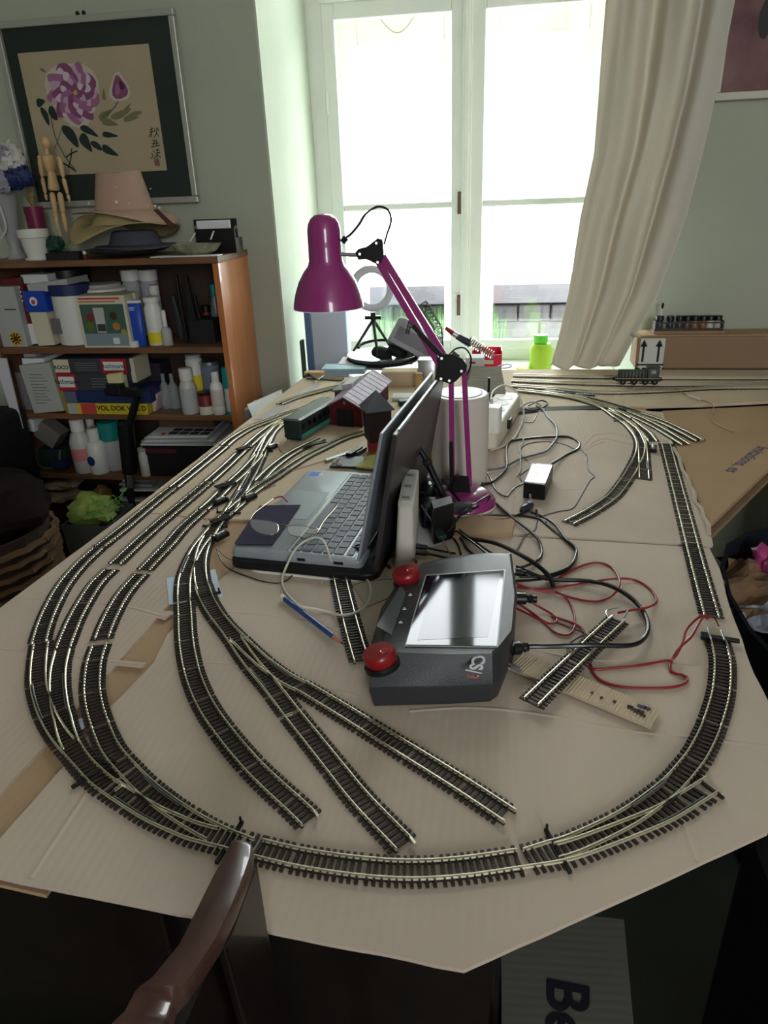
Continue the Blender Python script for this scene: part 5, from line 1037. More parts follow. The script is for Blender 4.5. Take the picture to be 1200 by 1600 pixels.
# ================================================================ curtain, pictures, right-hand box and paints
cu = MB(); rows = [(0, 948, 1142), (140, 936, 1118), (240, 926, 1094), (340, 904, 1065), (460, 886, 1022), (540, 868, 980), (582, 855, 958)]
NR, NC = 60, 110; YCU = 2.17; vs = []
def row_at(t):      # t: 0 at the top of the photo, 1 at the hem; negative goes on up to the rail
    y = t * 582
    for (y0, a0, b0), (y1, a1, b1) in zip(rows, rows[1:]):
        if y <= y1 or y1 == 582: k = (y - y0) / (y1 - y0); return y, a0 + (a1 - a0) * k, b0 + (b1 - b0) * k
top = [AY(948, 0, YCU), AY(1142, 0, YCU)]
for i in range(NR + 1):
    t = i / NR
    if i < 12:
        k = i / 12; z = 2.75 + (top[0].z - 2.75) * k; xa, xb = .27 + (top[0].x - .27) * k, .66 + (top[1].x - .66) * k; tt = 0
    else:
        tt = (i - 12) / (NR - 12); y, a, b = row_at(tt); pa_, pb_ = AY(a, y, YCU), AY(b, y, YCU); z = pa_.z; xa, xb = pa_.x, pb_.x
        z = max(z, .7522)
    for j in range(NC + 1):
        u = j / NC; w = (math.sin(u * 2 * math.pi * 2.7 + .5 + .6 * math.sin(tt * 3)) + .4 * math.sin(u * 2 * math.pi * 5.3 + 1 + tt * 1.5)) * .030 * (1 - .4 * tt) * (.35 + .65 * min(1, u * 4))
        w += .012 * math.sin(tt * 9 + u * 5)
        vs.append(Vector((xa + (xb - xa) * u + .006 * math.sin(u * 19 + tt * 2), YCU + .0 + w - .03 * (tt > .9) * (tt - .9) * 10 * 0, z + (.004 * math.sin(u * 20) if i == NR else 0))))
cu.add(vs, [(i * (NC + 1) + j, (i + 1) * (NC + 1) + j, (i + 1) * (NC + 1) + j + 1, i * (NC + 1) + j + 1) for i in range(NR) for j in range(NC)])
CM = bpy.data.materials.new('cream_curtain_cloth'); CM.use_nodes = True; _n = CM.node_tree.nodes; _l = CM.node_tree.links
_p = _n['Principled BSDF']; _p.inputs['Base Color'].default_value = lin((222, 217, 206)); _p.inputs['Roughness'].default_value = .9
_tr = _n.new('ShaderNodeBsdfTranslucent'); _tr.inputs[0].default_value = lin((228, 216, 188)); _mx = _n.new('ShaderNodeMixShader'); _mx.inputs[0].default_value = .20
_l.new(_p.outputs[0], _mx.inputs[1]); _l.new(_tr.outputs[0], _mx.inputs[2]); _l.new(_mx.outputs[0], _n['Material Output'].inputs[0])
cuo = cu.build('curtain', CM, smooth=80); tag(cuo, 'long cream curtain pulled aside at the right of the window', 'curtain')
sm_ = cuo.modifiers.new('cloth_thickness', 'SOLIDIFY'); sm_.thickness = .0015
mb = MB(); mb.cyl((-.85, YCU, 2.78), (.8, YCU, 2.78), .012); tag(mb.build('curtain_rod', BRASS, smooth=True), 'brass curtain rod above the window niche', 'curtain rod')
# second picture at the top right
pr = thing('framed_print', 'framed plum-coloured print at the top right corner', 'picture', (.85, 2.25, 1.43))
fx0, fz0 = AY(1112, 159, 2.24).x, AY(1150, 156, 2.24).z
OFFW = mat('ivory_frame', (202, 200, 184), .5)
for c, dd in (((fx0 + .35, 2.245, fz0 + .009), (.7, .02, .018)), ((fx0 + .35, 2.245, fz0 + .491), (.7, .02, .018)), ((fx0 + .009, 2.245, fz0 + .25), (.018, .02, .464)), ((fx0 + .691, 2.245, fz0 + .25), (.018, .02, .464))):
    mb = MB(); mb.box(c, dd); mb.build('frame', OFFW, pr, bevel=.002)
mb = MB(); mb.box((fx0 + .35, 2.248, fz0 + .25), (.664, .008, .464)); mb.build('print', mat('plum_print', (112, 72, 76), .7, var=.3, vs=9, c2=(140, 104, 104)), pr)
rnd = random.Random(5)
for j in range(7):
    mb = MB(); x = fx0 + .1 + rnd.random() * .25; z = fz0 + .1 + rnd.random() * .34; mb.lathe([(.012 + rnd.random() * .02, 0), (.01, .0012)], (x, 2.2438, z), 9, Matrix.Rotation(math.pi / 2, 3, 'X'), 1, 1.6 + rnd.random()); mb.build('painted_patch', mat('dark_grey_paint_patch', (62, 58, 62), .8), pr)
# long cardboard box by the wall with shipping label
lb = thing('long_carton', 'long brown cardboard box with a white arrow label beside the curtain', 'carton', (.9, 2.17, .75))
bx0 = AY(992, 575, 2.14).x; zt3 = AY(1100, 526, 2.14).z
mb = MB(); mb.box((bx0 + .5, 2.19, (.7505 + zt3) / 2), (1.0, .1, zt3 - .7505)); mb.build('box', CB_D, lb, bevel=.006)
lx1 = AY(1040, 550, 2.14).x; lw = lx1 - bx0 - .012; lcx = bx0 + .008 + lw / 2
mb = MB(); mb.box((lcx, 2.1392, zt3 - .062), (lw, .0012, .116)); mb.build('shipping_label', mat('white_label_paper', (208, 208, 202), .7), lb)
INK = mat('black_print', (24, 26, 26), .7)
for dx in (-.022, .02):
    mb = MB(); x = lcx + dx - .002; z = zt3 - .035
    mb.box((x, 2.1383, z - .012), (.006, .0006, .048)); mb.loft([[(x - .010, 2.1380, z + .008), (x + .010, 2.1380, z + .008), (x, 2.1380, z + .028)], [(x - .010, 2.1386, z + .008), (x + .010, 2.1386, z + .008), (x, 2.1386, z + .028)]]); mb.build('arrow_mark', INK, lb)
mb = MB(); mb.box((lcx - .002, 2.1383, zt3 - .079), (.075, .0006, .005)); mb.build('underline_mark', INK, lb)
text('label_lettering', 'BERX', .036, frame((lcx - .002, 2.1383, zt3 - .102), (1, 0, 0), (0, 0, 1)), INK, lb, .0003, True)
mb = MB(); mb.tube([(bx0 - .004, 2.14, zt3 + .002), (bx0 - .014, 2.15, zt3 + .006), (bx0 - .005, 2.2, zt3 + .004)], .004, 6); mb.build('tape_edge', OFFW, lb, smooth=True)
mb = MB(); mb.box((bx0 + .5, 2.19, zt3 + .002), (.98, .09, .003)); mb.build('lid_flap', CB_C, lb)
# paint rack
rk = thing('paint_rack', 'small wooden rack of model paint jars on the long carton', 'rack', (.56, 2.18, zt3 + .004))
rx0, rx1 = AY(1022, 518, 2.16).x, AY(1133, 518, 2.16).x; zb = zt3 + .004
WR = mat('dark_walnut_rack', (60, 42, 34), .5)
mb = MB(); mb.box(((rx0 + rx1) / 2, 2.185, zb + .004), (rx1 - rx0, .045, .008)); mb.build('base', CB_D, rk)
for z in (zb + .013, zb + .030):
    mb = MB(); mb.box(((rx0 + rx1) / 2 - .002, 2.166, z), (rx1 - rx0 - .01, .003, .004)); mb.build('rail', WR, rk)
for x in (rx0 + .004, rx1 - .006):
    mb = MB(); mb.box((x, 2.185, zb + .02), (.004, .04, .03)); mb.build('end_board', WR, rk)
cols = [('teal', (52, 84, 96)), ('dark teal', (48, 66, 70)), ('slate', (70, 74, 76)), ('brown grey', (96, 78, 72)), ('copper', (150, 104, 74)), ('bronze', (140, 98, 66)), ('white', (206, 204, 198)), ('clear white', (180, 178, 170))]
xs = [1031, 1047, 1062, 1074, 1086, 1099, 1110, 1122]
for (nm, c), x in zip(cols, xs):
    X_ = AY(x, 500, 2.185).x; j = thing('paint_jar', '%s paint jar with black lid in the paint rack' % nm, 'jar', (X_, 2.185, zb + .009), 'paint jars in the rack')
    mb = MB(); mb.lathe([(.0095, .009), (.010, .012), (.010, .03), (.008, .034)], (X_, 2.185, zb), 14); mb.build('glass', mat('paint_' + nm.replace(' ', '_'), c, .25), j, smooth=40)
    mb = MB(); mb.lathe([(.0108, .034), (.0108, .046), (.010, .047)], (X_, 2.185, zb), 14); mb.build('lid', BLACK, j, smooth=40)
X_ = AY(1037, 470, 2.21).x; bs = thing('brush', 'small bottle brush with black tip rising above the paint jars', 'brush', (X_, 2.215, zb + .009))
mb = MB(); mb.cyl((X_, 2.215, zb + .009), (X_ , 2.215, zb + .062), .0022); mb.build('handle', WHITE, bs); mb = MB(); mb.ball((X_, 2.215, zb + .071), .004, 8, 6, 2.2); mb.build('tip', MBLACK, bs, smooth=True)
# peony painting
pw_ = thing('peony_painting', 'framed scroll painting of a pink peony on a dark green mat', 'picture', (-1.19, 2.25, 1.24))
px0, px1, pz0, pz1 = -1.462, -.913, 1.238, 1.729; Yp = 2.24; fr_ = .018
FRM = mat('silver_grey_frame', (176, 176, 166), .4, metal=.3)
for c, dd in ((((px0 + px1) / 2, Yp, pz0 + fr_ / 2), (px1 - px0, .024, fr_)), (((px0 + px1) / 2, Yp, pz1 - fr_ / 2), (px1 - px0, .024, fr_)), ((px0 + fr_ / 2, Yp, (pz0 + pz1) / 2), (fr_, .024, pz1 - pz0 - 2 * fr_)), ((px1 - fr_ / 2, Yp, (pz0 + pz1) / 2), (fr_, .024, pz1 - pz0 - 2 * fr_))):
    mb = MB(); mb.box(c, dd); mb.build('frame', FRM, pw_, bevel=.003)
mb = MB(); mb.box(((px0 + px1) / 2, Yp + .004, (pz0 + pz1) / 2), (px1 - px0 - 2 * fr_, .008, pz1 - pz0 - 2 * fr_)); mb.build('mat_board', mat('dark_green_mat', (38, 46, 40), .7, var=.15, vs=6), pw_)
mb = MB(); mb.box((-1.205, Yp - .001, 1.49), (.406, .002, .322)); mb.build('art_paper', mat('aged_tan_paper', (176, 160, 132), .8, var=.06, vs=5), pw_)
# flat brushwork printed on the paper, laid down in thin coats
lay = [0]
def leafpoly(cx, cz, l, w, a, m, name, n=14, tipy=1.0):
    lay[0] += 1; y = Yp - .0022 - lay[0] * .00001; ca, sa = math.cos(a), math.sin(a); pts = []
    for k in range(n):
        t = 2 * math.pi * k / n; r = 1 + .10 * math.sin(3 * t + cx * 90)
        u, v = l / 2 * math.cos(t) * r, w / 2 * math.sin(t) * (1 - .35 * tipy * math.cos(t)) * r
        pts.append(Vector((cx + u * ca - v * sa, y, cz + u * sa + v * ca)))
    mb = MB(); mb.add(pts, [tuple(range(n))]); mb.build(name, m, pw_)
def ART(x, y): p = AY(x, y, Yp); return p.x, p.z
PKs = [mat('peony_petal_%s' % n, c, .8) for n, c in (('halo', (196, 186, 170)), ('deep', (132, 74, 112)), ('mid', (158, 104, 140)), ('pale', (196, 160, 184)), ('blush', (210, 190, 200)))]
cx, cz = ART(115, 146); leafpoly(cx, cz, .165, .165, 0, PKs[0], 'painted_petal', 20, 0)
rnd = random.Random(11)
for ringr, cnt, l, w in ((.054, 9, .062, .056), (.040, 8, .055, .046), (.024, 6, .045, .034)):
    for k in range(cnt):
        a = 2 * math.pi * k / cnt + ringr * 60; leafpoly(cx + ringr * math.cos(a), cz + ringr * math.sin(a) * .95, l, w, a, PKs[1] if k % 2 else PKs[2], 'painted_petal')
        leafpoly(cx + (ringr + .008) * math.cos(a + .2), cz + (ringr + .008) * .95 * math.sin(a + .2), l * .45, w * .5, a, PKs[3 + k % 2], 'painted_petal')
leafpoly(cx + .008, cz + .002, .014, .012, 1, mat('stamen_yellow', (206, 168, 70), .8), 'painted_stamen')
bx_, bz_ = ART(187, 137); leafpoly(bx_, bz_, .075, .06, 1.4, PKs[0], 'painted_petal'); leafpoly(bx_, bz_, .060, .046, 1.5, PKs[1], 'painted_petal'); leafpoly(bx_ - .006, bz_ - .004, .03, .014, 1.4, PKs[2], 'painted_petal'); leafpoly(bx_ + .008, bz_ + .006, .024, .014, 1.8, mat('deep_plum', (86, 30, 62), .8), 'painted_petal')
INKG = mat('dark_green_brush_ink', (34, 50, 46), .8); OLV = mat('olive_brush_ink', (120, 118, 84), .8)
for x, y, l, w, a in ((64, 160, .03, .02, .3), (72, 182, .05, .018, -1.3), (84, 178, .04, .024, -1.2), (112, 213, .07, .03, -1), (135, 223, .055, .028, -1.1), (140, 205, .06, .018, -.5), (172, 211, .05, .014, -.15), (152, 228, .04, .018, -.6), (172, 236, .055, .02, -.5)):
    leafpoly(*ART(x, y), l, w, a, INKG, 'painted_leaf')
for x, y, l, w, a in ((165, 180, .05, .02, .5), (190, 178, .07, .018, .3), (205, 185, .05, .014, .1), (212, 178, .05, .012, .2), (172, 192, .05, .018, -.2), (163, 148, .03, .01, 1.4), (68, 110, .02, .008, -.5), (200, 168, .03, .008, .7)):
    leafpoly(*ART(x, y), l, w, a, OLV, 'painted_leaf')
def stroke(pts, r, m, name='painted_stem'):
    q = [Vector((ART(x, y)[0], Yp - .0035, ART(x, y)[1])) for x, y in pts]; q = spline(q, .006); mb = MB(); L_, R_ = [], []
    for i, p in enumerate(q):
        t = (q[min(i + 1, len(q) - 1)] - q[max(i - 1, 0)]).normalized(); n = Vector((-t.z, 0, t.x)); L_.append(p + n * r); R_.append(p - n * r)
    mb.add(L_ + R_, [(i, i + 1, len(q) + i + 1, len(q) + i) for i in range(len(q) - 1)]); mb.build(name, m, pw_)
STM = mat('brown_brush_ink', (84, 78, 60), .8)
stroke([(80, 180), (85, 205), (92, 225), (105, 248), (118, 264)], .0016, STM); stroke([(186, 158), (178, 170), (160, 184)], .0012, STM); stroke([(98, 200), (92, 218), (86, 232)], .0009, STM)
stroke([(104, 246), (112, 240), (122, 236)], .002, INKG); stroke([(108, 262), (112, 245), (113, 232)], .0018, INKG); stroke([(100, 255), (112, 262), (120, 268)], .0025, INKG)
# column of three brush characters and a red seal
def chars(x, y, strokes, s=1.0):
    for st_ in strokes: stroke([(x + a * s, y + b * s) for a, b in st_], .0011, INK, 'calligraphy')
chars(241, 207, [[(-6, -4), (-1, -6)], [(-7, 0), (0, -2)], [(-3, -8), (-4, 8)], [(-3, 1), (-8, 7)], [(2, -6), (1, -1)], [(6, -7), (8, -2)], [(5, -8), (4, 2), (0, 8)], [(4, 1), (9, 7)]])
chars(243, 225, [[(-4, -5), (3, -6)], [(-5, 0), (6, -2)], [(-1, -6), (-3, 5)], [(2, -5), (3, 4)], [(-6, 5), (8, 2)]])
chars(244, 240, [[(-5, -5), (-2, -2)], [(-7, 0), (-4, 2)], [(-7, 8), (-4, 3)], [(0, -5), (6, -6)], [(-1, 0), (7, -2)], [(3, -8), (2, 9)], [(2, 2), (-3, 8)], [(3, 2), (8, 7)]])
xx, zz_ = ART(246, 254); mb = MB(); mb.box((xx, Yp - .0026, zz_), (.016, .0004, .018)); mb.build('red_seal', mat('faded_seal_red', (138, 84, 76), .8), pw_)
for x in (118, 128):
    p = AY(x, 12, 2.25); mb = MB(); mb.ball((p.x, 2.255, 1.738), .006, 8, 6); tag(mb.build('wall_nail', MBLACK, smooth=True), ['left dark nail above the peony painting', 'right dark nail above the peony painting'][x > 120], 'nail')
# ================================================================ bookcase at the left and everything on it
XL, XR, YF, YBk = -1.545, -.785, 2.0, 2.252
SH = [1.100, .848, .640, .434, .235]          # upper faces of top and shelves at the front edge
bc = thing('bookcase', 'open wooden bookcase with orange side panel beside the window', 'bookcase', ((XL + XR) / 2, YF, 0))
def pan(x0, x1, y0, y1, z0, z1, nm, m): mb = MB(); mb.box(((x0 + x1) / 2, (y0 + y1) / 2, (z0 + z1) / 2), (x1 - x0, y1 - y0, z1 - z0)); return mb.build(nm, m, bc, bevel=.0015)
pan(XR - .018, XR, YF, YBk, 0, SH[0] - .018, 'side_panel', WOODO); pan(XL, XL + .018, YF, YBk, 0, SH[0] - .018, 'side_panel', WOODD)
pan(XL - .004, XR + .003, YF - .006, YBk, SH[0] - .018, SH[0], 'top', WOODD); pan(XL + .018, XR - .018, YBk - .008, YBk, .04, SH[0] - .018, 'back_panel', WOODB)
for z in SH[1:]: pan(XL + .018, XR - .018, YF + .004, YBk - .008, z - .018, z, 'shelf', WOODD)
pan(XL + .018, XR - .018, YF + .02, YF + .035, 0, .06, 'plinth', WOODD)
def sx(px, py, y): return AY(px, py, y).x
def hz(px, py, y): return AY(px, py, y).z
E_ = .0006
def shelf_box(nm, lb, cat, x0, x1, yt, row, m, y=2.03, D=.1, rot=0, tilt=0, group=None, par=None):
    """a box standing on a shelf between two photo columns, its top at photo row yt"""
    z0 = SH[row] + E_; yb = {0: 396, 1: 540, 2: 645, 3: 742, 4: 800}[row]
    D = min(D, 2.241 - y); a, b = sx(x0, (yb + yt) / 2, y), sx(x1, (yb + yt) / 2, y); h = hz((x0 + x1) / 2, yt, y) - z0
    mb = MB(); mb.box((0, 0, h / 2), (abs(b - a), D, h)); R = Matrix.Rotation(math.radians(rot), 3, 'Z') @ Matrix.Rotation(math.radians(tilt), 3, 'Y')
    lowest = min((R @ v).z for v in mb.v); mb.v = [R @ v + Vector(((a + b) / 2, y + D / 2, z0 - lowest)) for v in mb.v]
    o = mb.build(nm, m, par, bevel=.001)
    if par is None: tag(o, lb, cat, group)
    o['_c'] = ((a + b) / 2, y, h, b - a); return o
def face(o, nm, m, u0, u1, v0, v1, th=.0006):      # flat print on the front of a shelf box (fractions of width and height)
    cx, y, h, w = o['_c']; base = WLOC[o.name]; z0 = base.z
    mb = MB(); mb.box((cx - w / 2 + w * (u0 + u1) / 2, y - .0004, z0 + h * (v0 + v1) / 2), (w * (u1 - u0), th, h * (v1 - v0))); return mb.build(nm, m, o)
def bottle(nm, lb, x, w, yt, row, body, cap, capf=.16, neck=.5, y=2.05, lab=None, shoulder=.75, cat='bottle', group=None, sy=1, r_top=None, labf=(.15, .6)):
    z0 = SH[row] + E_; yb = {0: 396, 1: 540, 2: 645, 3: 742, 4: 800}[row]
    cx = sx(x, (yb + yt) / 2, y); r = abs(sx(x + w / 2, (yb + yt) / 2, y) - cx); h = hz(x, yt, y) - z0; c = Vector((cx, min(y + r, 2.24 - r), z0))
    t = thing(nm, lb, cat, tuple(c), group); hb = h * (1 - capf)
    mb = MB(); mb.lathe([(r * .92, 0), (r, h * .02), (r, hb * shoulder), (r * .8, hb * (shoulder * .4 + .6)), (r * neck, hb * .97), (r * neck, hb)], c, 18, sy=sy); mb.build('body', body, t, smooth=50)
    if capf: mb = MB(); mb.lathe([(r * neck * 1.15, hb * .985), (r * neck * 1.15, h * .99), (r * neck * 1.0, h)], c, 16, sy=sy); mb.build('cap', cap, t, smooth=40)
    if lab: mb = MB(); mb.lathe([(r * 1.01, h * labf[0]), (r * 1.01, h * labf[1])], c, 18, sy=sy, caps=False); mb.build('label', lab, t, smooth=50)
    return t
LG_ = mat('light_grey_card', (176, 178, 176), .7); CRM = mat('cream_box_card', (214, 206, 180), .7); PNK = mat('salmon_box_card', (196, 70, 66), .6); DBL = mat('dark_blue_card', (30, 44, 92), .55); DGR = mat('charcoal_card', (58, 60, 68), .6); MRN = mat('maroon_card', (104, 34, 40), .6)
# --- upper shelf
bxs = shelf_box('carton_box', 'tall white and grey box with a sunflower at the left end of the upper shelf', 'box', -12, 32, 448, 1, LG_, 2.02, .12, 0, 0); face(bxs, 'printed_lines', DGREY, .5, .9, .62, .64)
cx, y, h, w = bxs['_c']
for k in range(9):
    a = k * math.pi * 2 / 9; mb = MB(); p = Vector((cx + w * .15 + .014 * math.cos(a), y - .001, SH[1] + .026 + .014 * math.sin(a))); mb.lathe([(.008, 0), (.008, .0006)], p, 7, Matrix.Rotation(math.pi / 2, 3, 'X')); mb.build('printed_petal', mat('sunflower_yellow', (214, 166, 54), .7), bxs)
mb = MB(); mb.lathe([(.008, 0), (.008, .001)], (cx + w * .15, y - .0015, SH[1] + .026), 10, Matrix.Rotation(math.pi / 2, 3, 'X')); mb.build('printed_flower_centre', mat('flower_brown', (74, 42, 26), .8), bxs)
bxs = shelf_box('carton_box', 'maroon and white striped box second from the left on the upper shelf', 'box', 18, 48, 435, 1, MRN, 2.045, .12, 0, -3)
for k in range(4): face(bxs, 'white_stripe', PAPER, .08, .75, .66 + k * .065, .69 + k * .065)
face(bxs, 'white_band', PAPER, .05, 1, .02, .33)
shelf_box('carton_box', 'white floral box below the blue toothpaste style box on the upper shelf', 'box', 54, 80, 488, 1, CRM, 2.03, .1, 0, -3)
z_ = hz(66, 489, 2.03)
def on_box(nm, lb, x0, x1, y0, y1, m, Y=2.03, D=.12, tilt=0, cat='box'):
    a, b = sx(x0, y1, Y), sx(x1, y1, Y); z1, z0 = hz((x0 + x1) / 2, y0, Y), hz((x0 + x1) / 2, y1, Y)
    mb = MB(); mb.box(((a + b) / 2, Y + D / 2, (z0 + z1) / 2), (b - a, D, z1 - z0), Matrix.Rotation(math.radians(tilt), 3, 'Y')); return tag(mb.build(nm, m, bevel=.001), lb, cat)
o = on_box('carton_box', 'blue box with a white and red emblem on the upper shelf', 42, 75, 455, 488, BLUE, 2.028, .1)
mb = MB(); c_ = AY(52, 471, 2.027); mb.lathe([(.013, 0), (.013, .0006)], (c_.x, 2.0275, c_.z), 14, Matrix.Rotation(math.pi / 2, 3, 'X')); mb.build('white_emblem', PAPER, o); mb = MB(); mb.lathe([(.007, 0), (.007, .0006)], (c_.x, 2.0265, c_.z - .002), 12, Matrix.Rotation(math.pi / 2, 3, 'X')); mb.build('red_emblem', PNK, o)
on_box('carton_box', 'white flat box with grey print lying above the blue box', 44, 108, 440, 455, LG_, 2.035, .12, -6)
on_box('carton_box', 'small white box with red print topmost at the left of the upper shelf', 35, 76, 429, 443, PAPER, 2.06, .12)
cn = bottle('canister', 'white steamer canister with a dark blue lid on the upper shelf', 100, 54, 446, 1, WHITE, DBL, .16, .93, 2.02, None, .98, 'canister'); mb = MB(); c_ = AY(87, 510, 2.02); mb.box((c_.x, 2.0235, c_.z), (.03, .004, .045)); mb.build('grey_label', GREY, cn)
pt = thing('lidded_dish', 'stack of white enamel dish and lid on the upper shelf', 'dish', (sx(152, 455, 2.12), 2.12, SH[1] + .09))
c = Vector((sx(152, 455, 2.12), 2.15, hz(152, 462, 2.12))); rr_ = (sx(188, 455, 2.12) - sx(115, 455, 2.12)) / 2
mb = MB(); mb.lathe([(rr_ * .8, 0), (rr_, .012), (rr_ * .98, .02), (rr_ * .75, .026)], c, 26); mb.build('dish', WHITE, pt, smooth=True)
mb = MB(); mb.lathe([(rr_ * .74, .026), (rr_ * .76, .033), (rr_ * .6, .036)], c, 26); mb.build('lid', LG_, pt, smooth=True); mb = MB(); mb.cyl((c.x, 2.15, SH[1] + .001), c, rr_ * .6, n=20); mb.build('pedestal', CRM, pt, smooth=40)
jb = shelf_box('juicer_box', 'box printed with a juice jug and fruit on the upper shelf', 'box', 124, 200, 462, 1, CRM, 2.0, .09)
face(jb, 'green_picture', mat('print_green', (70, 98, 82), .7), .06, .95, .28, .84); face(jb, 'blue_grey_picture', mat('print_blue_grey', (130, 146, 154), .7), .06, .95, .04, .28); face(jb, 'red_title', PNK, .06, .9, .93, .965); face(jb, 'red_title', PNK, .06, .8, .88, .9)
cx, y, h, w = jb['_c']
def disc(x, z, r, m, nm, lay_=1, sz=1): mb = MB(); mb.lathe([(r, 0), (r, .0005)], (cx - w / 2 + w * x, y - .0008 - .0002 * lay_, SH[1] + h * z), 14, Matrix.Rotation(math.pi / 2, 3, 'X'), 1, sz); mb.build(nm, m, jb)
disc(.25, .60, .013, mat('apple_red', (130, 46, 44), .7), 'printed_fruit'); disc(.2, .42, .014, mat('pear_green', (92, 108, 50), .7), 'printed_fruit', 2); disc(.75, .42, .012, mat('orange_fruit', (186, 122, 58), .7), 'printed_fruit', 2); disc(.88, .3, .010, mat('lime_fruit', (150, 152, 84), .7), 'printed_fruit', 3); disc(.72, .62, .012, mat('print_shadow_brown', (64, 46, 40), .7), 'printed_fruit', 1)
mb = MB(); X0 = cx - w * .05; q = [(X0 - .016, SH[1] + h * .3), (X0 + .012, SH[1] + h * .3), (X0 + .015, SH[1] + h * .78), (X0 - .019, SH[1] + h * .78)]; mb.loft([[Vector((a, y - .0022, b)) for a, b in q], [Vector((a, y - .0014, b)) for a, b in q]]); mb.build('printed_jug', mat('print_jug_grey', (188, 188, 186), .6), jb)
mb = MB(); mb.box((X0 - .001, y - .0026, SH[1] + h * .4), (.026, .0006, h * .14)); mb.build('printed_jug_base', DGR, jb)
mb = MB(); mb.box((cx + w * .2, y - .0026, SH[1] + h * .14), (.02, .0006, h * .12)); mb.build('printed_cube', PAPER, jb)
tbm = bottle('tube', 'blue and white squeeze tube standing on its cap on the upper shelf', 205, 26, 471, 1, BLUE, WHITE, .04, .96, 1.998, None, .97, 'tube', sy=.4); mb = MB(); c_ = AY(205, 533, 1.998); mb.lathe([(.015, 0), (.015, .018)], (c_.x, 2.011, SH[1] + E_), 16); mb.build('foot_cap', WHITE, tbm, smooth=40); c_ = AY(203, 482, 1.998); mb = MB(); mb.box((c_.x, 2.0075, c_.z), (.016, .0006, .003)); mb.box((c_.x, 2.0075, c_.z - .006), (.016, .0006, .002)); mb.build('print', PAPER, tbm)
bottle('white_bottle', 'white bottle with yellow label beside the blue tube', 235, 26, 465, 1, WHITE, WHITE, .1, .8, 2.02, YEL, .85, labf=(.05, .28))
bottle('white_bottle', 'narrow white bottle peeking up behind the blue tube', 208, 14, 458, 1, CREAM, WHITE, .2, .8, 2.05, None)
bottle('dropper_bottle', 'small clear white nozzle bottle on the upper shelf', 255, 16, 486, 1, LG_, WHITE, .45, .35, 2.02, None, .7)
for i, (x, w, yt, Y) in enumerate(((205, 25, 422, 2.17), (233, 26, 422, 2.17), (243, 15, 446, 2.13))):
    bottle('spray_can', ['grey white capped can at the back of the upper shelf, left one', 'lilac white capped can at the back of the upper shelf, right one', 'slim white can in front of the capped pair'][i], x, w, yt, 1, [LG_, mat('lilac_white', (182, 176, 192), .5), WHITE][i], WHITE, .15, .9, Y, None, .95, 'can')
bottle('jar', 'low brown jar at the back left of the upper shelf', 118, 60, 418, 1, mat('dark_brown_jar', (52, 38, 30), .5), BLACK, .1, .9, 2.18, None, .9, 'jar')
for i, (x, yt, w, m, lb) in enumerate(((275, 430, 7, BLACK, 'thin black rod leaning in the upper shelf'), (290, 430, 14, MBLACK, 'wide dark flat tool leaning in the upper shelf'), (302, 462, 12, BLACK, 'dark plastic pistol grip tool in the upper shelf'), (270, 462, 10, mat('smoke_plastic', (60, 62, 66), .3), 'smoke grey plastic blade leaning in the upper shelf'))):
    Y = 2.05 + .02 * i; a = AY(x, yt, Y); b = Vector((sx(x + 16, 530, Y), Y, SH[1] + .004)); wd_ = w * .0018
    mb = MB(); d = (b - a).normalized(); s_ = d.cross(Vector((0, 1, 0))).normalized() * wd_ / 2; t_ = Vector((0, .006, 0)); mb.hexa([b - s_ - t_, b + s_ - t_, b + s_ + t_, b - s_ + t_, a - s_ * .5 - t_, a + s_ * .5 - t_, a + s_ * .5 + t_, a - s_ * .5 + t_]); tag(mb.build('leaning_tool', m, bevel=.001), lb, 'tool')
shelf_box('dark_box', 'black low box at the right of the upper shelf', 'box', 296, 335, 500, 1, MBLACK, 2.06, .12)
bottle('red_can', 'red can half hidden at the right back of the upper shelf', 322, 14, 478, 1, DRED, BLACK, .2, .8, 2.15, None, .9, 'can')
bottle('clear_bottle', 'clear bottle with green foot at the right end of the upper shelf', 335, 16, 445, 1, mat('clear_grey_bottle', (120, 132, 132), .2, alpha=.6), TEAL, .2, .5, 2.12, TEAL, .6, labf=(.0, .12))
# --- middle shelf
shelf_box('bubble_wrap_roll', 'grey translucent roll of wrap at the left of the middle shelf', 'roll', 16, 48, 582, 2, mat('bubble_wrap_grey', (128, 126, 130), .35, bump=.8, bs=160), 2.04, .12)
o = shelf_box('instruction_box', 'tall grey-white box with small print on the middle shelf', 'box', 44, 92, 571, 2, mat('box_pale_grey', (176, 178, 172), .7), 2.0, .09, 0, -5)
for k in range(10): face(o, 'printed_line', GREY, .14, .14 + .6 * (.6 + .4 * ((k * 37) % 10) / 10), .22 + k * .065, .232 + k * .065)
mb = MB(); a = AY(97, 620, 2.0); mb.box((a.x, 2.05, SH[2] + .062), (.012, .09, .122), Matrix.Rotation(math.radians(-5), 3, 'Y')); tag(mb.build('yellow_book', mat('olive_yellow_card', (150, 132, 40), .6)), 'olive yellow spine beside the printed grey box', 'book')
on_box('white_box', 'white flat box resting on the printed grey box', 36, 70, 560, 571, PAPER, 2.02, .12); on_box('white_box', 'thin grey box topmost above the printed grey box', 38, 56, 552, 560, LG_, 2.05, .12)
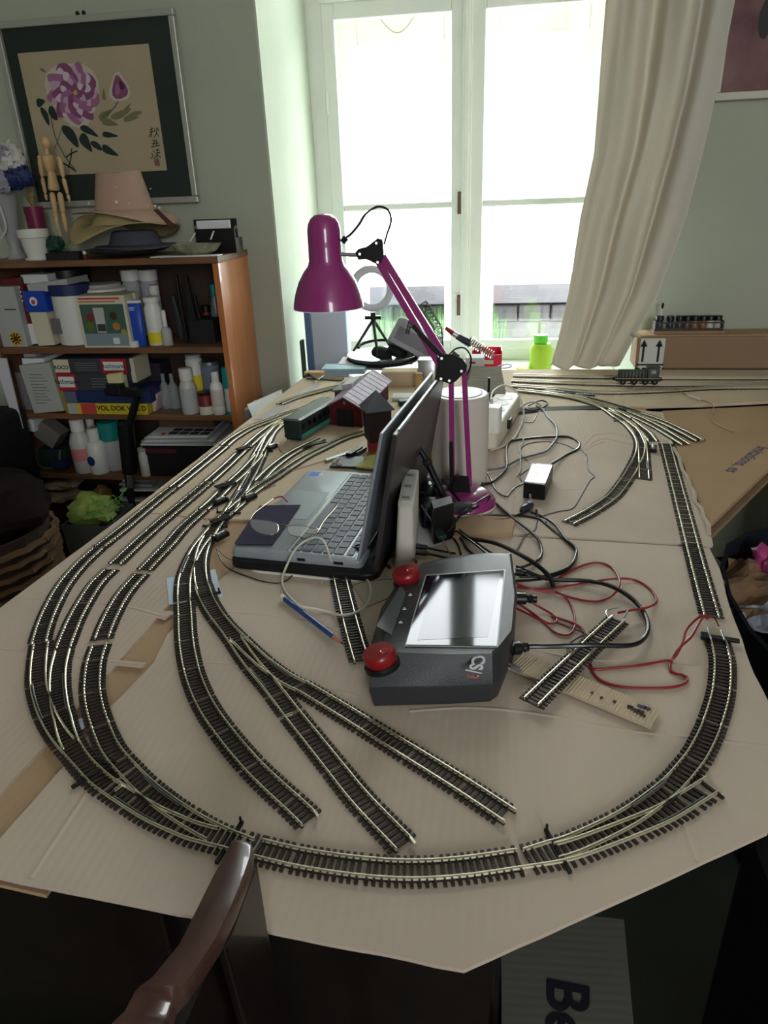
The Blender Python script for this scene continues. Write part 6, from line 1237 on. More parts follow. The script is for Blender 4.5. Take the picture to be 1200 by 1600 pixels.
# long train boxes, stacked
TBX = [(100, 205, 630, 640 + 12, MRN, 'yellow_red'), (100, 215, 610, 632, DBL, 'blue'), (92, 200, 583, 610, DGR, 'grey lower'), (92, 203, 560, 583, DGR, 'grey upper')]
Yt = 2.0
z_levels = [SH[2] + E_, hz(150, 630, Yt), hz(150, 611, Yt), hz(150, 584, Yt), hz(150, 561, Yt)]
lbs = ['yellow and red train box at the bottom of the stack on the middle shelf', 'dark blue train box second from the bottom of the stack', 'charcoal train box with white name plate at its left end', 'charcoal train box topmost with red framed name plate at right']
for i in range(4):
    x0, x1 = [(100, 225), (98, 232), (92, 202), (90, 203)][i]; a, b = sx(x0, 610, Yt), sx(x1, 610, Yt); z0, z1 = z_levels[i], z_levels[i + 1] - .0005; h = z1 - z0; y0 = Yt + .002 * i
    t = thing('train_box', lbs[i], 'box', ((a + b) / 2, y0 + .06, z0), 'stack of model train boxes'); mb = MB(); mb.box(((a + b) / 2, y0 + .06, (z0 + z1) / 2), (b - a, .12, h)); mb.build('box', [mat('yellow_box_card', (206, 186, 40), .6), DBL, DGR, DGR][i], t, bevel=.001)
    def fp(u0, u1, v0, v1, m, nm, lay_=1): mb = MB(); mb.box((a + (b - a) * (u0 + u1) / 2, y0 - .0004 * lay_, z0 + h * (v0 + v1) / 2), ((b - a) * (u1 - u0), .0006, h * (v1 - v0))); mb.build(nm, m, t)
    if i == 0:
        fp(0, .12, .05, .95, LG_, 'grey_end'); fp(.17, .36, .02, .98, PNK, 'red_panel')
        text('lettering', 'VOL DOK VOL D', h * .62, frame((a + (b - a) * .68, y0 - .0008, z0 + h * .55), (1, 0, 0), (0, 0, 1)), INK, t, .0003, True)
    if i == 1: fp(0, .14, .05, .95, mat('slate_blue_label', (98, 104, 130), .6), 'grey_label')
    if i == 2:
        fp(0, .26, .0, 1, mat('box_red', (176, 38, 44), .5), 'red_frame'); fp(.02, .24, .2, .82, PAPER, 'name_plate', 2); text('lettering', 'Rathmann', h * .40, frame((a + (b - a) * .13, y0 - .0018, z0 + h * .52), (1, 0, 0), (0, 0, 1)), INK, t, .0002)
        for k in range(4): fp(.48, .8, .2 + k * .16, .25 + k * .16, GREY, 'printed_line')
        fp(.8, .99, .1, .95, CRM, 'cream_label'); text('lettering', 'HO', h * .5, frame((a + (b - a) * .86, y0 - .0010, z0 + h * .55), (1, 0, 0), (0, 0, 1)), INK, t, .0002, True)
    if i == 3:
        fp(.01, .22, .05, .95, CRM, 'cream_label'); text('lettering', 'ROCO', h * .36, frame((a + (b - a) * .11, y0 - .0010, z0 + h * .4), (1, 0, 0), (0, 0, 1)), INK, t, .0002, True)
        fp(.66, 1, 0, 1, mat('box_red', (176, 38, 44), .5), 'red_frame'); fp(.69, .96, .2, .8, PAPER, 'name_plate', 2); text('lettering', 'Rathmann', h * .42, frame((a + (b - a) * .825, y0 - .0018, z0 + h * .5), (1, 0, 0), (0, 0, 1)), INK, t, .0002)
        for k in range(4): fp(.3, .6, .2 + k * .16, .25 + k * .16, GREY, 'printed_line')
o = on_box('cream_box', 'small cream box end right of the train boxes', 204, 214, 560, 598, CRM, 2.03, .1); on_box('purple_book', 'purple and white leaning booklets right of the train box stack', 226, 240, 610, 643, mat('plum_card', (92, 46, 74), .6), 2.05, .1, 12, 'book'); on_box('pink_leaflet', 'pale pink leaflet leaning right of the stack', 240, 247, 615, 644, mat('pale_pink_paper', (206, 180, 190), .7), 2.04, .08, 18, 'paper')
shelf_box('dark_box', 'dark carton at the back of the middle shelf', 'box', 205, 255, 568, 2, mat('dark_plum_card', (44, 34, 44), .7), 2.14, .08)
gp = thing('glass_pair', 'clear laboratory style glass vessel on the middle shelf', 'glass', (sx(262, 620, 2.07), 2.07, SH[2])); GLS = mat('clear_glass', (200, 210, 210), .08, alpha=.28)
for x in (257, 270): c = Vector((sx(x, 620, 2.07), 2.08, SH[2] + E_)); mb = MB(); mb.lathe([(.016, 0), (.017, .03), (.015, .07), (.006, .085), (.006, .11)], c, 16); mb.build('vessel', GLS, gp, smooth=60)
bottle('medicine_bottle', 'white labelled bottle with a big white cap on the middle shelf', 288, 26, 578, 2, mat('milky_bottle', (196, 192, 188), .4), WHITE, .24, .66, 2.0, LG_, .74, labf=(.12, .58))
bottle('spray_can', 'tall can with white top and yellow lower half', 302, 25, 556, 2, WHITE, LG_, .05, .8, 2.08, YEL, .95, 'can', labf=(.02, .62))
bottle('metal_can', 'grey-blue can standing behind the white lotion bottle', 326, 28, 566, 2, mat('grey_blue_can', (120, 126, 150), .4), SILVER, .06, .95, 2.08, LG_, .95, 'can', labf=(.0, .18))
bottle('spool', 'red and cream spool like jar on the middle shelf', 317, 22, 615, 2, DRED, BLACK, .08, .85, 2.0, CREAM, .9, 'jar', labf=(.0, .38))
bottle('lotion_bottle', 'white lotion bottle with pale pink print on the middle shelf', 335, 20, 583, 2, WHITE, WHITE, .2, .5, 2.0, mat('rosy_white', (206, 192, 188), .5), .8, labf=(.2, .6))
bottle('felt_marker', 'teal capped tube with teal foot at the right of the middle shelf', 355, 15, 575, 2, LG_, TEAL, .42, .95, 2.0, TEAL, .95, 'tube', labf=(.0, .08))
# --- lower shelf
on_box('white_box', 'crumpled white box at the left of the lower shelf', 38, 55, 655, 674, PAPER, 2.02, .08, 8); on_box('grey_box', 'grey folded packet tilted on the lower shelf', 60, 92, 666, 694, mat('warm_grey_packet', (120, 114, 108), .7), 2.04, .06, 40)
mb = MB(); mb.tube(spline([AY(56, 700, 2.03), AY(58, 722, 2.03), AY(66, 731, 2.03), AY(84, 731, 2.03), AY(92, 722, 2.03), AY(94, 704, 2.03)], .01), .004, 8); tag(mb.build('basket_rim', mat('grey_green_plastic', (104, 116, 106), .5), smooth=True), 'grey-green plastic loop of a basket on the lower shelf', 'basket')
shelf_box('dark_cloth', 'dark green and blue cloth bundle on the lower shelf', 'cloth', 62, 104, 702, 3, mat('bottle_green_cloth', (30, 52, 50), .9), 2.06, .12)
bottle('detergent_bottle', 'large white bottle with red print on the lower shelf', 118, 32, 660, 3, mat('milky_bottle', (196, 192, 188), .4), WHITE, .2, .55, 2.0, mat('red_white_label', (206, 130, 128), .6), .72, labf=(.25, .48))
b_ = bottle('glue_bottle', 'white square shouldered bottle with dark blue label on the lower shelf', 143, 28, 674, 3, WHITE, WHITE, .24, .5, 1.995, None, .84); c_ = AY(141, 722, 1.99); mb = MB(); mb.lathe([(.013, 0), (.013, .001)], (c_.x, 1.996, c_.z), 16, Matrix.Rotation(math.pi / 2, 3, 'X'), 1, 1.3); mb.build('blue_oval', DBL, b_)
bottle('teal_cup', 'teal cup upside down on a white tube on the lower shelf', 168, 28, 662, 3, LG_, TEAL, .36, .95, 2.03, None, .95, 'cup')
bottle('cleaning_bottle', 'cream bottle behind the white bottles on the lower shelf', 140, 24, 655, 3, CREAM, WHITE, .15, .5, 2.1, None)
bb = shelf_box('black_case', 'black case with a dark red stripe at the right of the lower shelf', 'case', 226, 330, 695, 3, MBLACK, 2.0, .2); face(bb, 'red_stripe', MRN, .02, .5, .74, .86)
zc = hz(280, 695, 2.0)
for k in range(5):
    a, b = sx(218 + k * 3, 690, 1.99), sx(338 - k * 4, 690, 1.99); mb = MB(); mb.box(((a + b) / 2, 2.09, zc + .003 + k * .0065), (b - a, .2, .005), RZ([2, -3, 4, -2, 3][k])); o = mb.build('magazine', [PAPER, LG_, PAPER, LG_, PAPER][k]); tag(o, ['lowest magazine on the black case', 'second magazine above the black case', 'middle magazine above the black case', 'fourth magazine above the black case', 'top magazine with black picture grid on the black case'][k], 'magazine', 'magazines on the black case')
for r in range(2):
    for k in range(4):
        mb = MB(); mb.box(((a + b) / 2 - .02 + k * .035, 2.02 + r * .035, zc + .0322), (.03, .028, .0006), RZ(3)); mb.build('printed_photo', DGR, o)
mb = MB(); mb.box(((a + b) / 2 - .05, 2.01, zc + .0322), (.014, .02, .0007)); mb.build('red_photo', PNK, o)
bottle('white_tube', 'white crumpled tube beside the black case on the lower shelf', 222, 16, 702, 3, WHITE, LG_, .1, .8, 1.99, None, .8, 'tube')
on_box('brown_book', 'brown box lying at the back above the magazines', 250, 335, 655, 668, mat('mid_brown_card', (92, 70, 52), .7), 2.08, .15)
on_box('blue_packet', 'blue packet at the front edge of the lower shelf', 82, 100, 724, 732, DBL, 1.995, .05)
# --- bottom shelf
def blob(nm, lb, cat, c, dx, dy, dz, m, seed=0, amp=.15, fr=6, n=22, mm=12):
    mb = MB(); vs = []; rings = []
    for i in range(mm + 1):
        th = math.pi * i / mm; g = []
        for k in range(n):
            ph = 2 * math.pi * k / n; d = Vector((math.sin(th) * math.cos(ph), math.sin(th) * math.sin(ph), -math.cos(th)))
            s_ = 1 + amp * mnoise.noise(d * fr * .35 + Vector((seed, 0, 0))) * 2
            g.append(Vector((c[0] + d.x * dx * s_, c[1] + d.y * dy * s_, max(c[2] + d.z * dz * s_, c[2] - dz * .92))))
        rings.append(g)
    mb.loft(rings); return tag(mb.build(nm, m, smooth=True), lb, cat)
TWL = mat('beige_towel', (168, 152, 128), .95, bump=.5, bs=200)
for i, (x, y, w, h) in enumerate(((98, 755, 32, 9), (96, 772, 28, 12))):
    a = AY(x, y, 2.05); blob('folded_towel', ['upper beige folded towel on the bottom shelf', 'lower beige folded towel on the bottom shelf'][i], 'towel', a, .062 + .01 * i, .05, .017 + .006 * i, TWL, i * 3, .2)
mb = MB(); a = AY(112, 790, 2.04); mb.box((a.x, 2.1, SH[4] + .038), (.2, .14, .075)); tag(mb.build('maroon_case', mat('maroon_leather', (66, 26, 36), .6)), 'maroon flat case below the towels on the bottom shelf', 'case')
blob('orange_bag', 'clear bag with an orange thing on the bottom shelf', 'bag', AY(160, 775, 2.03), .03, .04, .035, mat('amber_plastic', (160, 122, 70), .3), 9)
for k in range(6):
    a = AY(205, 790 - k * 8, 2.02); mb = MB(); mb.box((a.x + .02, 2.1, a.z), (.13 - .01 * (k % 3), .16, .007), RZ([3, -4, 2, 5, -3, 4][k])); tag(mb.build('magazine', [LG_, PAPER, MBLACK, PAPER, LG_, PAPER][k]), ['lowest magazine of the pile on the bottom shelf', 'second magazine of the bottom shelf pile', 'black magazine in the bottom shelf pile', 'fourth magazine of the bottom shelf pile', 'fifth magazine of the bottom shelf pile', 'top magazine of the bottom shelf pile'][k], 'magazine', 'magazines on the bottom shelf')
# --- on top of the bookcase
ZT = SH[0] + E_
def top_at(x, Y=2.08): return Vector((sx(x, 390, Y), Y, ZT))
va = thing('glass_vase', 'tall cut glass vase with a swirl handle at the left end of the bookcase', 'vase', tuple(top_at(24, 2.1)))
c = top_at(24, 2.1); vh = hz(24, 290, 2.1) - ZT
mb = MB(); mb.lathe([(.028, 0), (.026, .008), (.016, .03), (.022, .07), (.034, vh * .7), (.042, vh), (.040, vh), (.032, vh * .7), (.020, .07), (.012, .032), (.002, .03)], c, 20); mb.build('bowl', mat('cut_glass', (190, 188, 192), .1, alpha=.5), va, smooth=40)
mb = MB(); mb.tube(spline([c + Vector((-.03, -.02, vh * .8)), c + Vector((.012, -.045, vh * .75)), c + Vector((.018, -.045, vh * .45)), c + Vector((-.01, -.04, vh * .3))], .006), .0035, 8); mb.build('swirl', mat('bright_glass', (225, 225, 228), .05, alpha=.7), va, smooth=True)
for i, (x, y, s_, m, lb) in enumerate(((15, 252, .042, mat('fluffy_white', (206, 202, 198), .95, bump=1, bs=90), 'fluffy white artificial flower in the glass vase'), (8, 247, .03, mat('fluffy_lilac', (152, 146, 160), .95, bump=1, bs=90), 'lilac grey centre flower in the glass vase'), (38, 278, .026, DBL, 'dark blue artificial flower in the glass vase'), (22, 282, .028, DBL, 'dark blue leaf bunch in the glass vase'), (2, 285, .03, mat('fluffy_lilac', (152, 146, 160), .95, bump=1, bs=90), 'grey artificial flower low in the glass vase'))):
    blob('artificial_flower', lb, 'artificial flower', AY(x, y, 2.08 - .01 * i), s_, s_ * .7, s_, m, i * 5, .35, 12, 20, 12)
po = thing('flower_pot', 'small white flower pot with saucer on the bookcase', 'flower pot', tuple(top_at(57, 2.04))); c = top_at(57, 2.04); r = (sx(78, 380, 2.04) - sx(35, 380, 2.04)) / 2; h = hz(57, 358, 2.04) - ZT
mb = MB(); mb.lathe([(r * .80, 0), (r * .84, .003), (r * .84, .006), (r * .7, .006)], c, 24); mb.build('saucer', WHITE, po, smooth=40)
mb = MB(); mb.lathe([(r * .66, .006), (r * .88, h * .72), (r * .98, h * .74), (r, h), (r * .9, h), (r * .85, h * .8), (.002, h * .8)], c, 24); mb.build('pot', WHITE, po, smooth=40)
mb = MB(); c = top_at(66, 2.12); mb.lathe([(.022, 0), (.028, hz(66, 322, 2.12) - ZT), (.024, hz(66, 322, 2.12) - ZT), (.002, .02)], c, 20); mp_ = tag(mb.build('magenta_pot', mat('dull_magenta', (116, 28, 62), .4), smooth=40), 'magenta pot behind the white flower pot', 'flower pot')
for k in range(7): 
    mb = MB(); a = 2 * math.pi * k / 7; t0 = c + Vector((0, 0, hz(66, 325, 2.12) - ZT)); d = Vector((math.cos(a) * .02, math.sin(a) * .015, .035 + .012 * (k % 3))); s_ = Vector((-d.y, d.x, 0)).normalized() * .006; mb.add([t0, t0 + d * .6 + s_, t0 + d, t0 + d * .6 - s_], [(0, 1, 2, 3)]); mb.build('leaf', mat('yellowed_leaf', (150, 136, 86), .7), mp_)
# wooden artist's mannequin
mn = thing('artist_mannequin', 'jointed pale wooden artist mannequin standing on the bookcase', 'mannequin', tuple(top_at(88, 2.1)))
YM = 2.1
def MP(x, y, dy=0): return AY(x, y, YM + dy)
def limb(x0, y0, x1, y1, r0, r1, nm, dy=0): mb = MB(); a, b = MP(x0, y0, dy), MP(x1, y1, dy); d = (b - a).length; mb.lathe([(r0 * .3, 0), (r0 * .85, d * .08), (r0, d * .3), (r1, d * .85), (r1 * .5, d)], a, 14, (b - a).to_track_quat('Z', 'Y').to_matrix()); return mb.build(nm, BEECH, mn, smooth=True)
hd = MP(71, 223); mb = MB(); mb.ball(hd, .0125, 16, 10, 1.35); mb.build('head', BEECH, mn, smooth=True)
mb = MB(); mb.cyl(MP(73, 232), MP(74, 242), .005); mb.build('neck', BEECH, mn, smooth=True)
mb = MB(); a = MP(75, 241); b = MP(79, 267); mb.lathe([(.010, 0), (.022, .004), (.024, .016), (.020, .036), (.012, .047), (.004, .049)], a, 18, (b - a).to_track_quat('Z', 'Y').to_matrix(), 1, .6); mb.build('chest', BEECH, mn, smooth=True)
mb = MB(); a = MP(80, 268); b = MP(85, 297); mb.lathe([(.012, 0), (.015, .008), (.019, .03), (.022, .044), (.018, .05)], a, 18, (b - a).to_track_quat('Z', 'Y').to_matrix(), 1, .65); mb.build('hips', BEECH, mn, smooth=True)
for x, y in ((62, 246), (92, 248)): mb = MB(); mb.ball(MP(x, y), .0065); mb.build('shoulder_joint', BEECH, mn, smooth=True)
limb(62, 246, 66, 277, .0075, .006, 'upper_arm'); limb(66, 277, 71, 303, .006, .005, 'forearm'); limb(71, 303, 73, 313, .005, .003, 'hand')
limb(93, 248, 99, 278, .0075, .006, 'upper_arm'); limb(99, 278, 106, 304, .0065, .005, 'forearm'); limb(106, 304, 109, 315, .0055, .003, 'hand')
limb(81, 300, 87, 336, .009, .0075, 'thigh'); limb(93, 300, 99, 335, .009, .0075, 'thigh'); limb(87, 336, 91, 362, .0078, .006, 'shin'); limb(99, 335, 104, 362, .0078, .006, 'shin')
for x in (87, 99): mb = MB(); mb.ball(MP(x, 336), .0075); mb.build('knee_joint', BEECH, mn, smooth=True)
mb = MB(); a = MP(95, 370); mb.lathe([(.034, ZT - a.z), (.034, ZT - a.z + .012), (.006, ZT - a.z + .014), (.003, ZT - a.z + .03), (.003, .03)], a, 20); mb.build('base', BEECH, mn, smooth=40)
blob('green_tuft', 'dark green artificial plant tuft before the mannequin', 'artificial plant', top_at(88, 2.05) + Vector((0, 0, .038)), .026, .02, .022, GREEN, 4, .3, 14)
mb = MB(); mb.rbox(top_at(102, 2.03) + Vector((.0, 0, .010)), (.10, .06, .02), .006, RZ(6)); tag(mb.build('black_case', MBLACK, smooth=30), 'flat black case under the hat brims', 'case')
sf = thing('salt_figure', 'tiny white figure with a red base before the hats', 'figurine', tuple(top_at(131, 2.02))); c = top_at(131, 2.02); mb = MB(); mb.lathe([(.006, 0), (.007, .010), (.003, .012)], c, 10); mb.build('base', DRED, sf, smooth=True); mb = MB(); mb.ball(c + Vector((0, 0, .017)), .006, 10, 8); mb.build('head', WHITE, sf, smooth=True)
# hats
def hat(nm, lb, c, rb, rt, hc, R, droop, wv, ph, m, crown=True, dent=.0, sx_=1, tilt=0, sy=.72):
    t = thing(nm, lb, 'hat', tuple(c)); n = 72; rings = []
    prof = [(R, 0), (R * .85 + rb * .15, .25), (R * .6 + rb * .4, .6), (R * .3 + rb * .7, .85), (rb, 1)]
    for r, k in prof: rings.append([c + Vector((r * math.cos(a) * sx_, r * math.sin(a) * sy, droop * k + (1 - k) * tilt * math.cos(a) + (1 - k) * wv * math.sin(2 * a + ph) + (1 - k) * wv * .4 * math.sin(3 * a))) for a in [2 * math.pi * j / n for j in range(n)]])
    if crown:
        for k in range(1, 13):
            z = hc * k / 12; r = rb + (rt - rb) * k / 12 + (.0007 if k % 2 else 0)
            rings.append([c + Vector((r * math.cos(a) * sx_, r * math.sin(a) * sy, droop + z - (dent * math.exp(-((abs(math.cos(a)) ) / .45) ** 2) * (k / 12) ** 6))) for a in [2 * math.pi * j / n for j in range(n)]])
        for f in (.9, .6, .25): rings.append([c + Vector((rt * f * math.cos(a) * sx_, rt * f * math.sin(a) * sy, droop + hc + .004 - dent * (1 - f * .3))) for a in [2 * math.pi * j / n for j in range(n)]])
    mb = MB(); mb.loft(rings, False); o = mb.build('straw', m, t, smooth=60); s_ = o.modifiers.new('thickness', 'SOLIDIFY'); s_.thickness = .002; return t
PKH = mat('dusty_pink_straw', (190, 156, 140), .8, bump=.5, bs=260, stretch=(.2, .2, 4)); BGH = mat('beige_straw', (186, 168, 120), .8, bump=.4, bs=240, stretch=(.2, .2, 4)); GYH = mat('blue_grey_felt', (78, 80, 92), .9, bump=.3, bs=200)
YH = 2.1; hc = AY(194, 318, YH); plate_ = tag(MB().lathe([(.05, 0), (.105, .012), (.125, .02), (.122, .022), (.10, .015), (.002, .006)], top_at(200, 2.11), 36).build('pewter_plate', mat('dark_pewter', (92, 92, 98), .4, metal=.5), smooth=True), 'dark pewter plate under the stacked hats', 'plate')
hat('grey_hat', 'blue-grey felt hat lowest in the hat stack', Vector((sx(210, 370, YH), YH, ZT + .026)), 
    .080, .066, .034, .122, .006, .004, 1, GYH, True)
hat('beige_hat', 'beige straw hat with a wavy brim in the middle of the stack', Vector((sx(192, 350, YH), YH, hz(188, 358, YH))), .092, .075, .03, .168, .014, .030, -3.5, BGH, True)
ph_ = hat('pink_hat', 'dusty pink straw hat with pearls on top of the stack', Vector((sx(195, 330, YH), YH, hz(195, 338, YH) + .002)), .088, .064, .100, .155, .016, .008, -.87, PKH, True, .012, 1.0, -.016)
hb = Vector((sx(195, 330, YH), YH, hz(195, 338, YH) + .016))
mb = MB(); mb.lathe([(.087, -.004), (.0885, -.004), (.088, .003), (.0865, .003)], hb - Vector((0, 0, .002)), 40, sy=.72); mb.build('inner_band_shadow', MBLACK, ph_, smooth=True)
PRL = mat('cream_pearl', (226, 216, 200), .2, coat=.6)
for x, y, r in ((139, 318, .004), (152, 315, .0045), (166, 318, .0025), (182, 316, .0048), (202, 318, .0025), (203, 325, .0025), (158, 286, .0024), (182, 293, .0024), (204, 278, .0022), (222, 283, .0024), (235, 295, .0020), (231, 322, .0025), (242, 322, .004), (249, 325, .004)):
    dx = (x - 195) / 48; dd = .088 * .72 * math.sqrt(max(0.02, 1 - min(1, dx * dx))) + .004; p = AY(x, y, YH - dd * (.98 if y > 310 else .80)); mb = MB(); mb.ball(p, r, 10, 7); mb.build('pearl', PRL, ph_, smooth=True)
mb = MB(); a, b = AY(243, 330, YH - .05), AY(270, 355, YH - .06); mb.loft([[a + Vector((-.006, 0, .003)), a + Vector((.006, 0, .006)), b + Vector((.008, 0, .004)), b + Vector((-.006, 0, -.003))], [a + Vector((-.006, .003, .003)), a + Vector((.006, .003, .006)), b + Vector((.008, .003, .004)), b + Vector((-.006, .003, -.003))]]); mb.build('brown_ribbon', mat('brown_leather', (78, 48, 40), .5), ph_)
bw_ = thing('shell_bowl', 'glazed shell-like bowl holding white sticks on the bookcase', 'bowl', tuple(top_at(307, 2.06))); c = top_at(307, 2.06); r = (sx(346, 375, 2.06) - sx(267, 375, 2.06)) / 2
mb = MB(); mb.lathe([(r * .45, 0), (r * .8, .012), (r, .030), (r * .96, .030), (r * .74, .014), (.002, .005)], c, 28, sy=.6); mb.build('bowl', mat('speckled_glaze', (140, 138, 116), .3, var=.4, vs=40), bw_, smooth=True)
for x0, y0, x1, y1 in ((297, 377, 305, 364), (329, 374, 334, 361)): mb = MB(); mb.cyl(AY(x0, y0, 2.05), AY(x1, y1, 2.05), .0022, n=8); tag(mb.build('white_stick', WHITE, smooth=True), ['left white stick in the shell bowl', 'right white stick in the shell bowl'][x0 > 310], 'stick')
bh = thing('card_holder', 'black card holder box with a white card at the bookcase end', 'card holder', tuple(top_at(340, 2.12)))
for dx0, dx1, yt, Y, m, nm in ((306, 372, 342, 2.17, MBLACK, 'back_plate'), (310, 362, 344, 2.15, PAPER, 'white_card'), (306, 368, 357, 2.12, BLACK, 'front_plate')):
    a, b = sx(dx0, 370, Y), sx(dx1, 370, Y); h = hz(340, yt, Y) - ZT; mb = MB(); mb.box(((a + b) / 2, Y, ZT + h / 2), (b - a, .008, h)); mb.build(nm, m, bh, bevel=.0015)
mb = MB(); a = sx(372, 370, 2.15); mb.box((a, 2.145, ZT + .02), (.006, .06, .04)); mb.build('side_plate', BLACK, bh)
for x in (306, 368): p = AY(x, 355, 2.115); mb = MB(); mb.box((p.x, 2.114, p.z), (.008, .002, .008), Matrix.Rotation(.8, 3, 'Y')); mb.build('gold_corner', BRASS, bh)
mb = MB(); mb.box(top_at(290, 2.02) + Vector((0, 0, .0012)), (.2, .04, .0024)); tag(mb.build('paper_sheet', PAPER), 'white paper edge lying at the front of the bookcase top', 'paper')
mb = MB(); p = AY(415, 628, 2.15); q = [G(388, 632, .70), G(432, 612, .70), G(438, 640, .70), G(398, 652, .70)]
tag(card('white_sheet_low', 'white glossy sheet behind the table corner by the bookcase', [(386, 632), (440, 608), (446, 640), (396, 655)], .69, .692, PAPER, 'paper'), kind=None)
mb = MB(); a_ = G(415, 632, .69); mb.box((a_.x, a_.y, .345), (.1, .1, .688)); tag(mb.build('low_stand', mat('grey_stand', (150, 150, 148), .6)), 'grey low stand carrying the white sheet by the bookcase side', 'stand')
# ================================================================ left foreground, right side, under the table, chair
# black folding arm with phone clamp on a floor tripod between bookcase and table
ts = thing('tripod_stand', 'black jointed camera stand in front of the bookcase', 'stand', (AY(205, 780, 1.86).x, 1.86, 0))
YT = 1.86
def TP(x, y): return AY(x, y, YT)
mb = MB(); mb.cyl(TP(205, 780), TP(200, 742), .012, n=12); mb.cyl(Vector((TP(205, 780).x, YT, .03)), TP(205, 780), .010, n=12); mb.build('lower_pole', MBLACK, ts, smooth=True)
mb = MB(); mb.cyl(TP(203, 738), TP(196, 662), .022, .024, n=16); mb.build('grip', BLACK, ts, smooth=True)
mb = MB(); mb.cyl(TP(204, 760), TP(203, 740), .013, n=12); mb.build('silver_collar', SILVER, ts, smooth=True)
mb = MB(); mb.cyl(TP(203, 662), TP(214, 620), .011, n=12); mb.build('upper_rod', BLACK, ts, smooth=True)
mb = MB(); mb.box(TP(192, 612), (.10, .03, .022), Matrix.Rotation(.05, 3, 'Y')); mb.build('clamp_bar', BLACK, ts, bevel=.002)
mb = MB(); mb.box(TP(181, 607), (.042, .035, .036)); mb.build('clamp_head', BLACK, ts, bevel=.003)
c = TP(181, 591); mb = MB(); mb.box(c, (.045, .02, .028), Matrix.Rotation(-.1, 3, 'Y')); mb.build('cream_clamp_pad', mat('cream_pad', (212, 200, 150), .6), ts, bevel=.002)
for a in (0, 2.1, 4.2):
    mb = MB(); x = TP(205, 780).x; mb.cyl((x, YT, .12), (x + .2 * math.cos(a), YT + .12 * math.sin(a), .008), .008, n=8); mb.build('leg', MBLACK, ts)
# green waste in a grey bin
gb = thing('waste_bin', 'grey bin by the bookcase filled with a yellow-green bag', 'bin', tuple(AY(128, 870, 1.62)))
YB2 = 1.62; x0, x1 = AY(100, 840, YB2).x, AY(170, 840, YB2).x; zt4 = AY(130, 822, YB2).z; gb.location = ((x0 + x1) / 2, YB2 + .08, 0); WLOC[gb.name] = Vector(gb.location)
cxb = (x0 + x1) / 2
def sq(s, z, n=6): return [Vector((cxb + (x1 - x0) / 2 * s * a, YB2 + .08 + .08 * s * b, z)) for a, b in ((-1, -1), (1, -1), (1, 1), (-1, 1))]
mb = MB(); mb.loft([sq(.8, 0), sq(1, zt4), sq(.95, zt4), sq(.9, zt4 - .06)]); mb.build('bin', mat('mid_grey_bin', (88, 90, 88), .5), gb)
blob('green_bag', 'yellow-green crumpled bag bulging out of the grey bin', 'bag', Vector((cxb - .01, YB2 + .075, zt4 + .015)), (x1 - x0) * .46, .065, .04, mat('lime_bag', (150, 168, 84), .6, bump=.3, bs=30), 3, .25, 8)
nb = MB()
for k in range(26):
    a = random.uniform(0, 6.28); c = Vector((cxb + .05 + .03 * math.cos(a), YB2 + .05 + .05 * math.sin(a * 1.7), zt4 + .02 + random.uniform(0, .04))); d = Vector((random.uniform(-1, 1), random.uniform(-1, 1), random.uniform(-.5, 1))) * .03; nb.tube([c, c + d * .5 + Vector((0, 0, .006)), c + d], .0012, 5)
tag(nb.build('green_net', mat('bright_green_net', (96, 186, 96), .5)), 'bright green net crumpled beside the lime bag', 'net', kind='stuff')
# wicker basket with a brown bag
wb = thing('wicker_basket', 'round wicker basket at the left edge of the photo', 'basket', (0, 0, 0)); bcx = AY(-18, 900, 1.28); bc_ = Vector((bcx.x, 1.28, 0)); wb.location = bc_; WLOC[wb.name] = bc_.copy()
zt5 = AY(40, 872, 1.15).z; WK = mat('wicker_brown', (92, 66, 40), .7, var=.2, vs=40)
nst = 40
for r in range(22):
    z = .02 + r * (zt5 - .02) / 22; R_ = .135 + .03 * r / 22
    mb = MB(); pts = [bc_ + Vector(((R_ + .004 * (1 if (k + r) % 2 else -1)) * math.cos(2 * math.pi * k / nst), (R_ + .004 * (1 if (k + r) % 2 else -1)) * math.sin(2 * math.pi * k / nst), z)) for k in range(nst + 1)]; mb.tube(pts, .0085, 5); mb.build('woven_strand', WK, wb, smooth=True)
mb = MB(); mb.lathe([(.125, 0), (.13, .01), (.158, zt5), (.15, zt5), (.12, .012), (.002, .012)], bc_, 24); mb.build('liner', mat('dark_wicker', (44, 30, 20), .8), wb)
blob('brown_bag', 'dark brown leather bag lying in the wicker basket', 'bag', Vector((bc_.x + .0, bc_.y + .05, zt5 + .03)), .15, .13, .075, mat('dark_brown_leather', (24, 16, 15), .9, bump=.15, bs=30, spec=.15), 2, .16, 5)
mb = MB(); mb.box((bc_.x + .27, 1.5, .14), (.14, .12, .28)); tag(mb.build('small_carton', CB_C), 'small tan carton on the floor beside the grey bin', 'carton')
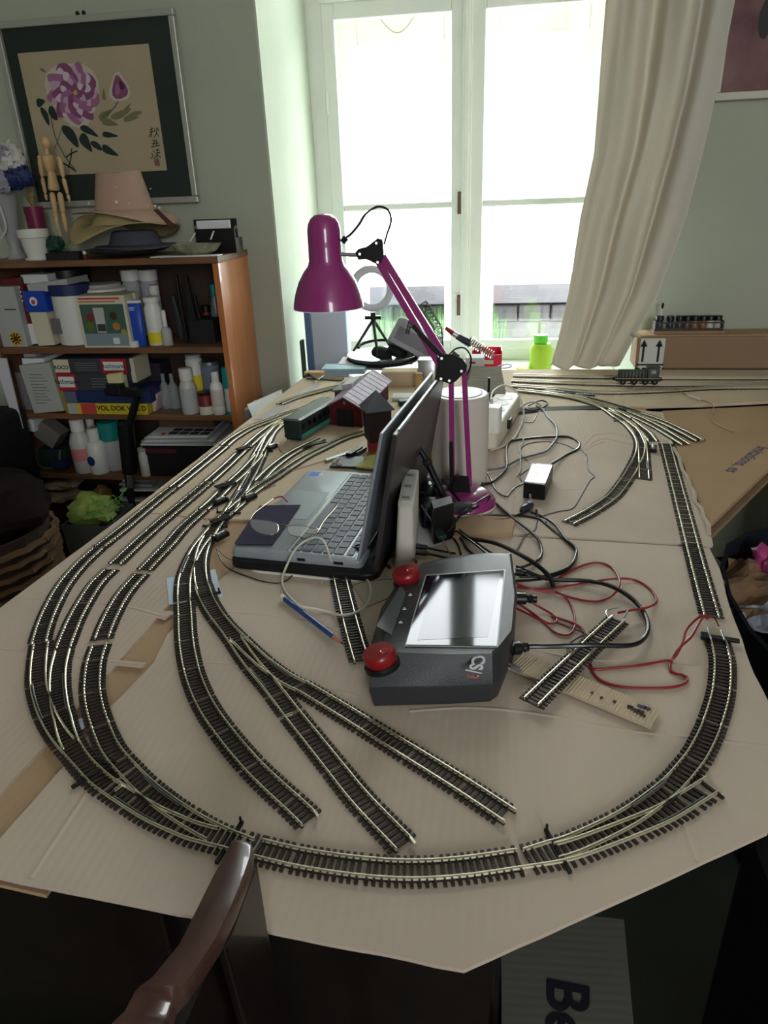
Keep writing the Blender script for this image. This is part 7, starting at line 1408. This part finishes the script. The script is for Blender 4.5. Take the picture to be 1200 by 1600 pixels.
# dark cabinet and pale board at the left edge
mb = MB(); xa = AY(22, 640, 1.9).x; mb.box((xa - .22, 1.82, .34), (.42, .30, .68)); tag(mb.build('black_case', mat('blue_black_fabric', (10, 12, 18), .8), bevel=.02), 'tall blue-black case at the far left edge before the bookcase', 'case')
mb = MB(); a, b = AY(4, 560, 1.93), AY(40, 700, 1.93); mb.hexa([b + Vector((-.012, 0, 0)), b + Vector((.006, 0, 0)), b + Vector((.006, .004, 0)), b + Vector((-.012, .004, 0)), a + Vector((-.03, 0, 0)), a + Vector((.012, 0, 0)), a + Vector((.012, .004, 0)), a + Vector((-.03, .004, 0))]); tag(mb.build('pale_fabric_strip', mat('pale_lilac_cloth', (206, 202, 212), .8)), 'pale cloth strip hanging at the left edge of the bookcase', 'cloth')
mb = MB(); mb.box((AY(34, 790, 1.7).x, 1.6, .2), (.16, .1, .4)); tag(mb.build('small_carton', CB_C), 'tan carton half hidden left of the bookcase foot', 'carton')
card('green_sheet', 'pale green sheet lying between case and bookcase foot', [(25, 728), (42, 720), (46, 738), (40, 744)], .40, .402, mat('pale_green_sheet', (196, 214, 176), .6), 'paper')
# navy fabric bin with paper on the right
nv = thing('navy_bag', 'dark navy fabric bag full of paper on the right of the table', 'bag', (.56, 1.1, 0)); NVY = mat('dark_navy_fabric', (14, 16, 34), .85, bump=.2, bs=120)
zt6 = .52; rim = [G(x, y, zt6) for x, y in ((1126, 880), (1135, 850), (1165, 832), (1215, 820), (1290, 850), (1330, 920), (1300, 1050), (1230, 1050), (1170, 985), (1138, 930))]
cN = sum(rim, Vector()) / len(rim)
dn = [Vector((cN.x + (p.x - cN.x) * .85 + .03, cN.y + (p.y - cN.y) * .85 - .02, .002)) for p in rim]; inn = [cN + (p - cN) * .93 for p in rim]; inn2 = [Vector((p.x, p.y, zt6 - .13)) for p in inn]
mb = MB(); mb.loft([dn, rim, inn, inn2]); mb.build('bag', NVY, nv, smooth=30)
mb = MB(); q = rim[1:5]; mb.loft([[p, p + (cN - p) * .05 - Vector((0, 0, .001)), p + (cN - p) * .05 - Vector((0, 0, .05)), p - Vector((0, 0, .05))] for p in q]); mb.build('folded_rim', NVY, nv)
KRAFT = mat('kraft_paper', (150, 118, 90), .8, bump=.2, bs=12)
def crumple(nm, lb, c, s_, m, seed, cat='paper'):
    mb = MB(); n = 9; vs = []
    for i in range(n):
        for j in range(n):
            p = Vector(((i / (n - 1) - .5) * s_, (j / (n - 1) - .5) * s_, 0)); vs.append(Vector(c) + Vector((p.x + .02 * mnoise.noise(p * 20 + Vector((seed, 0, 0))), p.y, s_ * .45 * mnoise.noise(p * (2.4 / s_) + Vector((0, seed, 0))))))
    mb.add(vs, [(i * n + j, (i + 1) * n + j, (i + 1) * n + j + 1, i * n + j + 1) for i in range(n - 1) for j in range(n - 1)]); o = mb.build(nm, m); s2 = o.modifiers.new('thickness', 'SOLIDIFY'); s2.thickness = .001; return tag(o, lb, cat)
crumple('kraft_paper', 'crumpled brown paper at the near side in the navy bag', G(1195, 935, .50), .16, KRAFT, 3); crumple('kraft_paper', 'brown paper with torn points at the back in the navy bag', G(1190, 895, .48), .14, KRAFT, 8); crumple('kraft_paper', 'small torn brown paper corner at the left in the navy bag', G(1145, 885, .46), .06, KRAFT, 12)
blob('pink_wrapping', 'bright pink wrapping in the navy bag', 'wrapping', G(1200, 880, .50), .03, .05, .03, mat('hot_pink', (214, 84, 150), .4), 5, .3)
crumple('white_wrapping', 'white wrapping at the near edge inside the navy bag', G(1198, 965, .50), .09, mat('bluish_white_wrap', (196, 200, 220), .6), 15)
mb = MB(); mb.box((.95, 1.62, .3), (.3, .18, .6)); tag(mb.build('black_case', MBLACK, bevel=.02), 'black case under the tan carton at the right edge', 'case')
# made-up dark armchair added to blacken the lower right corner, box with lettering
ac = thing('filler_armchair', 'made-up dark armchair filling the black lower right corner', 'armchair', (.62, .42, 0)); DKC = mat('dark_brown_upholstery', (18, 15, 18), .9, bump=.2, bs=60)
for nm, c, dd, m in (('seat', (.62, .45, .2), (.5, .5, .36), DKC), ('backrest', (.62, .74, .36), (.5, .12, .6), NVY), ('armrest', (.36, .48, .27), (.09, .46, .5), DKC), ('armrest', (.88, .48, .27), (.09, .46, .5), DKC)):
    mb = MB(); mb.rbox(c, dd, .04); mb.build(nm, m, ac, smooth=30)
lc = thing('lettered_carton', 'grey cardboard box with large dark lettering standing under the table corner', 'carton', (.15, .5, 0))
GC = cardboard('grey_cardboard', (98, 96, 90), 1.5, .15)
zc = .46; q = [G(x, y, zc) for x, y in ((792, 1448), (915, 1430), (975, 1437), (990, 1600), (1000, 1680), (785, 1700), (783, 1500))]
mb = MB(); mb.loft([[Vector((p.x, p.y, .01)) for p in q][::-1], q[::-1]]); mb.build('box', GC, lc)
a, b = G(884, 1556, zc + .0006), G(884, 1660, zc + .0006); text('lettering', 'Be', .062, frame(a.lerp(b, .22), b - a, (b - a).cross(Vector((0, 0, -1)))), mat('dark_blue_print', (16, 16, 30), .7), lc, .0004, True)
# floor rug patch and the chair in the foreground
ch = thing('dining_chair', 'polished brown wooden chair with curved top rail in the foreground', 'chair', (-.16, .12, 0))
L_ = [(360, 1313), (350, 1334), (329, 1371), (303, 1423), (277, 1475), (234, 1527), (214, 1541), (208, 1547), (191, 1579), (171, 1597), (140, 1650), (118, 1700)]
R__ = [(394, 1317), (393, 1337), (384, 1365), (367, 1410), (341, 1465), (308, 1516), (288, 1543), (271, 1562), (262, 1590), (256, 1610), (245, 1660), (235, 1710)]
zs = [.872, .876, .880, .884, .886, .886, .885, .878, .872, .870, .868, .865]
rings = []
for (l, r, z) in zip(L_, R__, zs):
    a, b = G(*l, z), G(*r, z); m_ = (a + b) / 2; w = (b - a)
    rings.append([a - Vector((0, 0, .012)), b - Vector((0, 0, .012)), b - Vector((0, 0, .003)), b - w * .06, m_ + Vector((0, 0, .0018)), a + w * .06, a - Vector((0, 0, .003))])
rings = [rings[0]] + rings
rings[0] = [p + (rings[1][0] + (rings[1][1] - rings[1][0]) * .5 - p) * .25 + Vector((0, .002, 0)) for p in rings[1]]
sm3 = []
for i in range(len(rings) - 1):
    for k in range(4):
        t = k / 4; sm3.append([a.lerp(b, t) for a, b in zip(rings[i], rings[i + 1])])
sm3.append(rings[-1])
mb = MB(); mb.loft(sm3); mb.build('top_rail', CHAIRW, ch, smooth=50)
a, b = G(361, 1316, .872), G(394, 1320, .872)
mb = MB(); dn_ = Vector((.006, .02, -.46)); w = (b - a)
mb.loft([[a + w * .5 + Vector((0, 0, -.02)), b + Vector((0, 0, -.02)), b + Vector((.000, -.055, -.02)), a + w * .5 + Vector((0, -.055, -.02))], [a + w * .55 + Vector((.002, .01, -.24)), b + Vector((.002, .01, -.24)), b + Vector((.002, -.04, -.24)), a + w * .55 + Vector((.002, -.04, -.24))], [a + w * .5 + dn_, b + dn_, b + dn_ + Vector((0, -.04, 0)), a + w * .5 + dn_ + Vector((0, -.04, 0))]][::-1]); mb.build('back_post', MAHOG, ch, bevel=.002)
mb = MB(); c1, c2 = G(300, 1440, .86), G(230, 1560, .86); mb.loft([[c1 + Vector((.010, .06, -.02)), c1 + Vector((.018, .06, -.02)), c2 + Vector((.018, 0, -.02)), c2 + Vector((.010, 0, -.02))], [c1 + Vector((.010, .06, -.42)), c1 + Vector((.018, .06, -.42)), c2 + Vector((.018, 0, -.42)), c2 + Vector((.010, 0, -.42))]][::-1]); mb.build('back_splat', MAHOG, ch)
mb = MB(); mb.rbox((-.36, .13, .43), (.42, .34, .04), .04); mb.build('seat', MAHOG, ch, smooth=30)
for x, y in ((-.18, .26), (-.18, -.0), (-.54, .26), (-.54, -.0)): mb = MB(); mb.cyl((x, y, .002), (x, y, .41), .014, .019, n=10); mb.build('leg', MAHOG, ch, smooth=True)
